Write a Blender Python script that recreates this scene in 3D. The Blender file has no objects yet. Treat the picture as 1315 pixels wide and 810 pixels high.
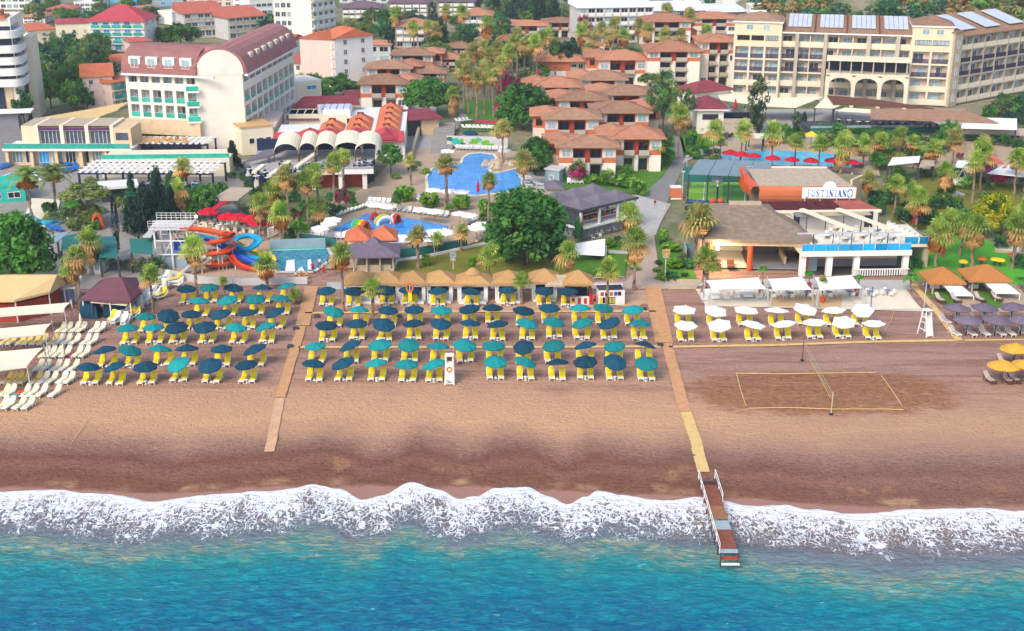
import bpy,math,random
from mathutils import Vector,Matrix,noise
R=math.radians
random.seed(7)
SC=bpy.context.scene
COL=SC.collection
# camera model (pixel of the 1315x810 photo -> world metres)
H,TH,FP,CX,CY=54.0,R(19.5),1626.0,657.5,405.0
ST,CT=math.sin(TH),math.cos(TH)
def G(px,py,z=0.0):
 t=(CY-py)/FP;s=(px-CX)/FP
 dy=CT+t*ST;dz=-ST+t*CT
 k=(z-H)/dz
 return Vector((s*k,dy*k,z))
def V(px,py,Y):
 t=(CY-py)/FP;s=(px-CX)/FP
 dy=CT+t*ST;dz=-ST+t*CT
 return Vector((s*Y/dy,Y,H+Y*dz/dy))
def ppm(p):
 return FP/(p.y*CT+(H-p.z)*ST)
def hgt(px,py_base,py_top):
 g=G(px,py_base);return V(px,py_top,g.y).z
 # materials
MT={}
def lin(c):
 if isinstance(c,str):
  c=tuple(int(c[i:i+2],16)/255 for i in(0,2,4))
  c=tuple(x/12.92 if x<=.04045 else((x+.055)/1.055)**2.4 for x in c)
 return c
def nd(nt,t,**kw):
 n=nt.nodes.new(t)
 for k,v in kw.items():
  if k in n.inputs.keys():n.inputs[k].default_value=v
  else:setattr(n,k,v)
 return n
def newmat(name):
 m=bpy.data.materials.new(name);m.use_nodes=True
 nt=m.node_tree;b=nt.nodes['Principled BSDF']
 MT[name]=m
 return m,nt,b
def M(name,col,rough=.8,var=.18,scale=1.5,bump=0,bscale=12,metal=0,rnd=0,spec=.25,trans=0,emit=0,stretch=None):
 col=lin(col)
 m,nt,b=newmat(name);L=nt.links
 b.inputs['Roughness'].default_value=rough;b.inputs['Metallic'].default_value=metal
 b.inputs['Specular IOR Level'].default_value=spec
 tc=nd(nt,'ShaderNodeTexCoord')
 src=tc.outputs['Object']
 if stretch:
  mp=nd(nt,'ShaderNodeMapping');mp.inputs['Scale'].default_value=stretch
  L.new(src,mp.inputs['Vector']);src=mp.outputs['Vector']
 n1=nd(nt,'ShaderNodeTexNoise',Scale=scale,Detail=6.0,Roughness=.65)
 L.new(src,n1.inputs['Vector'])
 mr=nd(nt,'ShaderNodeMapRange');mr.inputs['From Min'].default_value=.25;mr.inputs['From Max'].default_value=.75
 mr.inputs['To Min'].default_value=1-var;mr.inputs['To Max'].default_value=1+var
 L.new(n1.outputs['Fac'],mr.inputs['Value'])
 val=mr.outputs['Result']
 if rnd:
  oi=nd(nt,'ShaderNodeObjectInfo')
  m2=nd(nt,'ShaderNodeMapRange');m2.inputs['To Min'].default_value=1-rnd;m2.inputs['To Max'].default_value=1+rnd
  L.new(oi.outputs['Random'],m2.inputs['Value'])
  mm=nd(nt,'ShaderNodeMath',operation='MULTIPLY');L.new(val,mm.inputs[0]);L.new(m2.outputs['Result'],mm.inputs[1]);val=mm.outputs[0]
 hs=nd(nt,'ShaderNodeHueSaturation');hs.inputs['Color'].default_value=(*col,1)
 L.new(val,hs.inputs['Value'])
 L.new(hs.outputs['Color'],b.inputs['Base Color'])
 if trans:
  b.inputs['Subsurface Weight'].default_value=0
 if bump:
  n2=nd(nt,'ShaderNodeTexNoise',Scale=bscale,Detail=5.0)
  L.new(src,n2.inputs['Vector'])
  bp=nd(nt,'ShaderNodeBump',Strength=bump,Distance=.05)
  L.new(n2.outputs['Fac'],bp.inputs['Height']);L.new(bp.outputs['Normal'],b.inputs['Normal'])
 if emit:
  b.inputs['Emission Color'].default_value=(*col,1);b.inputs['Emission Strength'].default_value=emit
 return m
def leafmat(name,a,bcol,rough=.6,rnd=.25,sc=.6):
 """leaf colour varying between two greens by place in the crown and from plant to plant"""
 m,nt,b=newmat(name);L=nt.links
 b.inputs['Roughness'].default_value=rough;b.inputs['Specular IOR Level'].default_value=.2
 g=nd(nt,'ShaderNodeTexCoord');n=nd(nt,'ShaderNodeTexNoise',Scale=sc,Detail=3.0)
 oi=nd(nt,'ShaderNodeObjectInfo')
 ad=nd(nt,'ShaderNodeVectorMath',operation='ADD');L.new(g.outputs['Object'],ad.inputs[0]);L.new(oi.outputs['Location'],ad.inputs[1])
 L.new(ad.outputs['Vector'],n.inputs['Vector'])
 mr=nd(nt,'ShaderNodeMapRange');mr.inputs['From Min'].default_value=.36;mr.inputs['From Max'].default_value=.64
 L.new(n.outputs['Fac'],mr.inputs['Value'])
 mx=nd(nt,'ShaderNodeMix',data_type='RGBA');mx.inputs['A'].default_value=(*lin(a),1);mx.inputs['B'].default_value=(*lin(bcol),1)
 mx.inputs[6].default_value=(*lin(a),1);mx.inputs[7].default_value=(*lin(bcol),1)
 L.new(mr.outputs['Result'],mx.inputs[0])
 m2=nd(nt,'ShaderNodeMapRange');m2.inputs['To Min'].default_value=1-rnd;m2.inputs['To Max'].default_value=1+rnd
 L.new(oi.outputs['Random'],m2.inputs['Value'])
 hs=nd(nt,'ShaderNodeHueSaturation');L.new(m2.outputs['Result'],hs.inputs['Value']);L.new(mx.outputs[2],hs.inputs['Color'])
 L.new(hs.outputs['Color'],b.inputs['Base Color'])
 tr=nd(nt,'ShaderNodeBsdfTranslucent');L.new(hs.outputs['Color'],tr.inputs['Color'])
 ms=nd(nt,'ShaderNodeMixShader');ms.inputs[0].default_value=.3
 L.new(b.outputs[0],ms.inputs[1]);L.new(tr.outputs[0],ms.inputs[2])
 L.new(ms.outputs[0],nt.nodes['Material Output'].inputs['Surface'])
 return m
def roofmat(name,a,bcol,freq=3.2):
 """tile courses running down the slope: fine ribs, blotchy weathering"""
 m,nt,b=newmat(name);L=nt.links
 b.inputs['Roughness'].default_value=.85;b.inputs['Specular IOR Level'].default_value=.2
 g=nd(nt,'ShaderNodeTexCoord')
 n=nd(nt,'ShaderNodeTexNoise',Scale=.7,Detail=7.0,Roughness=.7);L.new(g.outputs['Object'],n.inputs['Vector'])
 w=nd(nt,'ShaderNodeTexWave',Scale=freq,Distortion=.6);w.wave_type='BANDS';w.bands_direction='X'
 L.new(g.outputs['Object'],w.inputs['Vector'])
 w2=nd(nt,'ShaderNodeTexWave',Scale=freq*.8,Distortion=.6);w2.bands_direction='Z'
 L.new(g.outputs['Object'],w2.inputs['Vector'])
 oi=nd(nt,'ShaderNodeObjectInfo')
 mr=nd(nt,'ShaderNodeMapRange');mr.inputs['From Min'].default_value=.3;mr.inputs['From Max'].default_value=.7
 L.new(n.outputs['Fac'],mr.inputs['Value'])
 mx=nd(nt,'ShaderNodeMix',data_type='RGBA');mx.inputs[6].default_value=(*lin(a),1);mx.inputs[7].default_value=(*lin(bcol),1)
 L.new(mr.outputs['Result'],mx.inputs[0])
 ad=nd(nt,'ShaderNodeMath',operation='ADD');L.new(w.outputs['Fac'],ad.inputs[0]);L.new(w2.outputs['Fac'],ad.inputs[1])
 m3=nd(nt,'ShaderNodeMapRange');m3.inputs['From Max'].default_value=2;m3.inputs['To Min'].default_value=.8;m3.inputs['To Max'].default_value=1.15
 L.new(ad.outputs[0],m3.inputs['Value'])
 m2=nd(nt,'ShaderNodeMapRange');m2.inputs['To Min'].default_value=.85;m2.inputs['To Max'].default_value=1.12
 L.new(oi.outputs['Random'],m2.inputs['Value'])
 mu=nd(nt,'ShaderNodeMath',operation='MULTIPLY');L.new(m3.outputs['Result'],mu.inputs[0]);L.new(m2.outputs['Result'],mu.inputs[1])
 hs=nd(nt,'ShaderNodeHueSaturation');L.new(mu.outputs[0],hs.inputs['Value']);L.new(mx.outputs[2],hs.inputs['Color'])
 L.new(hs.outputs['Color'],b.inputs['Base Color'])
 bp=nd(nt,'ShaderNodeBump',Strength=.5,Distance=.06);L.new(ad.outputs[0],bp.inputs['Height']);L.new(bp.outputs['Normal'],b.inputs['Normal'])
 return m
def glassmat(name,col,rough=.12,var=.5,scale=.9):
 m=M(name,col,rough=rough,var=var,scale=scale,spec=.6,rnd=.35);return m
for a in(('white','e9e6df',.6,.06,.5),('cream','e6d9bd',.75,.08,.4),('warmwhite','ece2d3',.75,.07,.35),('shade_blue','71858f',.7,.12,.6),('yellowcream','dfd0ac',.75,.08,.35),('pinkwall','d9b2a0',.8,.1,.5),('pinkpale','e2c6b8',.8,.08,.4),('orangewall','c9704a',.8,.12,.5),('redwall','a8432f',.8,.14,.8),('greywall','b3a797',.8,.1,.3),('greypale','c9c6c2',.7,.1,.5),('midgrey','85838a',.7,.12,.6),('darkgrey','46454c',.6,.15,.8),('black','1d1c20',.5,.2,2),('navy','1d2a4c',.6,.15,2),('darkwood','4a2f2a',.7,.25,3),('wood','9a6a48',.75,.25,3),('beigestone','d9bd98',.8,.15,.9),('purple','5b2f63',.6,.15,2),('stone','b9a88f',.85,.2,1.5),('concrete','a7a3a0',.85,.14,.8),('orangepaint','d6562a',.5,.1,1.5),('brown','6d4335',.8,.2,1.5),('rail','3d3550',.5,.2,3),('steel','b9bcc4',.35,.1,2),('bluepaint','1f4fae',.45,.1,1.5),('redpaint','c42a2a',.5,.1,2),('yellowpaint','e8c41e',.5,.08,2),('skin','b9805f',.6,.05,4),('bluecloth','2a6bb5',.8,.1,3),('redcloth','c02038',.8,.12,1.5),('tan','c9a06c',.85,.18,1.2),('whitecloth','e8e8e6',.75,.05,.8),('creamcloth','eadfc0',.8,.07,.5),('sandcloth','dcbb83',.8,.09,.5),('plumcloth','6e4550',.85,.14,.6),('hotelwhite','e8dfd0',.75,.09,.3),('hotelcream','dccfb6',.75,.1,.35),('greycloth','6e6870',.8,.14,.7),('bluegrey','8fa3ad',.6,.12,.7),('greencloth','2c6f6a',.8,.12,.8),('solar','c4cad6',.25,.1,.5),('orangebuoy','d9702c',.6,.1,3),('teakplank','87503c',.8,.4,2.5),('greyplank','9fb0b2',.7,.15,2.5),('limepaint','6fb52c',.6,.1,1),('pinkflat','d81e62',.7,.15,1),('turq','35b6a6',.4,.2,1.2)):
 M(*a)
roofmat('tile_orange','b27458','c99070');roofmat('tile_brown','96705c','b58e6e');roofmat('tile_red','b45a4a','c87460');roofmat('tile_mauve','9a6462','ae7d76',1.4)
roofmat('solar_roof','d4d9e0','f0f1f2',.35);roofmat('tile_vivid','c4603f','d5835c',2.4);roofmat('tile_maroon','7b3440','93474c',1.2);roofmat('tile_purple','6d5360','836a74',1.6);roofmat('tile_crimson','b0404a','c05058',1.2)
glassmat('glass','46505f');glassmat('glass_pale','93a7ae',.2);glassmat('glass_dark','20273a');glassmat('glass_teal','2fa08c',.2,.3);glassmat('glass_blue','1a9ad2',.15,.45)
M('curtain','c8c2b8',.8,.3,2.5,rnd=.3)
M('yellow_mattress','eed016',.75,.07,2,rnd=.07);M('cream_mattress','ebdfba',.75,.06,2,rnd=.06);M('taupe_mattress','bdaea6',.8,.08,2,rnd=.08);M('tan_mattress','e0c069',.8,.08,2,rnd=.08)
M('canopy_navy','0b4257',.75,.15,1.2,rnd=.28);M('canopy_teal','0f7f80',.75,.14,1.2,rnd=.32);M('canopy_white','efece2',.75,.05,1.2);M('canopy_red','c3182f',.75,.12,1.2)
M('thatch','b58c5a',.95,.32,2.2,bump=.9,bscale=7,rnd=.1,stretch=(3,3,.6));M('thatch_orange','b5783f',.95,.3,2.5,bump=.9,bscale=8,stretch=(3,3,.6))
M('thatch_grey','6f6270',.95,.3,2.5,bump=.9,bscale=8,rnd=.12);M('thatch_yellow','d9a23e',.95,.3,2.5,bump=.9,bscale=8);M('sand_worn','cfa580',.95,.2,.7,bump=.4,bscale=6);M('strip_sand','bf9a7c',.95,.2,.7,bump=.4,bscale=6);M('thatch_brown','8d7a68',.95,.35,1.2,bump=1,bscale=5)
M('thatch_pale','b7a48c',.95,.3,1.6,bump=1,bscale=5)
M('trunk_palm','8f7866',.9,.3,4,bump=.8,bscale=9,rnd=.15);M('trunk_bark','5d4636',.9,.3,3,bump=.8,bscale=8,rnd=.15);M('deadfrond','c99c62',.9,.35,1.8,rnd=.25);M('deadfrond_or','b5713a',.9,.35,1.8,rnd=.2)
leafmat('fan','6a9634','bccb62',sc=1.1);leafmat('fan_olive','82964a','c9ba6c',sc=1.1);leafmat('feather','5d8a34','aab65c',sc=1.0);leafmat('banana','2f7a30','6db53c',sc=1.0)
leafmat('ficus','235224','5c9a3c',sc=.7);leafmat('broad','30642f','74a548',sc=.8);leafmat('bluegreen','1f4d45','3f7a58',sc=.7);leafmat('olive','5b7048','8f9a62',sc=.8)
leafmat('euca','4a6a3a','93a050',sc=.6);leafmat('conifer','1d3d33','3f6446',sc=.7);leafmat('cypress','142f2c','2a4f3e',sc=.9);leafmat('hedge','4a8a22','9ac43c',sc=1.2)
leafmat('bougain','c2186e','e0408a',sc=1.2);leafmat('yellowtree','7fa028','e2d62a',sc=.35);leafmat('purpleleaf','5a2848','8a4a6a',sc=1.2);leafmat('oleander','4a6a3a','b58a86',sc=2.5)
leafmat('scrub','5a6a3a','a89a5c',sc=.4);leafmat('scrub_or','8a7a48','c09a5a',sc=.4)
# mesh builder
class MB:
 def __init__(s,T=None):
  s.v=[];s.f=[];s.mi=[];s.mats=[];s.cur=0;s.T=T or Matrix.Identity(4);s.sm=[];s.smooth=False
 def use(s,name):
  if name not in s.mats:s.mats.append(name)
  s.cur=s.mats.index(name);return s
 def add(s,pts,faces):
  o=len(s.v)
  s.v+=[tuple(s.T@Vector(p))for p in pts]
  for f in faces:
   s.f.append([o+i for i in f]);s.mi.append(s.cur);s.sm.append(s.smooth)
  return s
 def q(s,*pts):return s.add(pts,[list(range(len(pts)))])
 def box(s,x0,y0,z0,x1,y1,z1):
  return s.add([(x0,y0,z0),(x1,y0,z0),(x1,y1,z0),(x0,y1,z0),(x0,y0,z1),(x1,y0,z1),(x1,y1,z1),(x0,y1,z1)],[(0,3,2,1),(4,5,6,7),(0,1,5,4),(1,2,6,5),(2,3,7,6),(3,0,4,7)])
 def prism(s,pts,z0,z1):
  n=len(pts)
  if sum(pts[i][0]*pts[(i+1)%n][1]-pts[(i+1)%n][0]*pts[i][1]for i in range(n))<0:pts=pts[::-1]
  a=[(p[0],p[1],z0)for p in pts];b=[(p[0],p[1],z1)for p in pts]
  return s.add(a+b,[list(range(n))[::-1],list(range(n,2*n))]+[(i,(i+1)%n,n+(i+1)%n,n+i)for i in range(n)])
 def tube(s,p0,p1,r0,r1=None,n=6,cap=True):
  r1=r0 if r1 is None else r1
  p0=Vector(p0);p1=Vector(p1);d=(p1-p0)
  if d.length<1e-6:return s
  d.normalize();a=d.orthogonal().normalized();b=d.cross(a)
  pts=[]
  for p,r in((p0,r0),(p1,r1)):
   for i in range(n):
    an=2*math.pi*i/n;pts.append(p+a*math.cos(an)*r+b*math.sin(an)*r)
  fs=[(i,(i+1)%n,n+(i+1)%n,n+i)for i in range(n)]
  if cap:fs+=[list(range(n))[::-1],list(range(n,2*n))]
  return s.add(pts,fs)
 def path(s,pts,r,n=6):
  for a,b in zip(pts,pts[1:]):s.tube(a,b,r if not callable(r)else r(a),None,n)
  return s
 def beam(s,p0,p1,w,h):
  """rectangular bar between two points, w sideways, h up"""
  p0=Vector(p0);p1=Vector(p1);d=(p1-p0).normalized()
  up=Vector((0,0,1))if abs(d.z)<.98 else Vector((0,1,0))
  a=d.cross(up).normalized()*w/2;b=a.cross(d).normalized()*h/2
  return s.add([p0-a-b,p0+a-b,p0+a+b,p0-a+b,p1-a-b,p1+a-b,p1+a+b,p1-a+b],[(0,1,2,3),(4,7,6,5),(0,4,5,1),(1,5,6,2),(2,6,7,3),(3,7,4,0)])
 def lathe(s,prof,n=12,c=(0,0)):
  pts=[];fs=[]
  for r,z in prof:
   for i in range(n):
    an=2*math.pi*(i+.5)/n;pts.append((c[0]+r*math.cos(an),c[1]+r*math.sin(an),z))
  for k in range(len(prof)-1):
   for i in range(n):
    fs.append((k*n+i,k*n+(i+1)%n,(k+1)*n+(i+1)%n,(k+1)*n+i))
  return s.add(pts,fs)
 def hip(s,x0,y0,x1,y1,z,h,ov=.6,th=.18,ridge=None):
  """hipped roof over a rectangle: eave slab and four slopes"""
  x0-=ov;y0-=ov;x1+=ov;y1+=ov
  w=x1-x0;d=y1-y0;m=min(w,d)/2
  if ridge is not None:m=ridge
  if w>=d:a=(x0+m,(y0+y1)/2,z+th+h);b=(x1-m,(y0+y1)/2,z+th+h)
  else:a=((x0+x1)/2,y0+m,z+th+h);b=((x0+x1)/2,y1-m,z+th+h)
  e=[(x0,y0,z+th),(x1,y0,z+th),(x1,y1,z+th),(x0,y1,z+th)]
  u=[(x0,y0,z),(x1,y0,z),(x1,y1,z),(x0,y1,z)]
  s.add(e+[a,b],[(0,1,5,4),(2,3,4,5),(1,2,5),(3,0,4)]if w>=d else[(0,1,4),(1,2,5,4),(2,3,5),(3,0,4,5)])
  s.add(u+e,[(3,2,1,0),(0,1,5,4),(1,2,6,5),(2,3,7,6),(3,0,4,7)])
  return a,b,e
 def mesh(s,name):
  me=bpy.data.meshes.new(name);me.from_pydata(s.v,[],s.f)
  for m in s.mats:me.materials.append(MT[m])
  me.polygons.foreach_set('material_index',s.mi);me.polygons.foreach_set('use_smooth',s.sm);me.update()
  return me
 def build(s,name,parent=None,loc=None,rz=0):
  return put(s.mesh(name),name,parent,loc,rz)
def put(me,name,parent=None,loc=None,rz=0,scale=None,rot=None):
 o=bpy.data.objects.new(name,me);COL.objects.link(o)
 if parent:o.parent=parent
 if loc is not None:o.location=loc
 o.rotation_euler=rot if rot else(0,0,rz)
 if scale is not None:o.scale=scale if hasattr(scale,'__len__')else(scale,)*3
 return o
def tag(o,label=None,cat=None,group=None,kind=None):
 if label:o['label']=label
 if cat:o['category']=cat
 if group:o['group']=group
 if kind:o['kind']=kind
 return o
def root(name,loc,rz=0,label=None,cat=None,group=None):
 o=bpy.data.objects.new(name,None);COL.objects.link(o);o.location=loc;o.rotation_euler=(0,0,rz);o.empty_display_size=.5
 return tag(o,label,cat,group)
def frame(a,b):
 """root frame with x from a to b"""
 a=Vector((a[0],a[1],0));b=Vector((b[0],b[1],0));d=b-a
 return a,math.atan2(d.y,d.x),d.length
def T2(x,y,ang,z=0):return Matrix.Translation((x,y,z))@Matrix.Rotation(ang,4,'Z')
ORD='first second third fourth fifth sixth seventh eighth ninth tenth eleventh twelfth thirteenth fourteenth fifteenth sixteenth'.split()
# camera, light
cam=bpy.data.cameras.new('camera');co=bpy.data.objects.new('camera',cam);COL.objects.link(co)
co.location=(0,0,H);co.rotation_euler=(math.pi/2-TH,0,0)
cam.sensor_fit='HORIZONTAL';cam.sensor_width=36;cam.lens=FP/1315*36;cam.clip_end=6000;cam.clip_start=.5
SC.camera=co
SUN_EL,SUN_AZ=R(42),R(-148)
w=bpy.data.worlds.new('World');SC.world=w;w.use_nodes=True
nt=w.node_tree;bg=nt.nodes['Background']
sky=nt.nodes.new('ShaderNodeTexSky');sky.sky_type='NISHITA';sky.sun_disc=False;sky.sun_elevation=SUN_EL;sky.sun_rotation=SUN_AZ
sky.dust_density=2.0;sky.air_density=1.0
nt.links.new(sky.outputs[0],bg.inputs['Color']);bg.inputs['Strength'].default_value=.15
sl=bpy.data.lights.new('sun','SUN');so=bpy.data.objects.new('sun',sl);COL.objects.link(so)
sl.energy=1.25;sl.angle=R(24);sl.color=(1,.91,.77)
sd=Vector((math.sin(SUN_AZ)*math.cos(SUN_EL),math.cos(SUN_AZ)*math.cos(SUN_EL),math.sin(SUN_EL)))
so.rotation_euler=sd.to_track_quat('Z','Y').to_euler();so.location=(0,0,200)
SC.view_settings.view_transform='Standard';SC.view_settings.look='None';SC.view_settings.exposure=.86;SC.view_settings.gamma=1
SC.render.engine='CYCLES'
SC.cycles.max_bounces=5;SC.cycles.diffuse_bounces=2;SC.cycles.glossy_bounces=2;SC.cycles.transmission_bounces=2;SC.cycles.transparent_max_bounces=4
SC.cycles.use_denoising=True
# beach, sea, ground
SHORE=[(-2500,640),(-300,640),(0,634),(60,632),(130,637),(200,645),(260,639),(330,634),(375,631),(402,626),(436,632),(465,643),(492,638),(530,624),(560,630),(592,644),(612,640),(636,630),(676,629),(700,638),(730,648),(752,640),(768,633),(800,639),(850,645),(890,640),(930,645),(960,651),(1010,650),(1040,655),(1100,659),(1180,655),(1250,653),(1315,656),(1800,658),(4000,660)]
ZSEA=-.75
SHW=[G(x,y,-.55)for x,y in SHORE]
def shoreY(X):
 for a,b in zip(SHW,SHW[1:]):
  if X<=b.x or b is SHW[-1]:
   t=max(0,min(1,(X-a.x)/(b.x-a.x)));t=t*t*(3-2*t)
   return a.y+(b.y-a.y)*t+.35*noise.noise((X*.35,3.1,0))+.15*noise.noise((X*1.1,8.1,0))
_sh={}
def shoreS(X):
 """shore line with the cusps smoothed out"""
 k=round(X)
 if k not in _sh:_sh[k]=sum(shoreY(k+d)for d in range(-6,7,2))/7
 return _sh[k]
def sandz(X,Y):
 y0=113.5
 z=0
 if Y<y0:
  d=y0-Y;z=-.0042*d*d if d<8 else-.0042*64-(d-8)*.0672
 return z
def grid(name,xs,ys,fn,mat,uvf,smooth=True,uv2=None):
 vs=[];uv=[]
 for j,y in enumerate(ys):
  for i,x in enumerate(xs):
   p=fn(x,y);vs.append(p);uv.append(uvf(x,y,p))
 nx=len(xs)
 fs=[(j*nx+i,j*nx+i+1,(j+1)*nx+i+1,(j+1)*nx+i)for j in range(len(ys)-1)for i in range(nx-1)]
 me=bpy.data.meshes.new(name);me.from_pydata(vs,[],fs);me.materials.append(MT[mat])
 ul=me.uv_layers.new(name='d')
 ul.data.foreach_set('uv',[c for f in fs for i in f for c in uv[i]])
 if uv2:
  w2=[uv2(*v)for v in vs];ul=me.uv_layers.new(name='e');ul.data.foreach_set('uv',[c for f in fs for i in f for c in w2[i]])
 me.polygons.foreach_set('use_smooth',[smooth]*len(fs));me.update()
 return put(me,name)
def rng(a,b,s):
 n=max(1,round(abs(b-a)/s));return[a+(b-a)*i/n for i in range(n+1)]
 # sand material: u = X metres, v = metres inland from the water's edge
def ramp(nt,stops):
 r=nt.nodes.new('ShaderNodeValToRGB');e=r.color_ramp.elements
 while len(e)>1:e.remove(e[-1])
 e[0].position=stops[0][0];e[0].color=(*lin(stops[0][1]),1)
 for p,c in stops[1:]:
  k=e.new(p);k.color=(*lin(c),1)
 return r
def mathn(nt,op,a,b=None,clamp=False):
 n=nt.nodes.new('ShaderNodeMath');n.operation=op;n.use_clamp=clamp
 for i,v in enumerate((a,b)):
  if v is None:continue
  if isinstance(v,(int,float)):n.inputs[i].default_value=v
  else:nt.links.new(v,n.inputs[i])
 return n.outputs[0]
def nz(nt,vec,sc,det=5,rough=.6,map_=None,dist=0):
 if map_:
  mp=nd(nt,'ShaderNodeMapping');mp.inputs['Scale'].default_value=map_;nt.links.new(vec,mp.inputs['Vector']);vec=mp.outputs['Vector']
 n=nd(nt,'ShaderNodeTexNoise',Scale=sc,Detail=float(det),Roughness=rough,Distortion=float(dist));nt.links.new(vec,n.inputs['Vector']);return n.outputs['Fac']
def mixc(nt,f,a,b,blend='MIX'):
 n=nt.nodes.new('ShaderNodeMix');n.data_type='RGBA';n.blend_type=blend
 for i,v in((0,f),(6,a),(7,b)):
  if isinstance(v,(int,float)):n.inputs[i].default_value=v
  elif isinstance(v,(str,tuple)):n.inputs[i].default_value=(*lin(v),1)
  else:nt.links.new(v,n.inputs[i])
 return n.outputs[2]
def mrange(nt,v,a,b,c=0,d=1,smooth=False):
 n=nt.nodes.new('ShaderNodeMapRange');n.inputs['From Min'].default_value=a;n.inputs['From Max'].default_value=b;n.inputs['To Min'].default_value=c;n.inputs['To Max'].default_value=d
 if smooth:n.interpolation_type='SMOOTHSTEP'
 nt.links.new(v,n.inputs['Value']);return n.outputs['Result']
m,nt,b=newmat('sand');L=nt.links
b.inputs['Specular IOR Level'].default_value=.15
tc=nd(nt,'ShaderNodeTexCoord');pos=tc.outputs['Object']
uvn=nd(nt,'ShaderNodeSeparateXYZ');L.new(tc.outputs['UV'],uvn.inputs[0])
u,v=uvn.outputs['X'],uvn.outputs['Y']
big=nz(nt,pos,.09,4,.6,(.7,1.6,1));mid=nz(nt,pos,.55,6,.7,(.6,1.5,1));fine=nz(nt,pos,5,5,.75);peb=nz(nt,pos,9,3,.8)
vv=mathn(nt,'ADD',v,mathn(nt,'MULTIPLY',mathn(nt,'SUBTRACT',big,.5),2.6))
vv=mathn(nt,'ADD',vv,mathn(nt,'MULTIPLY',mathn(nt,'SUBTRACT',mid,.5),3.0))
cr=ramp(nt,[(0,'8c6556'),(.03,'8a5e4a'),(.06,'835845'),(.10,'966b58'),(.135,'865c4a'),(.17,'9c7564'),(.215,'b58d74'),(.32,'d1a27c'),(.47,'c69a7c'),(.62,'b68d7b'),(1,'b28c7d')])
L.new(mathn(nt,'DIVIDE',vv,50.0),cr.inputs['Fac'])
col=cr.outputs['Color']
gx=mrange(nt,mathn(nt,'ADD',u,mathn(nt,'MULTIPLY',mathn(nt,'SUBTRACT',big,.5),40.0)),10,34,0,.55,True)
col=mixc(nt,gx,col,mixc(nt,.5,col,'9c7e70'))
row=nz(nt,pos,.35,5,.7,(.12,1.5,1))
inrow=mathn(nt,'MULTIPLY',mrange(nt,v,22,27,0,1,True),mrange(nt,row,.44,.6,0,.7,True))
col=mixc(nt,inrow,col,'8f6857')
vc=G(1055,503)
dx=mathn(nt,'DIVIDE',mathn(nt,'SUBTRACT',u,vc.x),15.0)
pyn=nd(nt,'ShaderNodeSeparateXYZ');L.new(pos,pyn.inputs[0])
dyy=mathn(nt,'DIVIDE',mathn(nt,'SUBTRACT',pyn.outputs['Y'],vc.y),6.2)
dd=mathn(nt,'ADD',mathn(nt,'POWER',mathn(nt,'ABSOLUTE',dx),2.6),mathn(nt,'POWER',mathn(nt,'ABSOLUTE',dyy),2.6))
dd=mathn(nt,'ADD',dd,mathn(nt,'MULTIPLY',mathn(nt,'SUBTRACT',mid,.5),2.2))
court=mrange(nt,dd,.55,1.25,.85,0,True)
col=mixc(nt,court,col,mixc(nt,mrange(nt,nz(nt,pos,1.6,6,.75),.35,.65),'7a4c38','b27c56'))
ton=mathn(nt,'MULTIPLY',mrange(nt,nz(nt,pos,.22,3,.5,(1,.55,1)),.6,.68,0,.7,True),mathn(nt,'MULTIPLY',mrange(nt,v,2.5,4,0,1,True),mrange(nt,v,5,6.5,1,0,True)))
col=mixc(nt,ton,col,'b98a62')
e2=nd(nt,'ShaderNodeUVMap');e2.uv_map='e';e2s=nd(nt,'ShaderNodeSeparateXYZ');L.new(e2.outputs['UV'],e2s.inputs[0])
lipn=mathn(nt,'ADD',e2s.outputs['X'],mathn(nt,'MULTIPLY',mathn(nt,'SUBTRACT',big,.5),2.0))
lipn=mathn(nt,'ADD',lipn,mathn(nt,'MULTIPLY',mathn(nt,'SUBTRACT',mid,.5),.8))
lip=mrange(nt,lipn,.2,1.1,.85,0,True)
spk=mixc(nt,1.0,col,mixc(nt,mrange(nt,peb,.3,.7),(.42,.4,.4),(1.45,1.45,1.43)),'MULTIPLY')
spd=mixc(nt,.75,col,mixc(nt,mrange(nt,fine,.3,.7),(.72,.7,.68),(1.22,1.22,1.2)),'MULTIPLY')
pebz=mrange(nt,vv,9,14,1,0,True)
c2=mixc(nt,pebz,spd,spk)
tip=mathn(nt,'MULTIPLY',mrange(nt,lipn,.7,1.3,0,1,True),mrange(nt,lipn,1.6,2.6,1,0,True))
tip=mathn(nt,'MULTIPLY',tip,mrange(nt,nz(nt,pos,.16,3,.5,(1,.3,1)),.5,.62,0,.75,True))
c2=mixc(nt,lip,c2,'a17a6b')
c2=mixc(nt,tip,c2,'c49e78')
drk=mathn(nt,'MULTIPLY',mathn(nt,'MULTIPLY',pebz,mathn(nt,'SUBTRACT',1.0,lip)),mrange(nt,nz(nt,pos,2.4,7,.8,(.6,1.3,1),.5),.47,.62,0,.55))
c2=mixc(nt,drk,c2,'5d3a2c')
L.new(c2,b.inputs['Base Color'])
L.new(mathn(nt,'SUBTRACT',.95,mathn(nt,'MULTIPLY',lip,.35)),b.inputs['Roughness'])
bp=nd(nt,'ShaderNodeBump',Strength=.9,Distance=.22)
scar=mathn(nt,'SUBTRACT',1.0,mathn(nt,'MULTIPLY',mathn(nt,'ABSOLUTE',mathn(nt,'SUBTRACT',nz(nt,pos,.5,3,.5,(.16,.9,1),.8),.5)),42.0),True)
foot=nd(nt,'ShaderNodeTexVoronoi',Scale=1.5);L.new(pos,foot.inputs['Vector'])
c3=mixc(nt,mathn(nt,'MULTIPLY',mathn(nt,'MULTIPLY',scar,.22),mathn(nt,'SUBTRACT',1.0,pebz)),c2,'d9b594')
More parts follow.
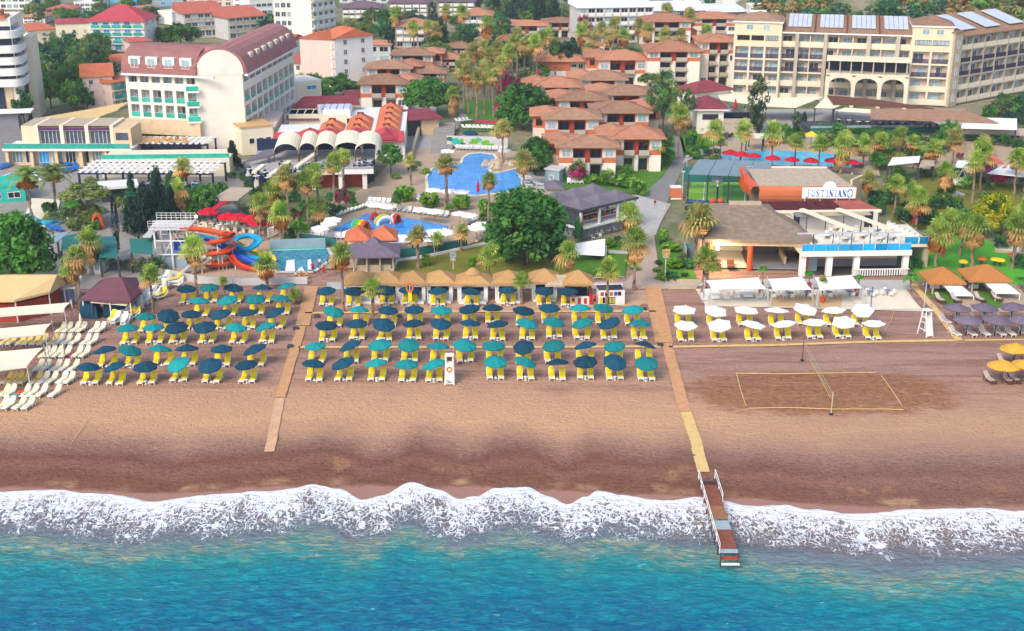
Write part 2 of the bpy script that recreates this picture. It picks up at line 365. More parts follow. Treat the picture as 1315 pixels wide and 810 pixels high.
c3=mixc(nt,mathn(nt,'MULTIPLY',mathn(nt,'MULTIPLY',mrange(nt,foot.outputs['Distance'],.0,.3,1,0),mrange(nt,mid,.45,.6,0,.28)),mathn(nt,'SUBTRACT',1.0,lip)),c3,'6f4c3c')
L.new(c3,b.inputs['Base Color'])
hgt_=mathn(nt,'ADD',mathn(nt,'MULTIPLY',nz(nt,pos,1.7,6,.7),1.35),mathn(nt,'ADD',mathn(nt,'MULTIPLY',fine,.4),mathn(nt,'ADD',mathn(nt,'MULTIPLY',scar,.15),mathn(nt,'MULTIPLY',mrange(nt,foot.outputs['Distance'],0,.4),.35))))
L.new(mathn(nt,'MULTIPLY',hgt_,mathn(nt,'SUBTRACT',1.0,mathn(nt,'MULTIPLY',lip,.9))),bp.inputs['Height']);L.new(bp.outputs['Normal'],b.inputs['Normal'])
xs=[-900,-500,-300,-200,-130]+rng(-90,95,.8)+[135,200,300,500,900]
ys=[40,70,85]+rng(92,126,.6)+rng(127,172,1.5)
def fsand(x,y):
 z=sandz(x,y)
 if abs(x)<100:
  if y>104:z+=.10*(noise.noise((x*.16,y*.35,0)))*min(1,(y-104)/4)+.06*noise.noise((x*.6,y*.8,4))*min(1,(y-104)/4)
  if y>168:z=min(z,-.03)
  if 104<y<114:z+=(.09*noise.noise((x*.2,1.7,y*.2))+.10*noise.noise((x*.5,y*.8,3)))*min(1,(y-104)/2)
 return(x,y,z-.06 if y>115 else z)
sand=grid('beach_sand',xs,ys,fsand,'sand',lambda x,y,p:(x,y-shoreY(x)),uv2=lambda x,y,z:(y-shoreS(x),0))
tag(sand,'reddish tan beach of sand and shingle with wet cusps at the water','beach',kind='structure')
# sea
m,nt,b=newmat('sea');L=nt.links
tc=nd(nt,'ShaderNodeTexCoord');pos=tc.outputs['Object']
s3=nd(nt,'ShaderNodeSeparateXYZ');L.new(tc.outputs['UV'],s3.inputs[0]);u,v=s3.outputs['X'],s3.outputs['Y']
big=nz(nt,pos,.12,3,.5,(.5,1.4,1));mid=nz(nt,pos,.5,5,.6,(.6,1.3,1))
vn=mathn(nt,'ADD',v,mathn(nt,'MULTIPLY',mathn(nt,'SUBTRACT',mid,.5),5.0))
vn=mathn(nt,'ADD',vn,mathn(nt,'MULTIPLY',mathn(nt,'SUBTRACT',big,.5),2.6))
shift=mathn(nt,'ADD',mrange(nt,u,5,34,0,2.5,True),mrange(nt,u,-22,-6,.3,0,True))
cr=ramp(nt,[(0,'8d7468'),(.13,'7f7576'),(.24,'6f7c86'),(.30,'5a8484'),(.38,'1f8488'),(.5,'06788e'),(.66,'00648a'),(1,'06608a')])
L.new(mathn(nt,'DIVIDE',mathn(nt,'SUBTRACT',vn,shift),29.0),cr.inputs['Fac'])
col=cr.outputs['Color']
rip=nz(nt,pos,1.5,6,.7,(.5,1.5,1),.6)
col=mixc(nt,mathn(nt,'MULTIPLY',mrange(nt,rip,.46,.62,0,.85),mrange(nt,v,7,12,0,1,True)),col,mixc(nt,.5,col,'12b2b0'))  # turquoise ripple highlights painted into the water colour
sandy=mathn(nt,'MULTIPLY',mathn(nt,'MULTIPLY',mrange(nt,mathn(nt,'SUBTRACT',vn,shift),6.8,8.2,0,1,True),mrange(nt,mathn(nt,'SUBTRACT',vn,shift),9.0,12.5,1,0,True)),mrange(nt,nz(nt,pos,2.2,5,.6,(.38,1.7,1),.7),.46,.62,0,.65,True))
col=mixc(nt,sandy,col,'b5ac82')
mp_=nd(nt,'ShaderNodeMapping');mp_.inputs['Scale'].default_value=(1.25,.7,1);mp_.inputs['Rotation'].default_value=(0,0,.4);L.new(pos,mp_.inputs['Vector']);fp=mp_.outputs['Vector']
def ridge(sc,k,dist,det=2):
 n=nz(nt,fp,sc,det,.5,None,dist);return mathn(nt,'SUBTRACT',1.0,mathn(nt,'MULTIPLY',mathn(nt,'ABSOLUTE',mathn(nt,'SUBTRACT',n,.5)),k),True)
dens=nz(nt,pos,.35,4,.6,(1,.8,1))
vf=mathn(nt,'ADD',v,mathn(nt,'MULTIPLY',mathn(nt,'SUBTRACT',dens,.5),9.0))
cov=mrange(nt,vf,.2,8.6,1,0)
lv=mathn(nt,'MAXIMUM',mathn(nt,'MAXIMUM',ridge(.6,9.0,1.8,1.0),mathn(nt,'MULTIPLY',ridge(1.25,7.0,1.5,1.0),.985)),mathn(nt,'MULTIPLY',ridge(2.8,5.0,1.0,0),mrange(nt,cov,.25,.9,.5,.95)))
th=mrange(nt,cov,0,1,.98,.28)
foam=mathn(nt,'DIVIDE',mathn(nt,'SUBTRACT',lv,th),.13,True)
edge=mrange(nt,mathn(nt,'ADD',v,mathn(nt,'MULTIPLY',mathn(nt,'SUBTRACT',mid,.5),3.0)),.2,1.9,1,0,True)
foam=mathn(nt,'MAXIMUM',foam,mathn(nt,'MULTIPLY',edge,mrange(nt,nz(nt,pos,3.2,4,.6),.30,.45,.5,1)))
foam=mathn(nt,'MULTIPLY',foam,mrange(nt,mathn(nt,'ADD',v,mathn(nt,'MULTIPLY',mathn(nt,'SUBTRACT',big,.5),5.0)),7.4,9.3,1,0,True),True)
fleck=mathn(nt,'MULTIPLY',mrange(nt,nz(nt,pos,1.7,5,.65,(.35,1.6,1),.6),.655,.7,0,.55),mrange(nt,v,9,12,0,1))
c2=mixc(nt,mathn(nt,'MAXIMUM',foam,0.0),col,'f2f2f4')
c2=mixc(nt,fleck,c2,'9fdcd6')
L.new(c2,b.inputs['Base Color'])
L.new(mrange(nt,foam,0,1,.16,.8),b.inputs['Roughness']);b.inputs['IOR'].default_value=1.33;b.inputs['Specular IOR Level'].default_value=.3
bp=nd(nt,'ShaderNodeBump',Strength=1.0,Distance=.5)
h1=mathn(nt,'MULTIPLY',nz(nt,pos,1.5,7,.62,(.6,1.4,1),.6),1.0)
L.new(mathn(nt,'ADD',h1,mathn(nt,'MULTIPLY',foam,.25)),bp.inputs['Height']);L.new(bp.outputs['Normal'],b.inputs['Normal'])
xs=[-1500,-700,-350,-200,-120,-80,-60]+rng(-50,50,.28)+[60,80,120,200,350,700,1500]
vs_=[0,.06]+rng(.25,26,.26)+[28,31,36,45,60,90,140,250,500,1200]
def fsea(x,v):
 Y=shoreY(x)-v
 zs=sandz(x,Y)+(.015 if v<.03 else .06)
 z=max(ZSEA,zs)
 if v>1:
  a=min(1,(v-1)/5)
  z+=a*(.13*noise.noise((x*.22+9,Y*.6,0))+.16*noise.noise((x*.5-Y*.22,Y*1.05,5))+.09*noise.noise((x*1.3+Y*.5,Y*1.9,9)))
  z+=.20*math.exp(-((v-7.6-1.2*noise.noise((x*.07,2,0)))/.9)**2)*(.6+.5*noise.noise((x*.12,0,3)))
 else:z+=.03*math.exp(-((v-.25)/.2)**2)
 z=max(z,sandz(x,Y)+.02+min(.05,v*.1))
 return(x,Y,z)
sea=grid('sea_water',xs,vs_,fsea,'sea',lambda x,v,p:(x,v))
tag(sea,'turquoise sea breaking in white foam along the beach','sea',kind='structure')
# inland ground
m,nt,b=newmat('ground');L=nt.links;b.inputs['Roughness'].default_value=.95
tc=nd(nt,'ShaderNodeTexCoord');pos=tc.outputs['Object']
g1=nz(nt,pos,.035,5,.65);g2=nz(nt,pos,.4,6,.7)
col=mixc(nt,mrange(nt,g1,.42,.58),'5d6a3c','a08f74');col=mixc(nt,mrange(nt,g2,.35,.7,0,.7),col,'3f5a2c')
L.new(col,b.inputs['Base Color'])
def flat(name,pix,mat,z,label,cat,kind='structure',th=None):
 pts=[G(*p)for p in pix];c=sum(pts,Vector())/len(pts)
 mb=MB().use(mat)
 P=[(p.x-c.x,p.y-c.y)for p in pts]
 if th:mb.prism(P,0,th)
 else:
  if sum(P[i][0]*P[(i+1)%len(P)][1]-P[(i+1)%len(P)][0]*P[i][1]for i in range(len(P)))<0:P=P[::-1]
  mb.q(*[(x,y,0)for x,y in P])
 o=mb.build(name,None,(c.x,c.y,z));tag(o,label,cat,kind=kind);return o
m,nt,b=newmat('paving');L=nt.links;b.inputs['Roughness'].default_value=.85
tc=nd(nt,'ShaderNodeTexCoord');pos=tc.outputs['Object']
brk=nd(nt,'ShaderNodeTexBrick',Scale=1.0);brk.inputs['Color1'].default_value=(*lin('c9b093'),1);brk.inputs['Color2'].default_value=(*lin('bba184'),1);brk.inputs['Mortar'].default_value=(*lin('9c846c'),1);brk.inputs['Mortar Size'].default_value=.03
L.new(pos,brk.inputs['Vector']);col=mixc(nt,mrange(nt,nz(nt,pos,.3,6,.7),.35,.65,0,.45),brk.outputs['Color'],'a88c72');L.new(col,b.inputs['Base Color'])
M('paving_grey','b5b1ab',.85,.14,.5);M('paving_dark','98918a',.85,.16,.6);M('decking','c8ab84',.8,.2,1.2,stretch=(.4,3,1));M('decking_pale','d6cbb6',.8,.14,1.2,stretch=(.4,3,1))
M('cobble','b8a290',.9,.3,2.2,bump=.6,bscale=5);M('asphalt','85827f',.9,.15,.5);M('pebble','b99f86',.9,.3,3)
M('lawn','4f7d22',.95,.3,.7,bump=.5,bscale=14);M('lawn_dry','77762a',.95,.35,.35,bump=.5,bscale=14);M('turf','57a52c',.9,.12,.6);M('turf_court','78ad2a',.7,.07,.3);M('turf_dark','4c8a30',.7,.07,.3)
M('path_plank','c9976a',.85,.2,1.5);M('path_plank_pale','d9b878',.85,.16,1.5);M('court_blue','3a5f8f',.7,.1,.5)
gr=MB().use('ground').q((-1600,150,-.12),(1600,150,-.12),(1600,2600,-.12),(-1600,2600,-.12)).build('ground')
tag(gr,'dry patchy green ground under the resorts and town','ground',kind='structure')
# plank paths, strips, court ropes
def strip(name,pts,w,mat,z,label,th=.05,plank=0,cat='plank path'):
 """walkway of boards along a polyline of ground points"""
 P=[G(*p)for p in pts];c=P[0]
 mb=MB().use(mat)
 for a,b in zip(P,P[1:]):
  d=(b-a);n=d.length;d.normalize();s=Vector((d.y,-d.x,0))*w/2
  k=max(1,round(n/plank))if plank else 1
  for i in range(k):
   p=a+d*(n*i/k+(.02 if plank else 0))-c;q=a+d*(n*(i+1)/k-(.02 if plank else 0))-c
   j=random.uniform(-.04,.04)if plank else 0
   mb.prism([(p.x-s.x+j,p.y-s.y),(q.x-s.x+j,q.y-s.y),(q.x+s.x+j,q.y+s.y),(p.x+s.x+j,p.y+s.y)],0,th)
 zz=lambda p:z
 o=mb.build(name,None,(c.x,c.y,z));tag(o,label,cat,kind='structure');return o
strip('path',[(400.5,368),(395,392),(388.5,418)],1.75,'path_plank',.02,'broad upper stretch of the bent plank path',plank=1.1)
strip('path',[(387.5,419),(372,470),(360,510)],1.15,'path_plank',.02,'bent plank path from the slide pool to the sunbed rows',plank=1.1)
strip('path',[(360,511),(353,545),(346,580)],1.0,'sand_worn',.012,'sand covered lower end of the bent plank path',plank=1.2,th=.02)
strip('path',[(838,368),(853,440)],2.2,'path_plank',.02,'broad inland stretch of the plank path leading to the jetty',plank=1.1)
P=[(856,441),(872,500),(880,528)]
strip('path',P,1.25,'path_plank',.02,'narrow middle stretch of the plank path leading to the jetty',plank=1.0)
strip('path',[(881,529),(893,565),(903,606)],1.15,'path_plank_pale',.02,'pale yellow seaward stretch of the plank path leading to the jetty',plank=1.0)
strip('path',[(392,402),(600,400),(842,400)],.5,'path_plank_pale',.02,'thin cross strip of planks behind the fourth umbrella row',plank=1.2)
strip('path',[(383,446),(600,446),(848,445)],.55,'path_plank_pale',.02,'thin cross strip of planks behind the seaward umbrella row',plank=1.2)
strip('path',[(858,445.5),(1000,443),(1120,439),(1228,437)],.55,'path_plank_pale',.02,'thin cross strip of planks behind the volleyball court',plank=1.2)
strip('path',[(1238,437),(1335,436)],.4,'path_plank_pale',.02,'thin cross strip of planks below the grey thatched umbrellas',plank=1.2)
strip('path',[(1172,365),(1203,400),(1231,437)],.9,'path_plank_pale',.02,'diagonal plank path beside the lawn with orange thatched cabanas',plank=1.0)
def rope(pix,label,z=.06,r=.045,mat='path_plank_pale'):
 P=[G(x,y,z)for x,y in pix];c=P[0];mb=MB().use(mat)
 mb.path([p-c for p in P],r,5);o=mb.build('boundary_rope',None,c);return tag(o,label,'court line','boundary ropes of the volleyball court')
rope([(945,479),(1000,480),(1050,479),(1125,478)],'yellow boundary rope on the inland side of the volleyball court')
rope([(946,480),(951,500),(958,521)],'boundary rope at the jetty end of the volleyball court')
rope([(960,524),(1010,523),(1067,525),(1140,525),(1160,526)],'yellow boundary rope on the seaward side of the volleyball court')
rope([(1132,482),(1145,500),(1158,520)],'boundary rope at the cabana end of the volleyball court')
rope([(1040,462),(1052,483),(1066,510)],'pale guy rope lying across the middle of the volleyball court',r=.03)
rope([(93,566),(104,552),(112,538)],'pale rope lying alone on the open sand by the cream loungers',r=.04)
rope([(1150,392),(1145,410),(1133,430)],'pale rope on the sand behind the white umbrellas',r=.035)
def vpost(px,pyb,pyt,label,mat='darkgrey'):
 g=G(px,pyb);h=V(px,pyt,g.y).z;r=root('volleyball_post',g,0,label,'net post','posts of the volleyball net')
 MB().use(mat).tube((0,0,0),(.03,0,h),.07,.06,8).build('pole',r)
 MB().use('black').lathe([(.0,0),(.22,0),(.2,.14),(.0,.16)],10).build('foot',r);return g,h
pa=vpost(1030,463,433,'dark red post of the volleyball net by the plank strip','brown');pb=vpost(1067,532,503,'pale post of the volleyball net on the seaward side','stone')
nb=MB().use('stone');a,b_=pa[0],pb[0]
for k in range(2):nb.tube((0,0,pa[1]*.9-.45*k),b_-a+Vector((0,0,pb[1]*.9-.45*k)),.025,None,4)
tag(nb.build('net_cable',None,a),'two thin net cables strung between the volleyball posts','net cable')
# umbrellas and sunbeds
def canopy_mesh(name,mat,Rr=1.42,n=8,h=.48,seed=0,rib=True):
 rd=random.Random(seed);mb=MB().use(mat);prof=[(0,h+.04),(.12,h),(.55,h*.55),(.85,h*.22),(1,0)]
 pts=[];fs=[]
 for r,z in prof[1:]:
  for i in range(n*2):
   an=math.pi*i/n;rr=r*Rr*(1 if i%2==0 else(math.cos(math.pi/n)*(1-.012*(r>.5))));zz=z-(.06*r*(1-.3*r)if i%2 else 0)
   pts.append((rr*math.cos(an),rr*math.sin(an),zz+rd.uniform(-.035,.035)*r))
 N=n*2;m_=len(pts)
 pts.append((0,0,prof[0][1]))
 for i in range(N):fs.append((m_,i,(i+1)%N))
 for k in range(len(prof)-2):
  for i in range(N):fs.append((k*N+i,(k+1)*N+i,(k+1)*N+(i+1)%N,k*N+(i+1)%N))
 k=len(prof)-2;o=len(pts)
 for i in range(N):
  x,y,z=pts[k*N+i];pts.append((x,y,z-.13-.02*rd.random()))
 for i in range(N):fs.append((k*N+i,o+i,o+(i+1)%N,k*N+(i+1)%N))
 mb.add(pts,fs)
 if rib:
  mb.use('white')
  for i in range(n):
   an=2*math.pi*i/n;mb.tube((0,0,h-.1),(Rr*.97*math.cos(an),Rr*.97*math.sin(an),-.05),.015,None,3,False)
 return mb.mesh(name)
CAN={k:[canopy_mesh('canopy',m,1.35 if k!='W' else 1.5,8 if k!='W' else 6,.5 if k!='W' else .34,s)for s in(1,2,3,4)]for k,m in(('N','canopy_navy'),('T','canopy_teal'),('W','canopy_white'),('R','canopy_red'))}
POLE=MB().use('brown').tube((0,0,0),(0,0,2.5),.03,.025,6).use('white').lathe([(0,0),(.24,0),(.22,.07),(.05,.1),(.04,.3)],10).mesh('pole')
CNAME={'N':'navy','T':'teal','W':'white','R':'red'}
def bed_frame(mat='white'):
 mb=MB().use(mat)
 for x in(-.31,.31):
  mb.beam((x,0,.32),(x,1.28,.32),.07,.1);mb.beam((x,1.28,.32),(x,1.82,.80),.07,.09)
 for i in range(7):mb.box(-.28,.06+i*.17,.31,.28,.18+i*.17,.345)
 mb.beam((0,1.26,.33),(0,1.82,.81),.56,.035)
 mb.box(-.33,-.05,.27,.33,.03,.36)
 for x in(-.29,.29):
  mb.beam((x,.12,0),(x,.16,.3),.07,.07);mb.beam((x,1.2,0),(x,1.18,.3),.07,.07);mb.beam((x,1.75,0),(x,1.62,.6),.05,.05)
 return mb.mesh('frame')
def bed_mat(mat):
 mb=MB().use(mat)
 prof=[(.34,.35),(1.26,.35),(1.86,.84)]
 for(y0,z0),(y1,z1)in zip(prof,prof[1:]):
  mb.beam((0,y0,z0+.05),(0,y1,z1+.05),.60,.09)
 mb.beam((0,1.68,.80),(0,1.92,1.0),.54,.07)
 return mb.mesh('mattress')
BFR={'w':bed_frame('white'),'t':bed_frame('brown')}
BMT={'y':bed_mat('yellow_mattress'),'c':bed_mat('cream_mattress'),'t':bed_mat('taupe_mattress'),'b':bed_mat('tan_mattress'),'w':bed_mat('white')}
TBL=MB().use('white').lathe([(0,.42),(.22,.42),(.22,.38),(.04,.36),(.04,.04),(.18,0),(0,0)],10).mesh('small_table')
def sunbed(loc,rz,kind,fr,label,group,name='sunbed'):
 r=root(name,loc,rz,label,'sunbed',group)
 put(BFR[fr],'frame',r);put(BMT[kind],'mattress',r);return r
def umbrella(px,py,kind,label,group,zc=2.15,tilt=1.0,sc=1.0):
 fw=.15*max(0,min(1,(py-405)/40))
 p=G(px,py,zc);r=root('beach_umbrella',(p.x,p.y,0),0,label,'beach umbrella',group)
 put(POLE,'pole',r)
 a=random.gauss(0,.12)*tilt;b_=random.gauss(0,.15)*tilt
 put(random.choice(CAN[kind]),'canopy',r,(0,0,zc-.12),rot=(a+fw,b_,random.random()*6.3),scale=sc*random.uniform(.94,1.06))
 return p
def station(px,py,kind,labs,groups,table=True,beds='y',sc=1.0,offx=0,gap=.62):
 p=umbrella(px,py,kind,labs[0],groups[0],sc=sc)
 for s,lb in((-1,labs[1]),(1,labs[2])):
  sunbed((p.x+s*gap+offx+random.uniform(-.05,.05),p.y-.55+random.uniform(-.15,.15),0),random.gauss(0,.06),beds,'w',lb,groups[1])
 if table and random.random()<.7:
  o=put(TBL,'side_table',None,(p.x+offx+random.uniform(-.08,.08),p.y-.35,0));tag(o,labs[3],'side table',groups[2])
 return p
MID={'seaward row':[(402.3,465.3,'N'),(440.3,464.7,'N'),(482.8,464.7,'T'),(522.3,466,'T'),(557.3,466,'T'),(636.2,462.7,'T'),(675,463.3,'T'),(715.7,464,'N'),(751.6,462.7,'N'),(789.8,463.3,'N'),(830.3,464.7,'T')],'second row':[(405,443,'T'),(449.6,442,'N'),(487.7,441,'T'),(525,441.3,'T'),(562.3,443,'T'),(597,441.5,'T'),(634,442.3,'T'),(672.5,444,'N'),(711,442.3,'T'),(751.6,442.3,'N'),(789.2,443,'T'),(828.7,442,'N')],'third row':[(419,416,'N'),(458,414,'N'),(493,415,'N'),(530.6,414,'N'),(565.8,414,'N'),(603.8,413.6,'N'),(639,415,'N'),(677,413.7,'T'),(711.7,412,'T'),(747.3,413.3,'T'),(782.5,413.3,'N'),(822,414,'T')],'fourth row':[(428.4,398.4,'T'),(461.5,396.5,'T'),(498.6,397,'N'),(531.8,396,'N'),(566.8,397,'T'),(602.8,395,'N'),(632.6,394,'N'),(672.5,397.5,'N'),(705.8,394,'N'),(745,394,'T'),(775,394,'T'),(812.5,396,'T')],'gazebo row':[(418.6,372,'N'),(453,373,'N'),(495.5,371,'N'),(525,371,'N'),(562,372,'N'),(605,373,'N'),(651.8,371,'N'),(698.9,372,'N'),(729.5,373,'N')],}
for rowname,lst in MID.items():
 n=len(lst)
 for i,(x,y,k)in enumerate(lst):
  o=ORD[n-1-i];w=f'{o} umbrella from the jetty path, {rowname} between paths'
  station(x,y,k,(f'{CNAME[k]} beach umbrella, {o} from the jetty path, {rowname} between both plank paths',f'yellow sunbed on the slide side, {w}',f'yellow sunbed on the jetty side, {w}',f'small white table, {w}'),('navy and teal umbrellas in rows on the sand','yellow sunbeds under the umbrellas','white tables between the sunbeds'))
LEFT={'seaward row':[(113.3,469.6,'N'),(146.7,469.6,'N'),(186.3,469,'N'),(228.4,466,'T'),(269.5,467.6,'N'),(316,467,'N')],'second row':[(134.5,448,'N'),(166.7,448,'T'),(205.3,446.5,'T'),(239.7,446,'N'),(284.3,446.5,'N'),(326.9,447,'N')],'third row':[(164,419.6,'T'),(196.8,419,'T'),(226.4,418.8,'N'),(263,418.4,'N'),(303,418.8,'T'),(341,418,'T')],'fourth row':[(186.9,405,'T'),(216,404,'N'),(245.6,402,'N'),(282.8,402,'N'),(317.8,400.4,'N'),(353,399.8,'N')],'fifth row':[(256,385,'T'),(292,384,'T'),(328,382.6,'T'),(361,382.7,'T')],'pool wall row':[(239.3,369.4,'N'),(268.5,367.8,'T'),(299.6,368,'N'),(337,368.4,'N'),(368,366.4,'T')],}
for rowname,lst in LEFT.items():
 n=len(lst)
 for i,(x,y,k)in enumerate(lst):
  o=ORD[n-1-i];w=f'{o} umbrella from bent path, {rowname} below slides'
  station(x,y,k,(f'{CNAME[k]} beach umbrella, {o} from the bent plank path, {rowname} below the water slides',f'yellow sunbed on the slide side, {w}',f'yellow sunbed on the path side, {w}',f'small white table, {w}'),('navy and teal umbrellas in rows on the sand','yellow sunbeds under the umbrellas','white tables between the sunbeds'))
WHT={'row by the lounge terrace':[(879,396),(919,397.5),(958.4,396.4),(998,397),(1034.6,395.4),(1071,396.4),(1108,397)],'row by the volleyball court':[(881,416),(924.3,416),(968,415),(1007,414),(1047,412),(1084,411.8),(1122.4,413.5)]}
for rowname,lst in WHT.items():
 for i,(x,y)in enumerate(lst):
  o=ORD[i];w=f'{o} white umbrella from jetty path, {rowname}'
  station(x,y,'W',(f'white beach umbrella, {o} from the jetty path, {rowname}',f'yellow sunbed, jetty side, {w}',f'yellow sunbed, cabana side, {w}',f'small white table, {w}'),('white umbrellas beyond the jetty path','yellow sunbeds under the umbrellas','white tables between the sunbeds'),sc=1.0)
def thatch_canopy(mat,R_=1.75,n=12,h=.55,seed=1):
 rd=random.Random(seed);mb=MB().use(mat)
 prof=[(.02,h+.1),(.3,h*.8),(.62,h*.45),(1.0,0)]
 pts=[];fs=[]
 for r,z in prof:
  for i in range(n):
   an=2*math.pi*i/n;k=1+(.06*rd.uniform(-1,1)if r==1.0 else 0);pts.append((r*R_*k*math.cos(an),r*R_*k*math.sin(an),z-(.1*rd.random()if r==1.0 else 0)))
 for i in range(n):pts.append((.9*R_*math.cos(2*math.pi*i/n),.9*R_*math.sin(2*math.pi*i/n),-.16))
 for k in range(4):
  for i in range(n):fs.append((k*n+i,(k+1)*n+i,(k+1)*n+(i+1)%n,k*n+(i+1)%n))
 fs.append(list(range(n)));mb.add(pts,fs)
 return mb.mesh('thatch_canopy')
TC={'g':thatch_canopy('thatch_grey',1.75,8),'y':thatch_canopy('thatch_yellow',1.75,14,.6,3)}
for i,(x,y,k,row)in enumerate([(1229.6,394,'g','row by the cabana lawn'),(1265,393.6,'g','row by the cabana lawn'),(1300.5,392.5,'g','row by the cabana lawn'),(1242.8,409.3,'g','row by the plank strip'),(1280,409,'g','row by the plank strip'),(1313,409,'g','row by the plank strip'),(1289,468,'y','seaward pair'),(1305,446,'y','inland pair'),(1321,467,'y','seaward pair'),(1338,446,'y','inland pair')]):
 o=ORD[i%3 if k=='g' else(0 if i in(6,7)else 1)]
 cn='grey thatched' if k=='g' else 'golden thatched'
 p=G(x,y,2.2);lb=f'{cn} umbrella, {o} from the volleyball court, {row}'
 r=root('thatched_umbrella',(p.x,p.y,0),0,lb,'beach umbrella','thatched umbrellas beyond the volleyball court')
 MB().use('black' if k=='g' else 'brown').tube((0,0,0),(0,0,2.6),.06,.05,7).build('pole',r)
 put(TC[k],'thatch_canopy',r,(0,0,2.05),rot=(random.gauss(0,.04),random.gauss(0,.04),random.random()*6))
 for s,sd_ in((-1,'court'),(1,'far')):
  sunbed((p.x+s*.95,p.y-.6,0),.25+random.gauss(0,.05),'t','t' if k=='y' else 'w',f'taupe sunbed, {sd_} side, {o} {cn} umbrella from court, {row}','taupe sunbeds under thatched umbrellas')
  # cream loungers and shade sails at the other end
CR_ROWS=[(421,[73,81,91,99,116,124],'c'),(437,[0,9,22,30,40,50,62,70,80,90,105,113],'b'),(453,[52,60,68,78,94,103],'c'),(471,[44,52,66,76,88],'c'),(487,[2,9,17,25,40,50,60,74,83],'b'),(504,[-2,6,25,35,47,64],'c'),(520,[-4,4,18,30],'c')]
def bed_at(px,pyfoot,kind,label,rz=.0):
 g=G(px,pyfoot);sunbed(g,rz,kind,'w',label,'cream loungers below the shade sails')
rows_=['row behind the top sail','row below the second sail','row beside the lowest sail','row at the foot of the lowest sail','fifth row below the sails','sixth row by the orange towel','seaward row']
for ri,(y,xs_,k)in enumerate(CR_ROWS):
 n=len(xs_)
 for i,x in enumerate(xs_):
  kk=k if(k=='c' or i<n*.55)else 'c'
  g=G(x,y+8);nm='cream' if kk=='c' else 'tan'
  sunbed((g.x,g.y,0),-.28+random.gauss(0,.04),kk,'w',f'{nm} lounger, {ORD[n-1-i]} from the open sand, {rows_[ri]}','cream loungers below the shade sails')
def sail(name,pix,z,mat,label,group,posts=True,sag=.5):
 """fabric shade stretched between poles; pix = corner pixels, all at height z"""
 P=[G(x,y,zz)for(x,y),zz in zip(pix,z if hasattr(z,'__len__')else[z]*4)];c=sum(P,Vector())/4;c.z=0
 r=root(name,c,0,label,'shade sail',group);mb=MB().use(mat);mb.smooth=True;n=8;pts=[];fs=[]
 for j in range(n+1):
  for i in range(n+1):
   a,b_=i/n,j/n
   p=P[0]*(1-a)*(1-b_)+P[1]*a*(1-b_)+P[2]*a*b_+P[3]*(1-a)*b_-c
   m_=(P[0]+P[1]+P[2]+P[3])/4-c
   k=(4*a*(1-a))*(1-.6*(4*b_*(1-b_)))+4*b_*(1-b_)*(1-.6*4*a*(1-a))
   p=p+(m_-p)*.05*k;p.z-=sag*16*a*(1-a)*b_*(1-b_)*.6
   pts.append(p)
 for j in range(n):
  for i in range(n):fs.append((j*(n+1)+i,j*(n+1)+i+1,(j+1)*(n+1)+i+1,(j+1)*(n+1)+i))
 mb.add(pts,fs);pts2=[(p[0],p[1],p[2]-.03)for p in pts];mb.add(pts2,[f[::-1]for f in fs]);mb.build('fabric',r)
 if posts:
  for p in P:
   q=p-c;d=Vector((q.x,q.y,0)).normalized()*.25
   MB().use('steel').tube((q.x+d.x,q.y+d.y,0),(q.x+d.x*.3,q.y+d.y*.3,q.z+.35),.06,.05,7).build('post',r)
 return r
sail('shade_sail',[(-35,410),(82,401),(91,388),(-35,398)],3.0,'creamcloth','cream shade sail behind all the cream loungers','cream shade sails over the loungers')
sail('shade_sail',[(-40,440),(57,430),(66,415),(-40,425)],3.0,'creamcloth','cream shade sail in the middle of the three','cream shade sails over the loungers')
sail('shade_sail',[(-45,484),(34,472),(56,446),(-45,454)],3.0,'creamcloth','wide cream shade sail on the seaward side of the three','cream shade sails over the loungers')
for(x,y,lb)in[(105,425,'closed cream parasol leaning among the cream loungers'),(83,466,'closed cream parasol beside a red cushion')]:
 g=G(x,y);r=root('closed_parasol',g,.3,lb,'parasol');MB().use('steel').tube((0,0,0),(0,0,2.4),.03,None,6).build('pole',r)
 MB().use('creamcloth').lathe([(.05,1.0),(.22,1.1),(.17,1.7),(.05,2.35),(0,2.4)],8).build('folded_canopy',r)
for(x,y,mats,lb)in[(20,512,('orangepaint','turq'),'orange and turquoise beach towel draped over a cream lounger')]:
 g=G(x,y);mb=MB().use(mats[0]).box(-.3,.3,.47,.3,1.25,.50).use(mats[1]).box(-.3,-.6,.46,.3,.3,.49);o=mb.build('beach_towel',None,g,-.28);tag(o,lb,'towel')
for(x,y,lb)in[(57,505,'red cushion on the sand between cream loungers'),(90,457,'red cushion beside the closed parasol')]:
 g=G(x,y);o=MB().use('redcloth').lathe([(0,.0),(.3,.02),(.34,.12),(.26,.24),(0,.27)],10).build('cushion',None,g);tag(o,lb,'cushion')
PILE=[(138+11*i+9*j,418-9.0*i+1.5*j,k)for i in range(7)for j in range(3)for k in range(2)]
for i,(x,y,lay)in enumerate(PILE):
 if lay==0:sh,rt=(random.uniform(-.4,.4),random.uniform(-.4,.4)),random.uniform(-1.6,.2)
 g=G(x,y,0)
 y_=random.random()<.3
 sunbed((g.x+sh[0],g.y+sh[1],.01+.36*lay),rt+.12*lay,'y' if y_ else 'w','w','spare sunbed lying in the heap by the plum tent','spare sunbeds heaped by the plum tent',name='spare_sunbed')
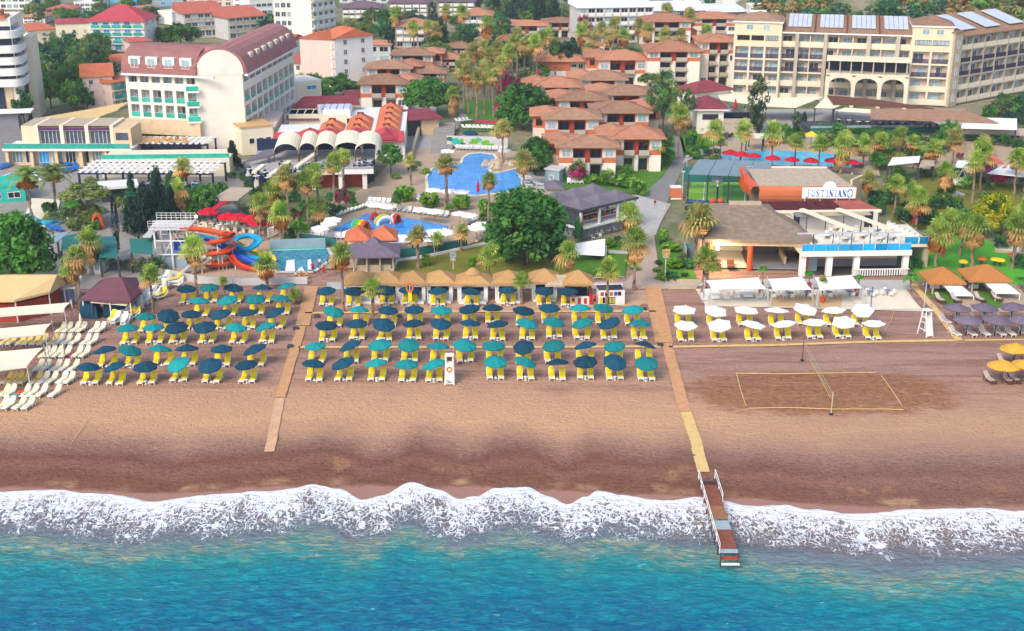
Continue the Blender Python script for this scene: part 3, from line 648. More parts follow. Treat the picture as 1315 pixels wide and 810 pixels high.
 # lifeguard chairs, buoy stand
def guard_tower(px,pyb,label,rz=0,mark=True,cup='orangebuoy'):
 g=G(px,pyb);r=root('lifeguard_chair',g,rz,label,'lifeguard chair','white lifeguard chairs')
 fr=MB().use('white')
 for s in(-1,1):
  fr.beam((s*.5,-.55,0),(s*.36,.15,3.1),.11,.11);fr.beam((s*.5,1.1,0),(s*.36,.7,3.1),.11,.11)
  for z in(.8,1.7,2.5):fr.beam((s*.45,-.45+z*.2,z),(s*.43,1.0-z*.12,z),.07,.07)
 fr.build('frame',r)
 pn=MB().use('white').add([(-.44,-.62,.15),(.44,-.62,.15),(.36,-.12,2.3),(-.36,-.12,2.3)],[(0,1,2,3)]);pn.add([(-.44,-.58,.15),(.44,-.58,.15),(.36,-.08,2.3),(-.36,-.08,2.3)],[(3,2,1,0)]).build('front_panel',r)
 MB().use('white').box(-.45,.0,2.3,.45,.8,2.42).box(-.45,.75,2.42,.45,.85,3.2).box(-.5,0,2.75,-.42,.8,2.82).box(.42,0,2.75,.5,.8,2.82).build('seat',r)
 MB().use('white').box(-.5,-.1,3.2,.5,.9,3.27).build('shade_roof',r)
 MB().use('brown').box(-.3,.6,2.45,.3,.72,3.0).build('backrest',r)
 if mark:
  tor=MB().use(cup)
  for i in range(14):
   a,b_=2*math.pi*i/14,2*math.pi*(i+1)/14
   tor.tube((.24*math.cos(a),-.28+.06*math.sin(a),1.75+.26*math.sin(a)),(.24*math.cos(b_),-.28+.06*math.sin(b_),1.75+.26*math.sin(b_)),.09,None,6)
  tor.build('lifebuoy',r)
  mk=MB().use('black')
  sc_=[(-.3,.55),(-.3,.25),(-.12,.25),(-.1,.42),(-.24,.56),(-.06,.52),(0,.28),(.05,.45),(.1,.28),(.16,.44),(.2,.28),(.3,.36)]
  mk.path([(x,-.64+.22*(z-.15)+.0,z)for x,z in sc_],.03,4);mk.build('lettering',r)
 f=MB().use('steel').tube((.5,.3,2.4),(.5,.3,4.1),.03,None,6);f.build('flag_pole',r)
 MB().use('redpaint').box(.46,.28,3.0,.56,.32,4.0).build('red_flag',r)
guard_tower(577.5,492,'white lifeguard chair with orange buoy in the gap of the seaward umbrella row')
guard_tower(1190,431,'white lifeguard chair on sand beside the diagonal plank path',.4,False)
def pole_sign(px,pyb,pyt,label):
 g=G(px,pyb);h=V(px,pyt,g.y).z;r=root('lifebuoy_stand',g,0,label,'lifebuoy stand');MB().use('white').tube((0,0,0),(0,0,h-.4),.04,None,6).build('pole',r)
 t=MB().use('orangebuoy')
 for i in range(14):
  a,b_=2*math.pi*i/14,2*math.pi*(i+1)/14;t.tube((.42*math.cos(a),-.1,h-.7+.6*math.sin(a)),(.42*math.cos(b_),-.1,h-.7+.6*math.sin(b_)),.12,None,6)
 t.build('ring',r);MB().use('yellow_mattress').box(-.25,-.12,h-2.6,.25,-.06,h-1.4).build('board',r)
pole_sign(527,395,362,'orange lifebuoy on a white pole before the gazebos')
for(x,y,lb)in[(380,423,'small black speaker box beside the bent plank path'),(373,446,'small black box lower down beside the bent plank path'),(848,444,'black drain box where the cross strip meets the jetty path'),(827,398,'small dark box at the jetty path end of the fourth row'),(513,407,'dark mat in front of the fourth umbrella row'),(407,407,'grey mat next to the bent plank path')]:
 g=G(x,y);o=MB().use('darkgrey').box(-.35,-.25,0,.35,.25,.3).box(-.3,-.2,.3,.3,.2,.36).build('equipment_box',None,g);tag(o,lb,'box','small dark boxes on the beach')
 # jetty
a=G(912,640,0);base=Vector((G(907,618,-.1).x,G(907,618,-.1).y,0));tip=G(938,722,-.1)
o0,ang,ln=frame((base.x,base.y),(tip.x,tip.y))
r=root('jetty',(o0.x,o0.y,-.0),ang,'narrow plank jetty with rails running from the beach into the surf','jetty')
secs=[(1.6,5.6,'teakplank'),(5.65,8.3,'wood'),(8.35,9.9,'greyplank'),(9.95,ln-1.4,'teakplank'),(ln-1.38,ln-.7,'greyplank')]
for s0,s1,mt in secs:
 mb=MB().use(mt);k=int((s1-s0)/.19)
 for i in range(k):mb.box(s0+i*.19,-.75+random.uniform(-.03,.03),.05+random.uniform(-.01,.01),s0+i*.19+.165,.75+random.uniform(-.03,.03),.11)
 tag(mb.build('deck',r,(0,0,.25)),'grey deck section' if mt=='greyplank' else 'worn red brown deck section')
MB().use('darkwood').box(.2,-.7,-.1,1.55,.7,.02).build('ramp',r);MB().use('redwall').box(ln-.6,-.7,-.15,ln-.1,.7,-.08).build('end_step',r,(0,0,.2));MB().use('white').box(ln-.05,-.75,-.5,ln+.15,.75,-.38).build('float_step',r,(0,0,.2))
fr=MB().use('darkgrey')
for y in(-.72,.72):fr.beam((.3,y,.22),(ln-.2,y,.22),.1,.16)
for i in range(int(ln/1.7)+1):
 for y in(-.72,.72):fr.tube((.4+i*1.7,y,-1.4),(.4+i*1.7,y,.3),.06,None,6)
fr.build('frame',r)
for y,x0,x1 in((-.78,.2,ln-.9),(.78,.0,4.8)):
 rl=MB().use('white');rl.tube((x0,y,1.15),(x1,y,1.15),.04,None,6);rl.tube((x0,y,.72),(x1,y,.72),.03,None,6)
 k=int((x1-x0)/1.9)
 for i in range(k+1):rl.tube((x0+i*(x1-x0)/k,y,.2),(x0+i*(x1-x0)/k,y,1.15),.035,None,6)
 rl.build('handrail',r)
 # plants
def fan_crown(seed,mat='fan',rad=1.1,n=30):
 rd=random.Random(seed);mb=MB().use(mat)
 for k in range(n):
  az=k*2.39996+rd.uniform(-.3,.3);el=R(rd.uniform(-30,80))if k>6 else R(rd.uniform(45,88))
  mb.use('deadfrond' if el<R(2)and rd.random()<.55 else mat)
  d=Vector((math.cos(az)*math.cos(el),math.sin(az)*math.cos(el),math.sin(el)))
  pl=rd.uniform(.55,.95);side=d.cross(Vector((0,0,1))).normalized();up=side.cross(d)
  o=d*pl+Vector((0,0,-.12*math.cos(el)))
  mb.beam((0,0,0),o,.05,.04)
  fr=rad*rd.uniform(.8,1.1);pts=[o];fs=[];m_=11
  for i in range(m_):
   a=R(-118+236*i/(m_-1));t=fr*(1-.25*abs(a)/2)
   dirn=d*math.cos(a)+side*math.sin(a)
   mid=o+dirn*t*.62+up*.06
   tip=o+dirn*t+Vector((0,0,-.28*t*rd.uniform(.6,1.5)))
   wv=(side*math.cos(a)-d*math.sin(a))*.075
   j=len(pts);pts+=[mid-wv,mid+wv,tip];fs+=[(0,j,j+1),(j,j+2,j+1)]
  mb.add(pts,fs)
 return mb.mesh('crown')
def fan_skirt(seed,mat='deadfrond',ln=1.9,n=34):
 rd=random.Random(seed);mb=MB().use(mat)
 for k in range(n):
  az=k*2.39996+rd.uniform(-.3,.3);z0=rd.uniform(-.9,.05)*ln*.6
  out=rd.uniform(.35,.95);L_=rd.uniform(.6,1.1)
  d=Vector((math.cos(az),math.sin(az),0));s=Vector((-d.y,d.x,0))
  p0=d*.12+Vector((0,0,z0));p1=d*out*.8+Vector((0,0,z0-.15));
  mb.beam(p0,p1,.05,.04);pts=[p1];fs=[]
  for i in range(6):
   a=(i-2.5)/2.5;w_=.28*L_
   mid=p1+s*a*w_*1.2+d*.1+Vector((0,0,-.4*L_));tip=p1+s*a*w_*1.1-d*.12+Vector((0,0,-1.0*L_*rd.uniform(.7,1.1)))
   j=len(pts);pts+=[mid-s*.09,mid+s*.09,tip];fs+=[(0,j,j+1),(j,j+2,j+1)]
  mb.add(pts,fs)
 return mb.mesh('dry_fronds')
def feather_crown(seed,mat='feather',L_=2.6,n=34,leaf=.42,droop=1.0):
 rd=random.Random(seed);mb=MB().use(mat)
 for k in range(n):
  az=k*2.39996;el=R(8+70*(1-k/n)+rd.uniform(-10,10));ln=L_*rd.uniform(.8,1.08);d=Vector((math.cos(az),math.sin(az),0));s=Vector((-d.y,d.x,0))
  pts=[];N=8
  for i in range(N+1):
   t=i/N;pts.append(d*ln*(math.cos(el)*t+.12*t*t)+Vector((0,0,ln*(math.sin(el)*t-.62*droop*t*t))))
  for i in range(N):mb.beam(pts[i],pts[i+1],.05,.04)
  for i in range(1,N*2+1):
   t=i/(N*2);q=min(N-1,int(t*N));p=pts[q].lerp(pts[q+1],t*N-q);fwd=(pts[q+1]-pts[q]).normalized()
   w_=leaf*(1.25-.9*abs(t-.4))
   for sg in(-1,1):
    tip=p+s*sg*w_+fwd*w_*.6+Vector((0,0,-.18*w_+rd.uniform(-.05,.08)))
    mb.add([p-fwd*.06,p+fwd*.06,tip],[(0,1,2)])
 return mb.mesh('crown')
def cloud(seed,mats,n,shape,clumps=40,leaf=.2,spread=.24,flat=.5):
 """crown of many small leaf faces gathered in clumps through a unit volume"""
 rd=random.Random(seed);mb=MB();cs=[]
 while len(cs)<clumps:
  p=shape(rd)
  if p:cs.append((p,rd.choice(mats),rd.uniform(.65,1.25)))
 for m in mats:mb.use(m)
 V_=[];F_=[];MI=[]
 for k in range(n):
  c,m,sz=cs[k%clumps]
  d=Vector((rd.gauss(0,1),rd.gauss(0,1),rd.gauss(0,1)));d.normalize()
  p=Vector(c)+d*spread*sz*(rd.random()**.4)
  nrm=(d+Vector((rd.uniform(-.6,.6),rd.uniform(-.6,.6),rd.uniform(-.2,.9)))).normalized()
  a=nrm.orthogonal().normalized();a.rotate(Matrix.Rotation(rd.random()*6.28,3,nrm));b_=nrm.cross(a)
  l=leaf*rd.uniform(.6,1.25);w_=l*flat
  o=len(V_);V_+=[p-a*l,p-b_*w_+nrm*l*.15,p+a*l,p+b_*w_+nrm*l*.15];F_.append((o,o+1,o+2,o+3));MI.append(mb.mats.index(m))
 mb.v=[tuple(v)for v in V_];mb.f=[list(f)for f in F_];mb.mi=MI;mb.sm=[False]*len(F_)
 return mb.mesh('crown')
def sh_round(rd):
 p=Vector((rd.uniform(-1,1),rd.uniform(-1,1),rd.uniform(-1,1)))
 return None if not .35<p.length<1 else(p.x*.84,p.y*.84,p.z*.78)
def sh_dome(rd):
 p=Vector((rd.uniform(-1,1),rd.uniform(-1,1),rd.uniform(-.45,1)))
 return None if not .5<p.length<1 else(p.x*.86,p.y*.86,p.z*.8)
def sh_cone(rd):
 z=rd.uniform(-1,1);r=.95*(1-(z+1)/2)**.8;a=rd.random()*6.28;q=rd.uniform(.4,1);return(r*q*math.cos(a),r*q*math.sin(a),z*.92)
def sh_spin(rd):
 z=rd.uniform(-1,1);r=.8*(1-abs(z)**2.2)**.6;a=rd.random()*6.28;q=rd.uniform(.3,1);return(r*q*math.cos(a),r*q*math.sin(a),z*.95)
def sh_tall(rd):
 p=Vector((rd.uniform(-1,1),rd.uniform(-1,1),rd.uniform(-1,1)))
 if p.length>1:return None
 k=.55+.45*noise.noise((p.x*2,p.y*2,p.z*2+5));return(p.x*.85*(.75+k*.4),p.y*.85*(.75+k*.4),p.z*.85)
def sh_box(rd):
 p=[rd.uniform(-1,1)for _ in range(3)];i=rd.randrange(3);p[i]=rd.choice((-1,1))if i!=2 else 1
 return(p[0]*.92,p[1]*.92,p[2]*.9)
def sh_umb(rd):
 a=rd.random()*6.28;q=rd.uniform(.1,1)**.5;return(q*math.cos(a)*.9,q*math.sin(a)*.9,.75-.9*q*q+rd.uniform(-.25,.2))
KIND={'ficus':[cloud(s,['ficus','ficus','broad'],7500,sh_dome,170,.066,.19,.6)for s in(1,2)],'broad':[cloud(s,['broad','ficus'],2600,sh_dome,60,.09,.25,.55)for s in(3,4,5)],'blue':[cloud(s,['bluegreen','bluegreen','broad'],2400,sh_round,55,.09,.26,.55)for s in(6,7)],'olive':[cloud(s,['olive','euca'],3000,sh_umb,80,.10,.26,.5)for s in(8,9)],'euca':[cloud(s,['euca','broad','euca','bluegreen'],3400,sh_tall,90,.065,.17,.4)for s in(10,11)],'conifer':[cloud(s,['conifer','conifer','cypress'],3200,sh_cone,100,.11,.24,.5)for s in(12,13)],'pine':[cloud(s,['conifer','olive'],2400,sh_spin,80,.09,.22,.45)for s in(14,15)],'cypress':[cloud(16,['cypress'],1600,sh_spin,70,.085,.2,.35)],'hedge':[cloud(17,['hedge'],3600,lambda rd:(lambda p:(p[0]*.9,p[1]*.9,max(-.8,min(.62,p[2]*1.2)))if .6<(p[0]**2+p[1]**2+p[2]**2)**.5<1 else None)((rd.uniform(-1,1),rd.uniform(-1,1),rd.uniform(-1,1))),180,.11,.13,.7)],'shrub':[cloud(s,['hedge','broad'],900,sh_dome,40,.12,.26,.55)for s in(18,19)],'darkshrub':[cloud(s,['ficus','bluegreen'],900,sh_dome,40,.12,.26,.55)for s in(20,21)],'bougain':[cloud(22,['bougain','bougain','broad'],1100,sh_dome,46,.1,.26,.6)],'oleander':[cloud(23,['oleander','broad'],1100,sh_dome,46,.1,.26,.5)],'yellow':[cloud(24,['yellowtree','yellowtree','broad'],2600,sh_dome,70,.08,.24,.5)],'purple':[cloud(25,['purpleleaf'],700,sh_round,36,.12,.24,.6)],'scrub':[cloud(26,['scrub','broad'],900,sh_dome,36,.12,.28,.5)],'scrub_or':[cloud(27,['scrub_or','scrub'],900,sh_dome,36,.12,.28,.5)],}
def trunk_mesh(seed,limbs=6,lean=.08,sp=.55):
 rd=random.Random(seed);mb=MB().use('trunk_bark');p=Vector((0,0,-.02));top=Vector((lean,.03,.62))
 pts=[p,Vector((lean*.3,.0,.22)),Vector((lean*.5,.02,.42)),top]
 for(a,b_),r in zip(zip(pts,pts[1:]),(1,.8,.65)):mb.tube(a,b_,.055*r,.055*r*.85,7)
 for k in range(limbs):
  az=k*6.28/limbs+rd.uniform(-.3,.3);z=rd.uniform(.3,.55);q=Vector((lean*z,.02,z));e=q+Vector((math.cos(az)*sp*.55,math.sin(az)*sp*.55,rd.uniform(.12,.3)))
  m_=q.lerp(e,.5)+Vector((0,0,.05));mb.tube(q,m_,.03,.022,5);mb.tube(m_,e,.022,.01,5)
 return mb.mesh('trunk')
TRK=[trunk_mesh(s)for s in(1,2,3)]
def tree(px,pyb,pyt,rpx,kind,label,group=None,pyc=None,name=None,cat='tree',trunk=True):
 """base pixel, top pixel, crown radius in pixels"""
 g=G(px,pyb);s=ppm(g);h=V(px,pyt,g.y).z;rr=rpx/s
 vh=(G(px,pyb),0)
 if pyc is None:zb=h*(.28 if kind in('ficus','broad','blue','euca','yellow')else .1)
 else:zb=V(px,pyc,g.y).z
 nm=name or{'conifer':'conifer_tree','pine':'pine_tree','cypress':'cypress_tree','hedge':'hedge','shrub':'shrub','darkshrub':'shrub','bougain':'bougainvillea','oleander':'oleander_bush','purple':'purple_shrub','olive':'olive_tree','scrub':'shrub','scrub_or':'shrub'}.get(kind,'broadleaf_tree')
 if nm in('hedge','shrub','bougainvillea','oleander_bush','purple_shrub')and cat=='tree':cat=nm.replace('_',' ')
 r=root(nm,g,0,label,cat,group)
 if trunk:put(random.choice(TRK),'trunk',r,(0,0,0),random.random()*6,(min(rr*1.0,h*.5),min(rr*1.0,h*.5),max(zb+(h-zb)*.55,.3)))
 dz=(h-zb)/2;bot={'ficus':.62,'broad':.62,'yellow':.62,'shrub':.62,'darkshrub':.62,'bougain':.62,'oleander':.62,'scrub':.62,'scrub_or':.62}.get(kind,1.0)
 k=(h-zb)/(1+bot);put(random.choice(KIND[kind]),'crown',r,(0,0,zb+bot*k),random.random()*6,(rr,rr,k))
 return r
FC={k:[fan_crown(s,m)for s in(1,2,3)]for k,m in(('g','fan'),('o','fan_olive'))}
FS=[fan_skirt(s,m)for s,m in((1,'deadfrond'),(2,'deadfrond'),(3,'deadfrond_or'))]
PT=[]
for s in range(3):
 rd=random.Random(s);mb=MB().use('trunk_palm');q=Vector((0,0,-.02));
 for i in range(6):
  n_=Vector((rd.uniform(-.1,.1)*(i+1)/6,rd.uniform(-.1,.1)*(i+1)/6,(i+1)/6))if i<5 else Vector((0,0,1));mb.tube(q,n_,.5*(1.25 if i==0 else 1-.05*i),.5*(1-.05*(i+1)),8,False);q=n_
 PT.append(mb.mesh('trunk'))
FE=[feather_crown(s)for s in(1,2)];BAN=feather_crown(5,'banana',1.7,18,.55,1.2)
NP=0
def palm(px,pyb,pyc,rpx,label,kind='g',skirt=1.0,tr=.22,group='fan palms around the resort',clear=True):
 """base pixel, crown centre pixel, crown radius in pixels"""
 g=G(px,pyb);s=ppm(g);h=max(.5,V(px,pyc,g.y).z);k=rpx/s/1.38;skirt*=.72;tr*=1.1
 r=root('palm_tree',g,0,label,'palm tree',group);r.rotation_euler=(random.gauss(0,.03),random.gauss(0,.035),0)
 put(random.choice(PT),'trunk',r,(0,0,0),random.random()*6,(tr*2,tr*2,h))
 if kind in 'go':put(random.choice(FC[kind]),'crown',r,(0,0,h),random.random()*6,(k,k,k*random.uniform(.9,1.15)),)
 else:put(random.choice(FE)if kind=='f' else BAN,'crown',r,(0,0,h),random.random()*6,(k*.75,)*3)
 if skirt:put(random.choice(FS),'dry_fronds',r,(0,0,h-.05),random.random()*6,(k*1.05,k*1.05,k*skirt))
 return r
PALMS=[(42,286,226,22,'f',.8,.26,'tall feathery date palm by the blue pool with hanging golden fronds'),(72,272,222,21,'f',.5,.26,'second feathery date palm with orange fruit beside the blue pool'),(118,352,308,17,'g',1.7,.25,'shaggy fan palm rising behind the plum tent'),(103,392,330,17,'g',1.6,.24,'shaggy fan palm in front of the sand coloured tent'),(94,390,346,14,'g',1.5,.2,'shorter shaggy fan palm next to the sand coloured tent'),(197,402,354,14,'g',.7,.16,'thin young palm standing in the heap of spare sunbeds'),(253,380,318,18,'g',1.4,.2,'fan palm in front of the orange spiral slide'),(344,372,340,16,'g',1.2,.2,'fan palm at the foot of the slides by the small pool'),(289,392,362,7,'g',.4,.12,'sapling palm between the top umbrella rows below the slides'),(379,389,379,10,'g',.5,.14,'low young palm beside the bent plank path'),(441,400,327,17,'g',1.2,.2,'fan palm beside the orange roofed beach kiosk'),(479,405,372,15,'g',.6,.16,'palm standing among the gazebo row umbrellas'),(232,285,243,15,'g',1.7,.2,'shaggy palm behind the dark conifers by the slides'),(237,262,215,13,'o',1.0,.2,'grey green palm against the white pergola'),(334,310,262,15,'g',1.6,.2,'shaggy palm at the red parasol terrace'),(362,318,274,15,'g',1.6,.2,'shaggy palm above the lit lamp by the slide pool'),(352,292,244,14,'g',1.4,.2,'palm in front of the concrete terrace deck'),(375,300,226,15,'o',1.2,.2,'tall palm in front of the terrace arches'),(396,298,233,16,'g',1.0,.2,'tall slim palm in front of the vaulted restaurant'),(413,290,222,15,'g',.8,.2,'palm next to the pink bougainvillea by the restaurant'),(429,268,212,14,'g',.8,.2,'palm before the second cream vault'),(441,258,203,14,'g',.7,.2,'palm before the last cream vault of the restaurant'),(414,292,270,13,'g',.2,.18,'short bushy palm beside white pool parasols'),(574,268,212,15,'o',.9,.3,'lone palm with stout trunk between hedge and lagoon pool'),(627,312,232,12,'g',1.0,.22,'palm at the lagoon pool corner beside the ficus'),(672,240,206,16,'o',1.1,.2,'yellowish palm at the lagoon pool beside white loungers'),(645,212,166,15,'o',.8,.24,'yellowish palm on the lagoon pool island'),(528,238,205,9,'o',.6,.18,'small yellow palm on the plaza by the restaurant steps'),(582,163,120,10,'g',2.6,.22,'palm with very long tan skirt by the garden steps'),(537,345,303,14,'o',.7,.28,'palm with stout trunk on the dry lawn behind the gazebos'),(592,322,298,12,'o',.6,.2,'small palm on the lawn edge by the green banner fence'),(561,326,307,10,'g',.2,.16,'young palm by the green banner fence'),(530,328,308,9,'o',.3,.16,'young palm at the kiosk end of the green banner fence'),(628,372,331,16,'g',.8,.18,'palm on the dry lawn behind the cupola gazebo'),(670,390,360,11,'g',.8,.18,'low palm between two gazebos'),(727,368,327,17,'g',1.1,.2,'palm in front of the white screen on the lawn'),(779,392,348,16,'g',.7,.17,'palm in front of the watersports stall'),(811,322,278,18,'g',1.4,.22,'upper shaggy palm beside the cobbled walk'),(814,372,310,19,'g',1.6,.24,'lower shaggy palm beside the cobbled walk'),(895,345,284,26,'o',.5,.55,'big stout fan palm at the corner of the thatched hall'),(905,377,334,19,'g',.7,.5,'stout palm on the terrace before the thatched hall'),(870,205,147,15,'g',1.3,.22,'tall palm beside the walk and the tall airy tree'),(838,218,185,14,'g',1.6,.2,'shaggy palm against the lowest bungalow row'),(913,212,168,14,'g',.4,.18,'palm on the lawn beside the poolside path'),(924,205,183,9,'g',.5,.15,'small red stemmed palm by the hexagonal pool parasols'),(950,212,168,14,'g',.6,.18,'palm at the near end of the curved pool'),(990,214,172,15,'g',1.0,.2,'second palm along the curved pool'),(1020,220,183,13,'g',.4,.18,'third palm along the curved pool'),(1050,222,186,14,'g',.6,.2,'fourth palm along the curved pool'),(1079,222,187,17,'g',1.8,.24,'shaggy golden skirted palm along the curved pool'),(1108,214,186,12,'g',.8,.18,'palm beyond the end of the curved pool'),(1128,215,182,13,'g',.8,.18,'palm in the shrubs behind the sign building'),(1150,212,176,13,'g',1.0,.18,'palm with orange fronds in the shrubbery behind the curved pool'),(1172,215,183,12,'g',1.0,.18,'palm near the red flowering shrubs'),(1112,265,232,13,'o',1.2,.18,'palm right behind the white name sign'),(1148,275,238,14,'g',.7,.2,'palm in the dense group behind the terrace bar'),(1168,268,246,14,'g',.9,.2,'palm leaning over the red roof of the terrace bar'),(1175,298,258,16,'g',1.2,.22,'shaggy palm beside the red and blue figure'),(1213,258,222,15,'g',1.4,.2,'palm with the lit lamp on the green'),(1195,225,192,15,'g',.7,.2,'palm behind the dark pergola on the green'),(1200,352,300,19,'g',1.5,.24,'tall shaggy palm at the terrace bar corner'),(1210,330,284,17,'g',1.2,.22,'second tall palm at the terrace bar corner'),(1247,345,293,20,'g',1.4,.26,'tall palm on the bright lawn behind the first cabana'),(1232,330,288,16,'g',1.2,.22,'palm at the edge of the bright lawn'),(1299,345,292,20,'g',1.2,.26,'tall palm on the bright lawn behind the second cabana'),(1312,320,272,17,'g',.8,.22,'palm at the end of the lawn by the yellow flowering tree'),(1258,250,198,17,'g',1.0,.22,'tall palm before the magenta bougainvillea'),(1248,262,208,14,'g',.8,.2,'second palm before the magenta bougainvillea'),(1302,250,205,15,'g',.9,.22,'tall palm by the white pool shade roofs'),(1314,258,212,14,'g',.6,.22,'last palm by the white pool shade roofs'),(1222,215,180,14,'o',.8,.2,'thick palm below the long white awning'),(1262,200,186,14,'o',1.0,.2,'palm before the pale walkway under the awning'),(1168,374,356,14,'b',0,.12,'low bushy palm at the corner of the white play floor'),(979,372,344,9,'b',0,.08,'banana plant between the first and second white awning'),(1039,374,350,9,'b',0,.08,'banana plant between the second and third white awning'),(1056,386,361,7,'o',.3,.09,'potted yellow palm in an orange pot on the terrace'),(1102,374,356,9,'b',0,.08,'banana plant after the third white awning'),(888,330,318,10,'b',0,.08,'spiky plant beside the thatched hall steps'),(1309,372,358,10,'b',0,.08,'leafy banana plant beside the second cabana'),(1247,372,360,7,'b',0,.08,'leafy plant between the two cabanas'),]
for px,pyb,pyc,rr,kd,sk,tr,lb in PALMS:palm(px,pyb,pyc,rr,lb,kd,sk,tr,'feathery date palms' if kd=='f' else 'broad leaved plants' if kd=='b' else 'fan palms around the resort')
GROVE=[(596,132,76),(607,126,66),(618,120,60),(629,126,72),(640,118,62),(652,122,68),(602,146,92),(612,150,100),(622,148,88),(634,150,98),(645,140,82),(588,140,88),(657,112,54),(664,102,46),(673,106,58),(682,104,52),(690,108,56),(697,98,48),(703,92,44),(712,96,58),(744,82,42),(757,100,60),(763,92,52),(778,84,46),(787,74,33),(800,80,46),(818,70,32),(829,76,40),(752,72,36),(851,86,46),(873,84,46),(905,80,40),(886,58,22),(855,46,14),(772,70,38),(548,70,34),(509,62,18),(532,66,36),(574,58,14),(592,50,16),(560,62,40),(625,78,30)]
for i,(px,pyb,pyc)in enumerate(GROVE):
 palm(px,pyb,pyc,random.uniform(8.5,11.5),'tall fan palm with tan skirt in the grove between bungalow roofs','o' if random.random()<.75 else 'g',random.uniform(1.0,1.9),.22,'palm grove between the bungalows')
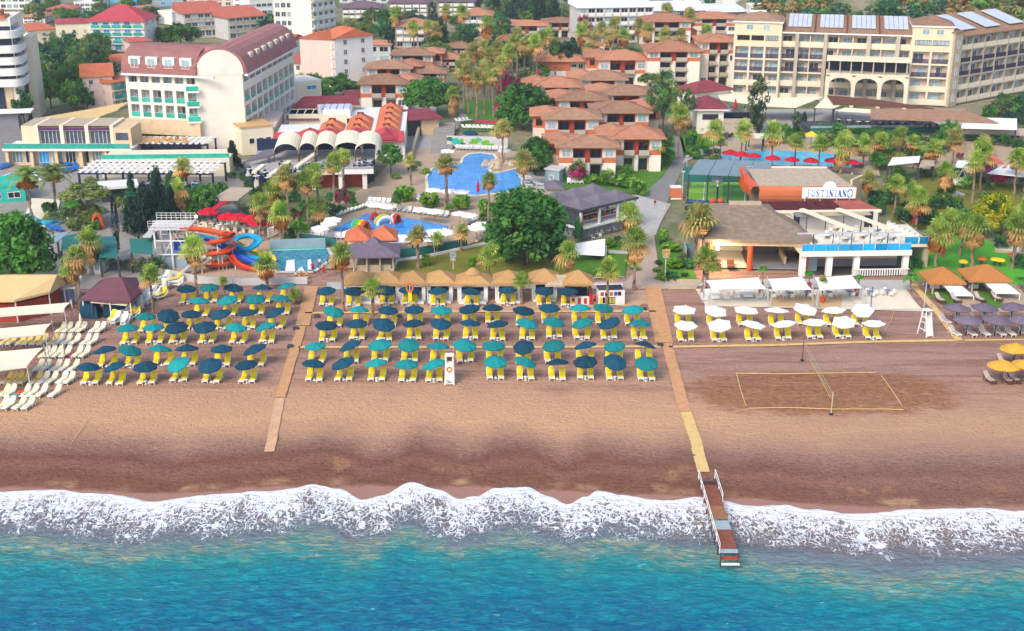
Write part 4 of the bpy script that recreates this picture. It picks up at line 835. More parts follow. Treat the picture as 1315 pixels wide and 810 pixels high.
TREES=[(674,340,236,60,'ficus','huge round dense ficus in the middle of the resort garden',328),(20,372,268,58,'ficus','big dense leafy tree beside the sand coloured tent',360),(-20,360,275,40,'ficus','dense leafy tree cut by the picture edge beside the sand coloured tent',350),(672,165,103,38,'ficus','round dense tree at the foot of the bungalow cluster',160),(550,150,95,36,'ficus','round dense tree behind the orange roofed restaurant',140),(688,225,173,24,'ficus','dense round tree beside the lowest bungalow',215),(850,178,86,27,'euca','tall airy tree between bungalows and maroon roofed house',150),(880,172,110,14,'euca','grey leaved tree behind the tall airy tree',150),(835,120,92,16,'olive','olive brown tree in front of the bungalow gable',110),(972,172,100,16,'pine','tall open pine before the long hotel',168),(60,92,48,22,'blue','blue green tree beside the white balcony tower',90),(78,110,60,24,'blue','dark blue green tree below the red roofed hotel',105),(105,112,55,20,'euca','yellowish green tree below the red roofed hotel',104),(135,102,42,14,'euca','tall narrow tree before the red roofed hotel',96),(122,108,52,16,'blue','dark leafy tree between the two red roofs',100),(97,135,75,24,'broad','large green tree above the tan shade sail',126),(66,138,92,18,'broad','green tree beside the tower courtyard',130),(98,146,98,20,'broad','bushy tree with yellow top above the tan shade sail',136),(32,160,112,15,'blue','dark slim tree in front of the white balcony tower',150),(112,140,115,12,'blue','dark low tree against the pink gable',136),(232,60,26,28,'broad','wide green tree behind the mauve barrel roof',56),(208,58,32,14,'broad','green tree next to the red roof',54),(350,52,20,24,'blue','dark wide tree before the white apartment tower',48),(372,54,32,16,'broad','green tree at the foot of the white apartment tower',50),(452,55,22,16,'olive','pale olive tree before the small grey hotel',46),(470,58,28,16,'euca','grey green tree before the small grey hotel',50),(490,52,22,12,'blue','dark tree beside the small grey hotel',48),(432,50,28,12,'broad','leafy tree next to the apartment tower corner',46),(600,62,26,18,'blue','dark round tree between two hotel blocks',56),(588,66,38,12,'euca','olive tree below the second hotel block',60),(560,78,52,20,'olive','olive tree in front of the grey balcony block',72),(640,56,14,18,'blue','dark conifer like tree behind the bungalow roofs',50),(655,42,4,14,'conifer','tall conifer at the head of the palm grove',38),(668,34,-4,14,'conifer','dark tall conifer behind the top bungalows',30),(692,32,-6,13,'conifer','dark tall conifer beside the yellowish poplars',28),(712,32,-4,12,'conifer','conifer next to the pink flowering tree',28),(680,30,-2,8,'euca','yellowish poplar between dark conifers',26),(704,30,-2,7,'euca','slim yellowish poplar next to the solar roofed hotel',26),(724,34,2,8,'euca','slim poplar before the solar roofed hotel',30),(630,38,6,16,'olive','grey olive tree behind the hotel blocks',34),(616,34,8,12,'euca','grey green tree beside the orange roofed block',30),(722,98,46,20,'blue','dark blue green tree among the grove palms',90),(735,92,50,14,'conifer','dark conifer among the grove palms',88),(745,88,60,9,'cypress','dark slim cypress among the grove palms',86),(790,100,68,10,'blue','small dark tree beside the two storey bungalow',96),(605,112,84,12,'broad','dense shrub tree under the grove palms',108),(512,60,14,9,'cypress','dark slim cypress between hotel blocks',58),(556,30,2,9,'cypress','dark slim cypress behind the hotel blocks',28),(502,78,44,8,'cypress','slim cypress beside the grey balcony block',76),(612,20,-2,9,'cypress','dark cypress at the top of the town',18),(635,70,44,14,'blue','dark tree at the edge of the palm grove',66),(207,300,218,20,'conifer','dark dense conifer beside the slide tower',294),(190,306,238,22,'conifer','broad dark conifer below the long pergola',300),(170,300,256,14,'conifer','shorter dark conifer next to the slim cypress',296),(222,292,240,14,'conifer','narrow dark conifer next to a shaggy palm',288),(152,326,252,8,'cypress','single slim black green cypress behind the oleanders',322),(112,292,236,32,'olive','wide airy grey olive tree beside the date palms',262),(92,280,262,16,'banana_','leafy clump'),(262,280,232,20,'broad','rounded green tree by the red fabric awning',272),(248,284,258,10,'shrub','bright green shrub by the red parasols',280),(300,218,182,13,'conifer','feathery dark conifer at the white hotel corner',214),(502,226,180,17,'broad','small green tree at the restaurant corner',212),(512,272,243,9,'broad','little tree at the edge of the activity pool',262),(1266,305,240,26,'yellow','rounded tree with yellow blossom top on the lawn',292),(1285,300,246,16,'yellow','smaller yellow flowering tree on the lawn',290),(1218,195,150,15,'broad','leafy tree in front of the long white awning',186),(1170,162,142,7,'conifer','small dark conifer before the hotel restaurant',160),(1032,160,144,6,'conifer','small potted conifer by the hotel terrace',158),(1022,172,144,8,'pine','small pine at the hotel terrace steps',168),(1280,158,128,14,'olive','yellow green tree at the end of the hotel wing',150),(1312,160,116,22,'blue','big dark tree at the end of the hotel wing',152),(1298,168,140,14,'blue','lower dark tree at the end of the hotel wing',160),(1238,180,165,8,'blue','dark bush below the long awning',178),(1308,198,176,12,'broad','round tree at the edge of the pale walkway',192),(392,110,92,20,'broad','leafy bush behind the white barrel roof hotel',108),(425,126,96,20,'broad','tropical green tree at the terracotta bungalows',120),(448,122,100,16,'broad','green tree by the blue covered car ramp',118),(405,132,108,12,'broad','green banana grove behind the cream annexe',128),(1270,30,-8,20,'scrub','tall shrub on the hill'),]
for t in TREES:
 px,pyb,pyt,rr,kd,lb=t[:6]
 if kd=='banana_':
  palm(px,pyb,pyt,rr,'leafy banana clump behind the second date palm','b',0,.12,'broad leaved plants');continue
 if px==1270 and kd=='scrub':continue
 tree(px,pyb,pyt,rr,kd,lb,'garden and street trees',t[6]if len(t)>6 else None)
SHR=[(520,258,238,15,'hedge','clipped oval hedge nearest the restaurant plaza'),(552,266,246,14,'hedge','clipped oval hedge in the middle by the lagoon pool'),(593,269,249,13,'hedge','clipped oval hedge beside the dark parasol at the lagoon pool'),(622,275,254,9,'hedge','clipped hedge next to the huge ficus'),(622,285,272,10,'shrub','low shrub beneath the last clipped hedge'),(578,272,260,8,'shrub','round shrub at the stout palm foot'),(760,236,222,12,'shrub','bright shrub row beginning behind the grey tented pavilion'),(782,238,218,16,'shrub','bright bushy shrub behind the grey tented pavilion'),(803,240,220,18,'shrub','large bright shrub next to the walk'),(820,248,228,14,'shrub','bright shrub at the fork of the walk'),(828,252,242,7,'shrub','low shrub with orange flowers at the walk'),(772,226,214,10,'darkshrub','dark rounded bush before the lowest bungalow'),(741,234,208,13,'bougain','magenta bougainvillea hanging beside the white loungers'),(742,231,202,12,'shrub','green top of the bougainvillea by the white loungers'),(652,134,84,17,'bougain','pink bougainvillea below the palm grove'),(690,126,84,11,'bougain','second pink bougainvillea beside the two storey bungalow'),(670,120,98,14,'darkshrub','dark shrub beside the pink bougainvillea'),(750,56,8,10,'bougain','pink flowering tree before the solar roofed hotel'),(640,160,118,7,'bougain','slim pink flowering shrub on the grove lawn'),(440,266,238,11,'bougain','pink bougainvillea before the terrace'),(420,280,258,16,'darkshrub','dark shrubs under the terrace palms'),(400,285,262,12,'shrub','green shrubs at the terrace foot'),(385,305,278,14,'shrub','green shrub beside the slide pool'),(372,312,290,10,'darkshrub','dark shrub beside the slide pool fence'),(160,345,330,12,'oleander','pinkish oleander bush behind the plum tent'),(178,348,328,14,'oleander','second pinkish oleander behind the plum tent'),(200,350,328,13,'darkshrub','dark bush beside the slide tower'),(190,358,344,11,'darkshrub','low dark bush by the spare sunbeds'),(212,352,338,9,'oleander','oleander bush below the slide tower'),(143,342,330,9,'oleander','oleander beside the green canopy'),(547,342,325,6,'hedge','small clipped cone bush on the dry lawn'),(606,344,328,6,'hedge','second small clipped cone bush on the dry lawn'),(767,322,312,8,'hedge','round clipped ball before the grey tented pavilion'),(782,318,305,9,'hedge','larger clipped ball before the grey tented pavilion'),(793,312,302,7,'darkshrub','dark clipped bush before the grey tented pavilion'),(742,312,276,8,'darkshrub','tall slim green shrub at the pavilion corner'),(852,309,292,7,'hedge','clipped ball in a dark planter by the cobbled walk'),(862,322,312,14,'hedge','clipped hedge on the wedge lawn by the cobbled walk'),(866,344,332,12,'hedge','curved clipped hedge beside the signpost'),(876,340,322,8,'oleander','flowering shrub beside the signpost'),(862,362,346,10,'darkshrub','dark round shrub at the end of the cobbled walk'),(884,345,330,10,'darkshrub','fern like shrub near the thatched hall'),(886,190,173,8,'darkshrub','dark bush on the poolside lawn'),(899,190,172,5,'hedge','yellow green spiral topiary on the poolside lawn'),(933,180,170,6,'purple','round purple shrub by the poolside parasols'),(893,200,186,8,'shrub','low shrub by the path to the curved pool'),(915,212,200,12,'shrub','green shrubs behind the court roof'),(1130,212,190,16,'scrub_or','olive brown shrubs behind the curved pool'),(1152,214,192,14,'scrub','grey green shrub behind the curved pool'),(1100,196,176,14,'scrub','shrub bank below the hotel terrace'),(1080,190,172,12,'shrub','green shrub bank below the hotel terrace'),(1060,186,168,12,'scrub','shrub under the yellow umbrella'),(1125,190,170,14,'scrub_or','dry grassy shrubs below the hotel terrace'),(1148,196,172,14,'scrub','dry shrub below the hotel terrace rail'),(1165,200,184,12,'darkshrub','dark shrub below the hotel terrace rail'),(1195,208,190,10,'shrub','shrub at the end of the shrub bank'),(1125,275,248,14,'darkshrub','dark green shrub right behind the name sign'),(1142,262,240,14,'darkshrub','dark bush under the dense palm group'),(1158,285,262,12,'darkshrub','dark bush beside the terrace bar steps'),(1190,290,262,14,'darkshrub','shadowy bush in the palm group'),(1225,300,272,14,'shrub','shrubs behind the bright lawn'),(1205,268,250,10,'darkshrub','dark bush under the lit palm'),(1282,240,210,13,'bougain','magenta bougainvillea hedge at the pool bar'),(1268,236,222,8,'bougain','magenta bougainvillea under the tall palms'),(1232,204,194,6,'bougain','small magenta bougainvillea below the white awning'),(1310,345,322,12,'darkshrub','dark hedge at the end of the bright lawn'),(1286,320,300,12,'darkshrub','dark shrub beside the sandpit'),(1178,345,330,8,'darkshrub','dark bush below the balcony corner'),(935,110,98,14,'darkshrub','ivy bank between bungalow and long hotel'),(915,116,104,12,'darkshrub','ivy bank behind the maroon roofed house'),(1060,168,158,18,'darkshrub','dark ivy bank beneath the terrace rail'),(1100,170,160,18,'darkshrub','dark ivy bank under the hotel dining terrace'),(720,232,214,8,'darkshrub','bush at the bungalow corner by the kiosk'),(455,120,104,12,'darkshrub','bush beside the terracotta bungalow'),(380,116,98,10,'darkshrub','bush at the hotel annexe'),]
for px,pyb,pyt,rr,kd,lb in SHR:tree(px,pyb,pyt,rr,kd,lb,'garden shrubs and hedges',trunk=False)
def inside(x,y,P):
 c=False
 for(x0,y0),(x1,y1)in zip(P,P[1:]+P[:1]):
  if(y0>y)!=(y1>y)and x<(x1-x0)*(y-y0)/(y1-y0)+x0:c=not c
 return c
FILL=[([(1010,190),(1215,196),(1225,178),(1120,172),(1000,172)],26,['darkshrub','shrub','broad','scrub'],(8,13),(12,24),'bush on the bank between hotel terrace and curved pool'),([(20,300),(150,300),(230,285),(300,262),(300,245),(110,250),(80,262)],22,['darkshrub','shrub','broad','olive'],(8,13),(12,30),'green bush in the gardens below the long pergola'),([(430,330),(505,345),(500,330),(430,320)],5,['darkshrub','shrub'],(6,9),(8,14),'shrub around the orange roofed kiosk'),([(690,360),(800,362),(800,352),(690,350)],6,['darkshrub','shrub'],(5,8),(6,10),'low shrub behind the watersports booth'),([(300,210),(350,240),(330,255),(290,240)],6,['darkshrub','broad'],(8,12),(14,26),'dark tree at the hotel end of the vaulted terrace'),([(505,240),(560,232),(545,205),(505,215)],4,['shrub','darkshrub'],(6,9),(8,14),'shrub at the restaurant end of the lagoon pool'),([(880,176),(960,190),(940,160),(885,160)],8,['darkshrub','broad','shrub'],(8,12),(10,22),'bush around the maroon roofed house'),([(1112,268),(1165,292),(1195,340),(1172,300),(1215,296),(1262,300),(1250,262),(1180,240),(1120,232)],26,['darkshrub','shrub','broad','scrub'],(8,14),(14,34),'green bush in the dense palm planting behind the terrace bar'),([(1100,222),(1200,228),(1210,196),(1120,186),(1060,182),(1100,200)],26,['scrub','shrub','darkshrub','scrub_or','broad'],(8,14),(12,26),'bush in the mixed shrubbery behind the curved pool'),([(1180,238),(1330,250),(1330,215),(1260,228),(1190,222)],14,['darkshrub','shrub','broad'],(8,13),(14,30),'bush on the shady green among the palms'),([(150,300),(240,290),(300,262),(240,255),(160,262)],18,['darkshrub','broad','conifer','blue'],(9,15),(20,44),'dark tree in the thicket between pergola and slides'),([(300,300),(420,292),(470,262),(440,250),(330,262)],24,['shrub','darkshrub','broad','bougain'],(7,13),(12,26),'shrub in the terrace planting below the vaults'),([(70,300),(150,296),(140,270),(90,270)],8,['shrub','darkshrub','olive'],(8,13),(12,26),'shrub in the garden beside the date palms'),([(40,138),(100,132),(150,112),(160,70),(60,70),(50,110)],22,['blue','broad','euca','darkshrub'],(12,19),(26,46),'tree in the dense wood beside the balcony tower'),([(380,132),(460,136),(470,110),(420,118),(385,108)],10,['broad','darkshrub','shrub'],(9,14),(14,30),'leafy bush behind the restaurant'),([(436,66),(640,62),(640,34),(436,34)],28,['blue','euca','broad','olive','conifer'],(10,17),(18,36),'tree among the purple roofed hotel blocks'),([(585,130),(690,118),(760,98),(860,88),(860,70),(700,70),(590,84)],30,['blue','broad','euca','darkshrub'],(9,15),(16,34),'tree under the palms of the bungalow grove'),([(640,40),(760,30),(760,8),(600,8)],22,['blue','conifer','euca'],(9,15),(22,44),'tall tree in the dark belt at the head of the grove'),([(55,40),(240,34),(240,6),(20,6)],24,['blue','broad','euca','olive'],(8,14),(12,26),'tree between the far houses of the town'),([(240,30),(420,40),(420,4),(240,4)],14,['blue','broad','euca'],(8,13),(12,24),'tree behind the red roofed blocks'),([(800,40),(960,34),(1040,12),(800,4)],14,['blue','broad','euca'],(8,13),(10,20),'tree behind the solar roofs'),([(690,232),(850,236),(868,190),(845,180),(790,226),(700,232)],16,['shrub','darkshrub','broad'],(7,12),(10,26),'shrub in the bungalow gardens'),([(884,205),(915,212),(945,190),(900,176),(880,180)],8,['shrub','darkshrub'],(6,10),(8,16),'shrub on the lawn by the hotel pool'),([(930,178),(1130,184),(1130,170),(930,164)],16,['darkshrub','shrub','broad'],(8,13),(10,20),'shrub on the bank below the hotel terrace'),([(835,340),(850,365),(896,360),(870,318),(845,302)],9,['shrub','darkshrub','hedge'],(5,9),(7,14),'shrub on the wedge lawn by the cobbled walk'),([(1190,186),(1330,192),(1330,172),(1200,176)],10,['darkshrub','broad','shrub'],(9,14),(14,28),'bush beneath the long white awning'),([(1255,160),(1330,165),(1330,130),(1290,128)],9,['blue','olive','broad'],(10,16),(20,36),'tree crowding the end of the hotel wing'),([(672,232),(702,238),(712,205),(692,182),(676,200)],6,['broad','darkshrub'],(9,14),(16,30),'tree between lagoon pool and bungalows'),([(635,340),(710,346),(740,318),(700,306),(640,318)],6,['darkshrub','shrub'],(7,11),(8,14),'low shrub under the huge ficus'),([(880,262),(905,345),(896,300),(890,270)],6,['shrub','darkshrub'],(6,9),(10,18),'shrub along the side of the thatched hall'),]
rdf=random.Random(5)
for P,n,kinds,rr,hh,lb in FILL:
 x0,x1=min(p[0]for p in P),max(p[0]for p in P);y0,y1=min(p[1]for p in P),max(p[1]for p in P);k=0;t=0
 while k<n and t<4000:
  t+=1;x,y=rdf.uniform(x0,x1),rdf.uniform(y0,y1)
  if not inside(x,y,P):continue
  kd=rdf.choice(kinds);h_=rdf.uniform(*hh)*(.6 if kd in('shrub','darkshrub','scrub','scrub_or','bougain','hedge')else 1);r_=rdf.uniform(*rr)
  tree(x,y,y-h_,r_,kd,lb,'planting: '+lb,y-h_*.2 if kd in('broad','blue','euca')else None,name='bush' if 'bush' in lb else 'shrub' if 'shrub' in lb else 'tree',cat='bush' if 'bush' in lb else 'shrub' if 'shrub' in lb else 'tree',trunk=kd in('broad','blue','euca','olive','conifer'));k+=1
  # ground patches
PATCH=[('plaza',[(425,345),(520,342),(640,300),(705,275),(720,236),(700,196),(560,190),(520,190),(470,240),(330,300),(320,345)],'paving',.02,'beige paved pool plaza of the middle resort'),('plaza',[(-60,362),(120,372),(215,362),(330,352),(345,300),(300,262),(330,205),(150,205),(10,200),(-60,205)],'paving_dark',.0,'grey paved courts of the resort beside the slides'),('plaza',[(190,370),(330,360),(345,318),(300,290),(215,300)],'pebble',.03,'gravel ground under the water slides'),('promenade',[(420,372),(640,371),(895,371),(895,363),(640,361),(420,362)],'paving_grey',.03,'pale promenade strip behind the gazebos'),('promenade',[(425,401),(640,398),(845,398),(838,372),(640,373),(432,376)],'strip_sand',-.035,'smoothed sandy strip in front of the gazebos'),('lawn',[(500,352),(742,358),(738,318),(655,302),(560,322),(512,332)],'lawn_dry',.05,'dry brownish lawn behind the gazebos'),('lawn',[(735,354),(803,356),(806,318),(775,305),(738,316)],'lawn',.06,'green lawn beside the cobbled walk'),('walk',[(742,323),(806,327),(806,323),(742,319)],'paving_grey',.09,'white narrow walk crossing the green lawn'),('walk',[(795,371),(858,371),(846,345),(840,300),(862,262),(812,250),(806,285),(818,318),(818,345)],'cobble',.04,'cobbled walk from the plaza down to the beach'),('walk',[(806,300),(842,302),(858,262),(816,250),(802,262)],'paving_grey',.06,'pale smooth plaza before the cobbled walk'),('lawn',[(842,300),(866,312),(880,330),(898,362),(855,362),(846,330)],'lawn',.07,'wedge of green lawn with clipped hedges'),('road',[(818,256),(856,262),(870,230),(884,205),(876,176),(866,176),(868,200),(852,226),(836,240)],'asphalt',.03,'grey winding lane between bungalows and sports court'),('walk',[(876,210),(884,206),(905,197),(930,190),(930,186),(900,192),(880,202)],'paving_grey',.05,'pale curved path to the hotel pool'),('lawn',[(760,242),(828,250),(862,214),(866,176),(760,176),(690,230)],'lawn',.0,'lawn around the lower bungalows'),('lawn',[(878,198),(905,192),(925,185),(900,170),(872,172)],'lawn',.03,'sloping lawn with topiary by the hotel pool'),('lawn',[(596,168),(662,170),(655,128),(596,128)],'lawn',.03,'green lawn at the foot of the palm grove'),('walk',[(562,205),(575,170),(592,145),(600,147),(583,172),(578,205)],'paving_dark',.05,'grey garden steps walk beside the lawn'),('lawn',[(1165,338),(1186,364),(1330,366),(1330,338),(1285,322),(1258,300),(1215,296)],'turf',.05,'bright green lawn behind the cabanas'),('lawn',[(1150,292),(1330,300),(1330,238),(1190,228),(1130,240)],'lawn_dry',.03,'shady olive lawn among the palms'),('terrace',[(893,371),(906,393),(1000,395),(1185,400),(1164,372)],'decking_pale',.03,'pale plank terrace under the white awnings'),('terrace',[(985,378),(990,393),(1080,396),(1082,379)],'decking',.06,'orange brown plank floor with dining tables'),('play_floor',[(1083,379),(1160,375),(1184,397),(1112,399)],'cream',.09,'bare cream floor at the end of the terrace'),('promenade',[(1120,372),(1180,372),(1166,360),(1000,358),(895,362),(895,368),(1060,370)],'paving_grey',.05,'grey promenade behind the white awnings'),('lawn',[(1184,374),(1330,374),(1330,400),(1222,398)],'lawn',.07,'lawn strip in front of the cabanas'),('terrace',[(1212,366),(1246,366),(1262,394),(1236,396)],'paving',.1,'paved floor of the first cabana'),('terrace',[(1262,366),(1306,366),(1326,392),(1290,392)],'paving',.1,'paved floor of the second cabana'),('plaza',[(880,196),(1130,226),(1125,185),(1000,178),(905,182)],'paving',.02,'paved deck around the curved hotel pool'),('plaza',[(1140,212),(1330,230),(1330,180),(1230,175),(1150,180)],'paving',.01,'pale paved yard below the long awning'),('plaza',[(920,182),(1240,186),(1240,140),(920,140)],'concrete',.0,'concrete forecourt of the long hotel'),('plaza',[(300,196),(560,200),(560,118),(370,118)],'concrete',.0,'concrete yard around the restaurant'),('road',[(395,128),(440,140),(458,118),(440,112)],'asphalt',.03,'grey ramp behind the restaurant'),('road',[(-20,215),(25,205),(45,160),(30,150),(-20,175)],'asphalt',.03,'grey drive below the white tower'),('plaza',[(655,232),(705,250),(712,205),(672,200)],'paving_grey',.05,'pale lounger deck beside the lagoon pool'),('lawn',[(705,245),(760,240),(752,226),(716,226)],'lawn',.06,'small lawn with white chairs under the bungalow'),]
for nm,pix,mt,z,lb in PATCH:flat(nm,pix,mt,z,lb,nm.replace('_',' '))
def kerb(name,pix,w,h,mat,label,cat):
 P=[G(*p)for p in pix];c=P[0];mb=MB().use(mat)
 for a,b_ in zip(P,P[1:]):mb.beam(a-c+Vector((0,0,h/2)),b_-c+Vector((0,0,h/2)),w,h)
 o=mb.build(name,None,c);tag(o,label,cat);return o
kerb('low_wall',[(640,369),(800,370)],.35,.6,'white','low white wall behind the gazebos','wall');kerb('low_wall',[(858,371),(893,371)],.35,.6,'stone','low stone wall at the end of the cobbled walk','wall')
kerb('low_wall',[(205,352),(255,363),(300,366),(345,365),(395,364)],.5,.9,'greypale','curved pale wall below the water slides','wall');kerb('low_wall',[(855,362),(900,364)],.4,.5,'stone','rough stone kerb along the wedge lawn','wall')
kerb('low_wall',[(503,352),(510,336),(545,331),(600,319),(634,312)],.3,.4,'white','white kerb around the dry lawn','kerb');kerb('low_wall',[(1222,399),(1330,401)],.35,.4,'stone','stone kerb between the cabana lawn and sand','kerb')
kerb('banner_fence',[(505,332),(540,329),(600,317)],.08,1.4,'greencloth','green banner fence between the pool and the dry lawn','fence');kerb('banner_fence',[(385,310),(410,313),(432,318)],.08,1.3,'greencloth','green banner fence above the slide pool','fence')
# building parts
_wm={}
def winmesh(w,h,frame_='white',glass='glass',n=2):
 k=(round(w,1),round(h,1),frame_,glass,n)
 if k not in _wm:
  w,h=k[0],k[1];mb=MB().use(glass).box(-w/2,-.03,0,w/2,.02,h).use(frame_);t=.07
  for i in range(n+1):mb.box(-w/2+i*(w-t)/n,-.07,0,-w/2+i*(w-t)/n+t,-.035,h)
  mb.box(-w/2,-.075,h-t,w/2,-.032,h+.02);mb.box(-w/2-.05,-.11,-.06,w/2+.05,-.031,0.02)
  _wm[k]=mb.mesh('window')
 return _wm[k]
_rl={}
def railmesh(w,kind):
 k=(round(w,1),kind)
 if k not in _rl:
  w=k[0];mb=MB()
  if kind=='teal':mb.use('glass_teal').box(-w/2,-.03,.05,w/2,.02,.95).use('steel').box(-w/2,-.05,.95,w/2,.04,1.02)
  elif kind=='bar':
   mb.use('rail').box(-w/2,-.04,.95,w/2,.03,1.05).box(-w/2,-.04,.05,w/2,.03,.13)
   for i in range(int(w/.22)):mb.box(-w/2+i*.22,-.02,.13,-w/2+i*.22+.17,.02,.95)
   mb.use('white')
   for i in range(int(w/.8)+1):mb.box(-w/2+i*.8-.02,-.06,-.42,-w/2+i*.8+.45,.05,-.12)
  elif kind=='blue':mb.use('glass_blue').box(-w/2,-.03,.05,w/2,.02,1.1).use('steel').box(-w/2,-.05,1.1,w/2,.04,1.17)
  elif kind=='solid':mb.use('cream').box(-w/2,-.12,-.1,w/2,.1,1.0)
  elif kind=='grey':mb.use('greywall').box(-w/2,-.1,-.1,w/2,.1,.95).use('greypale').box(-w/2-.04,-.14,.95,w/2+.04,.14,1.03)
  elif kind=='white':mb.use('white').box(-w/2,-.1,-.1,w/2,.1,.95)
  _rl[k]=mb.mesh('balcony_railing')
 return _rl[k]
def atT(T,x,y,z):
 p=T@Vector((x,y,z));return p,T.to_euler().z
def loggia(r,T,W,z0,nf,fh,nb,wall='warmwhite',back='pinkwall',depth=1.3,pier=.45,slab=.35,rail='teal',win=None,glass='glass_pale',solid_top=False,frame_='white',pale=None):
 """open-balcony facade: piers and slabs in front of a recessed wall, a window and a railing in every bay; y=0 is the front plane"""
 bw=(W-pier)/nb;mb=MB(T).use(wall)
 for i in range(nb+1):mb.box(i*bw,0,z0,i*bw+pier,depth,z0+nf*fh)
 for k in range(nf+1):mb.box(.003,.004,z0+k*fh-slab*.5,W-.003,depth-.002,z0+k*fh+slab*.5)
 mb.use(back).box(.01,depth,z0,W-.01,depth+.25,z0+nf*fh);mb.build('facade',r)
 ww,wh=(win or(min(bw*.55,2.2),2.1))
 for k in range(nf):
  for i in range(nb):
   x=i*bw+pier+(bw-pier)/2
   off=bw*.12*random.choice((-1,1,1))
   p,rz=atT(T,x+off,depth,z0+k*fh+slab*.5+.02);put(winmesh(ww,wh,frame_,glass if random.random()<.7 else 'glass',2),'window',r,p,rz)
   rk=rail[k]if isinstance(rail,(list,tuple))else rail
   if rk:
    p,rz=atT(T,x,.1,z0+k*fh+slab*.5);put(railmesh(bw-pier,rk),'balcony_railing',r,p,rz)
def wins(r,T,xs_,zs,w,h,frame_='white',glass='glass',n=2,name='window'):
 for z in zs:
  for x in xs_:
   p,rz=atT(T,x,-.02,z);put(winmesh(w,h,frame_,glass if random.random()<.75 else 'glass_pale',n),name,r,p,rz)
def spread(a,b,n):return[a+(b-a)*(i+.5)/n for i in range(n)]
def start(name,L_,R_,label,cat='building',group=None):
 """root at the front base corner; L_, R_ are pixels of the front ground corners"""
 a=G(*L_);b_=G(*R_);o,ang,W=frame(a,b_)
 return root(name,o,ang,label,cat,group),W,(a.y+b_.y)/2,o,ang
def zat(px,py,Y):return V(px,py,Y).z
# bungalows
def bungalow(xl,xr,yb,ye,ya,label,nf=2,roof='tile_brown',wing=-1,D=None,rw='tile_orange'):
 r,W,Y,o,ang=start('bungalow',(xl,yb),(xr,yb),label,'bungalow','terracotta roofed bungalows')
 xm=(xl+xr)/2;h=zat(xm,ye,Y);D=D or W*.8;fh=h/nf
 rh=max(1.2,(zat(xm,ya,Y+D/2)-h)*.95)
 a=.24*W;mb=MB()
 for(x0,x1)in((0,a),(W-a,W)):
  mb.use('warmwhite').box(x0,0,0,x1,D,h-fh);mb.use('orangewall').box(x0-.02,-.02,h-fh,x1+.02,D,h-fh+.95);mb.use('pinkpale').box(x0,0,h-fh+.95,x1,D,h)
 mb.use('warmwhite').box(a,1.3,0,W-a,D-.01,h-fh);mb.use('redwall').box(a,1.3,h-fh,W-a,D-.01,h-.01)
 mb.use('redwall').box(W*.46,.35,h-fh,W*.54,1.29,h-.02);mb.use('warmwhite').box(W*.46,.35,0,W*.54,1.29,h-fh-.01)
 mb.build('wall',r)
 rf=MB().use(roof);A,B,E=rf.hip(0,0,W,D,h,rh,.85,.16);rf.use(rw)
 for p,q in((A,B),(A,E[0]),(A,E[3]),(B,E[1]),(B,E[2])):rf.beam(Vector(p)+Vector((0,0,.04)),Vector(q)+Vector((0,0,.04)),.32,.12)
 rf.build('roof',r)
 T=Matrix.Identity(4)
 for k in range(nf):
  z=k*fh+.15;wh=min(1.3,fh*.5);top=k==nf-1
  for x in(a*.5,W-a*.5):
   if top or random.random()<.35:put(winmesh(a*.62,wh,'white','glass_pale' if top else 'glass'),'window',r,(x,-.03 if not top else-.02,z+fh*.36))
  for x in(a+(W*.46-a)*.5,W-a-(W*.46-a)*.5):
   put(winmesh((W*.46-a)*.8,min(2.1,fh*.75),'brown','glass_dark'),'window',r,(x,1.28,z))
   bl=MB().use('greywall').box(-(W*.46-a)*.5+.04,-.55,-.12,(W*.46-a)*.5-.04,1.25,.02).use('greywall' if k else 'stone').box(-(W*.46-a)*.5+.04,-.6,.03,(W*.46-a)*.5-.04,-.46,.95)
   if k or nf==1:bl.build('balcony',r,(x,0,k*fh+.1))
 if wing:
  s0,s1=(-W*.22,W*.3)if wing<0 else(W*.7,W*1.22)
  mb=MB().use('pinkpale').box(s0,D*.45,0,s1,D*1.35,h-fh*.8-.02).use('orangewall').box(s0,D*.45,h-fh*.8,s1,D*1.35,h-.05);mb.build('wall',r)
  rf=MB().use(rw);rf.hip(s0,D*.45,s1,D*1.35,h+.01,rh*.85,.8,.16);rf.build('roof',r)
  put(winmesh(1.3,1.3,'brown','glass_dark'),'window',r,((s0+(0 if wing<0 else s1))/2 if wing<0 else(W+s1)/2,D*.45-.02,h-1.9))
 return r
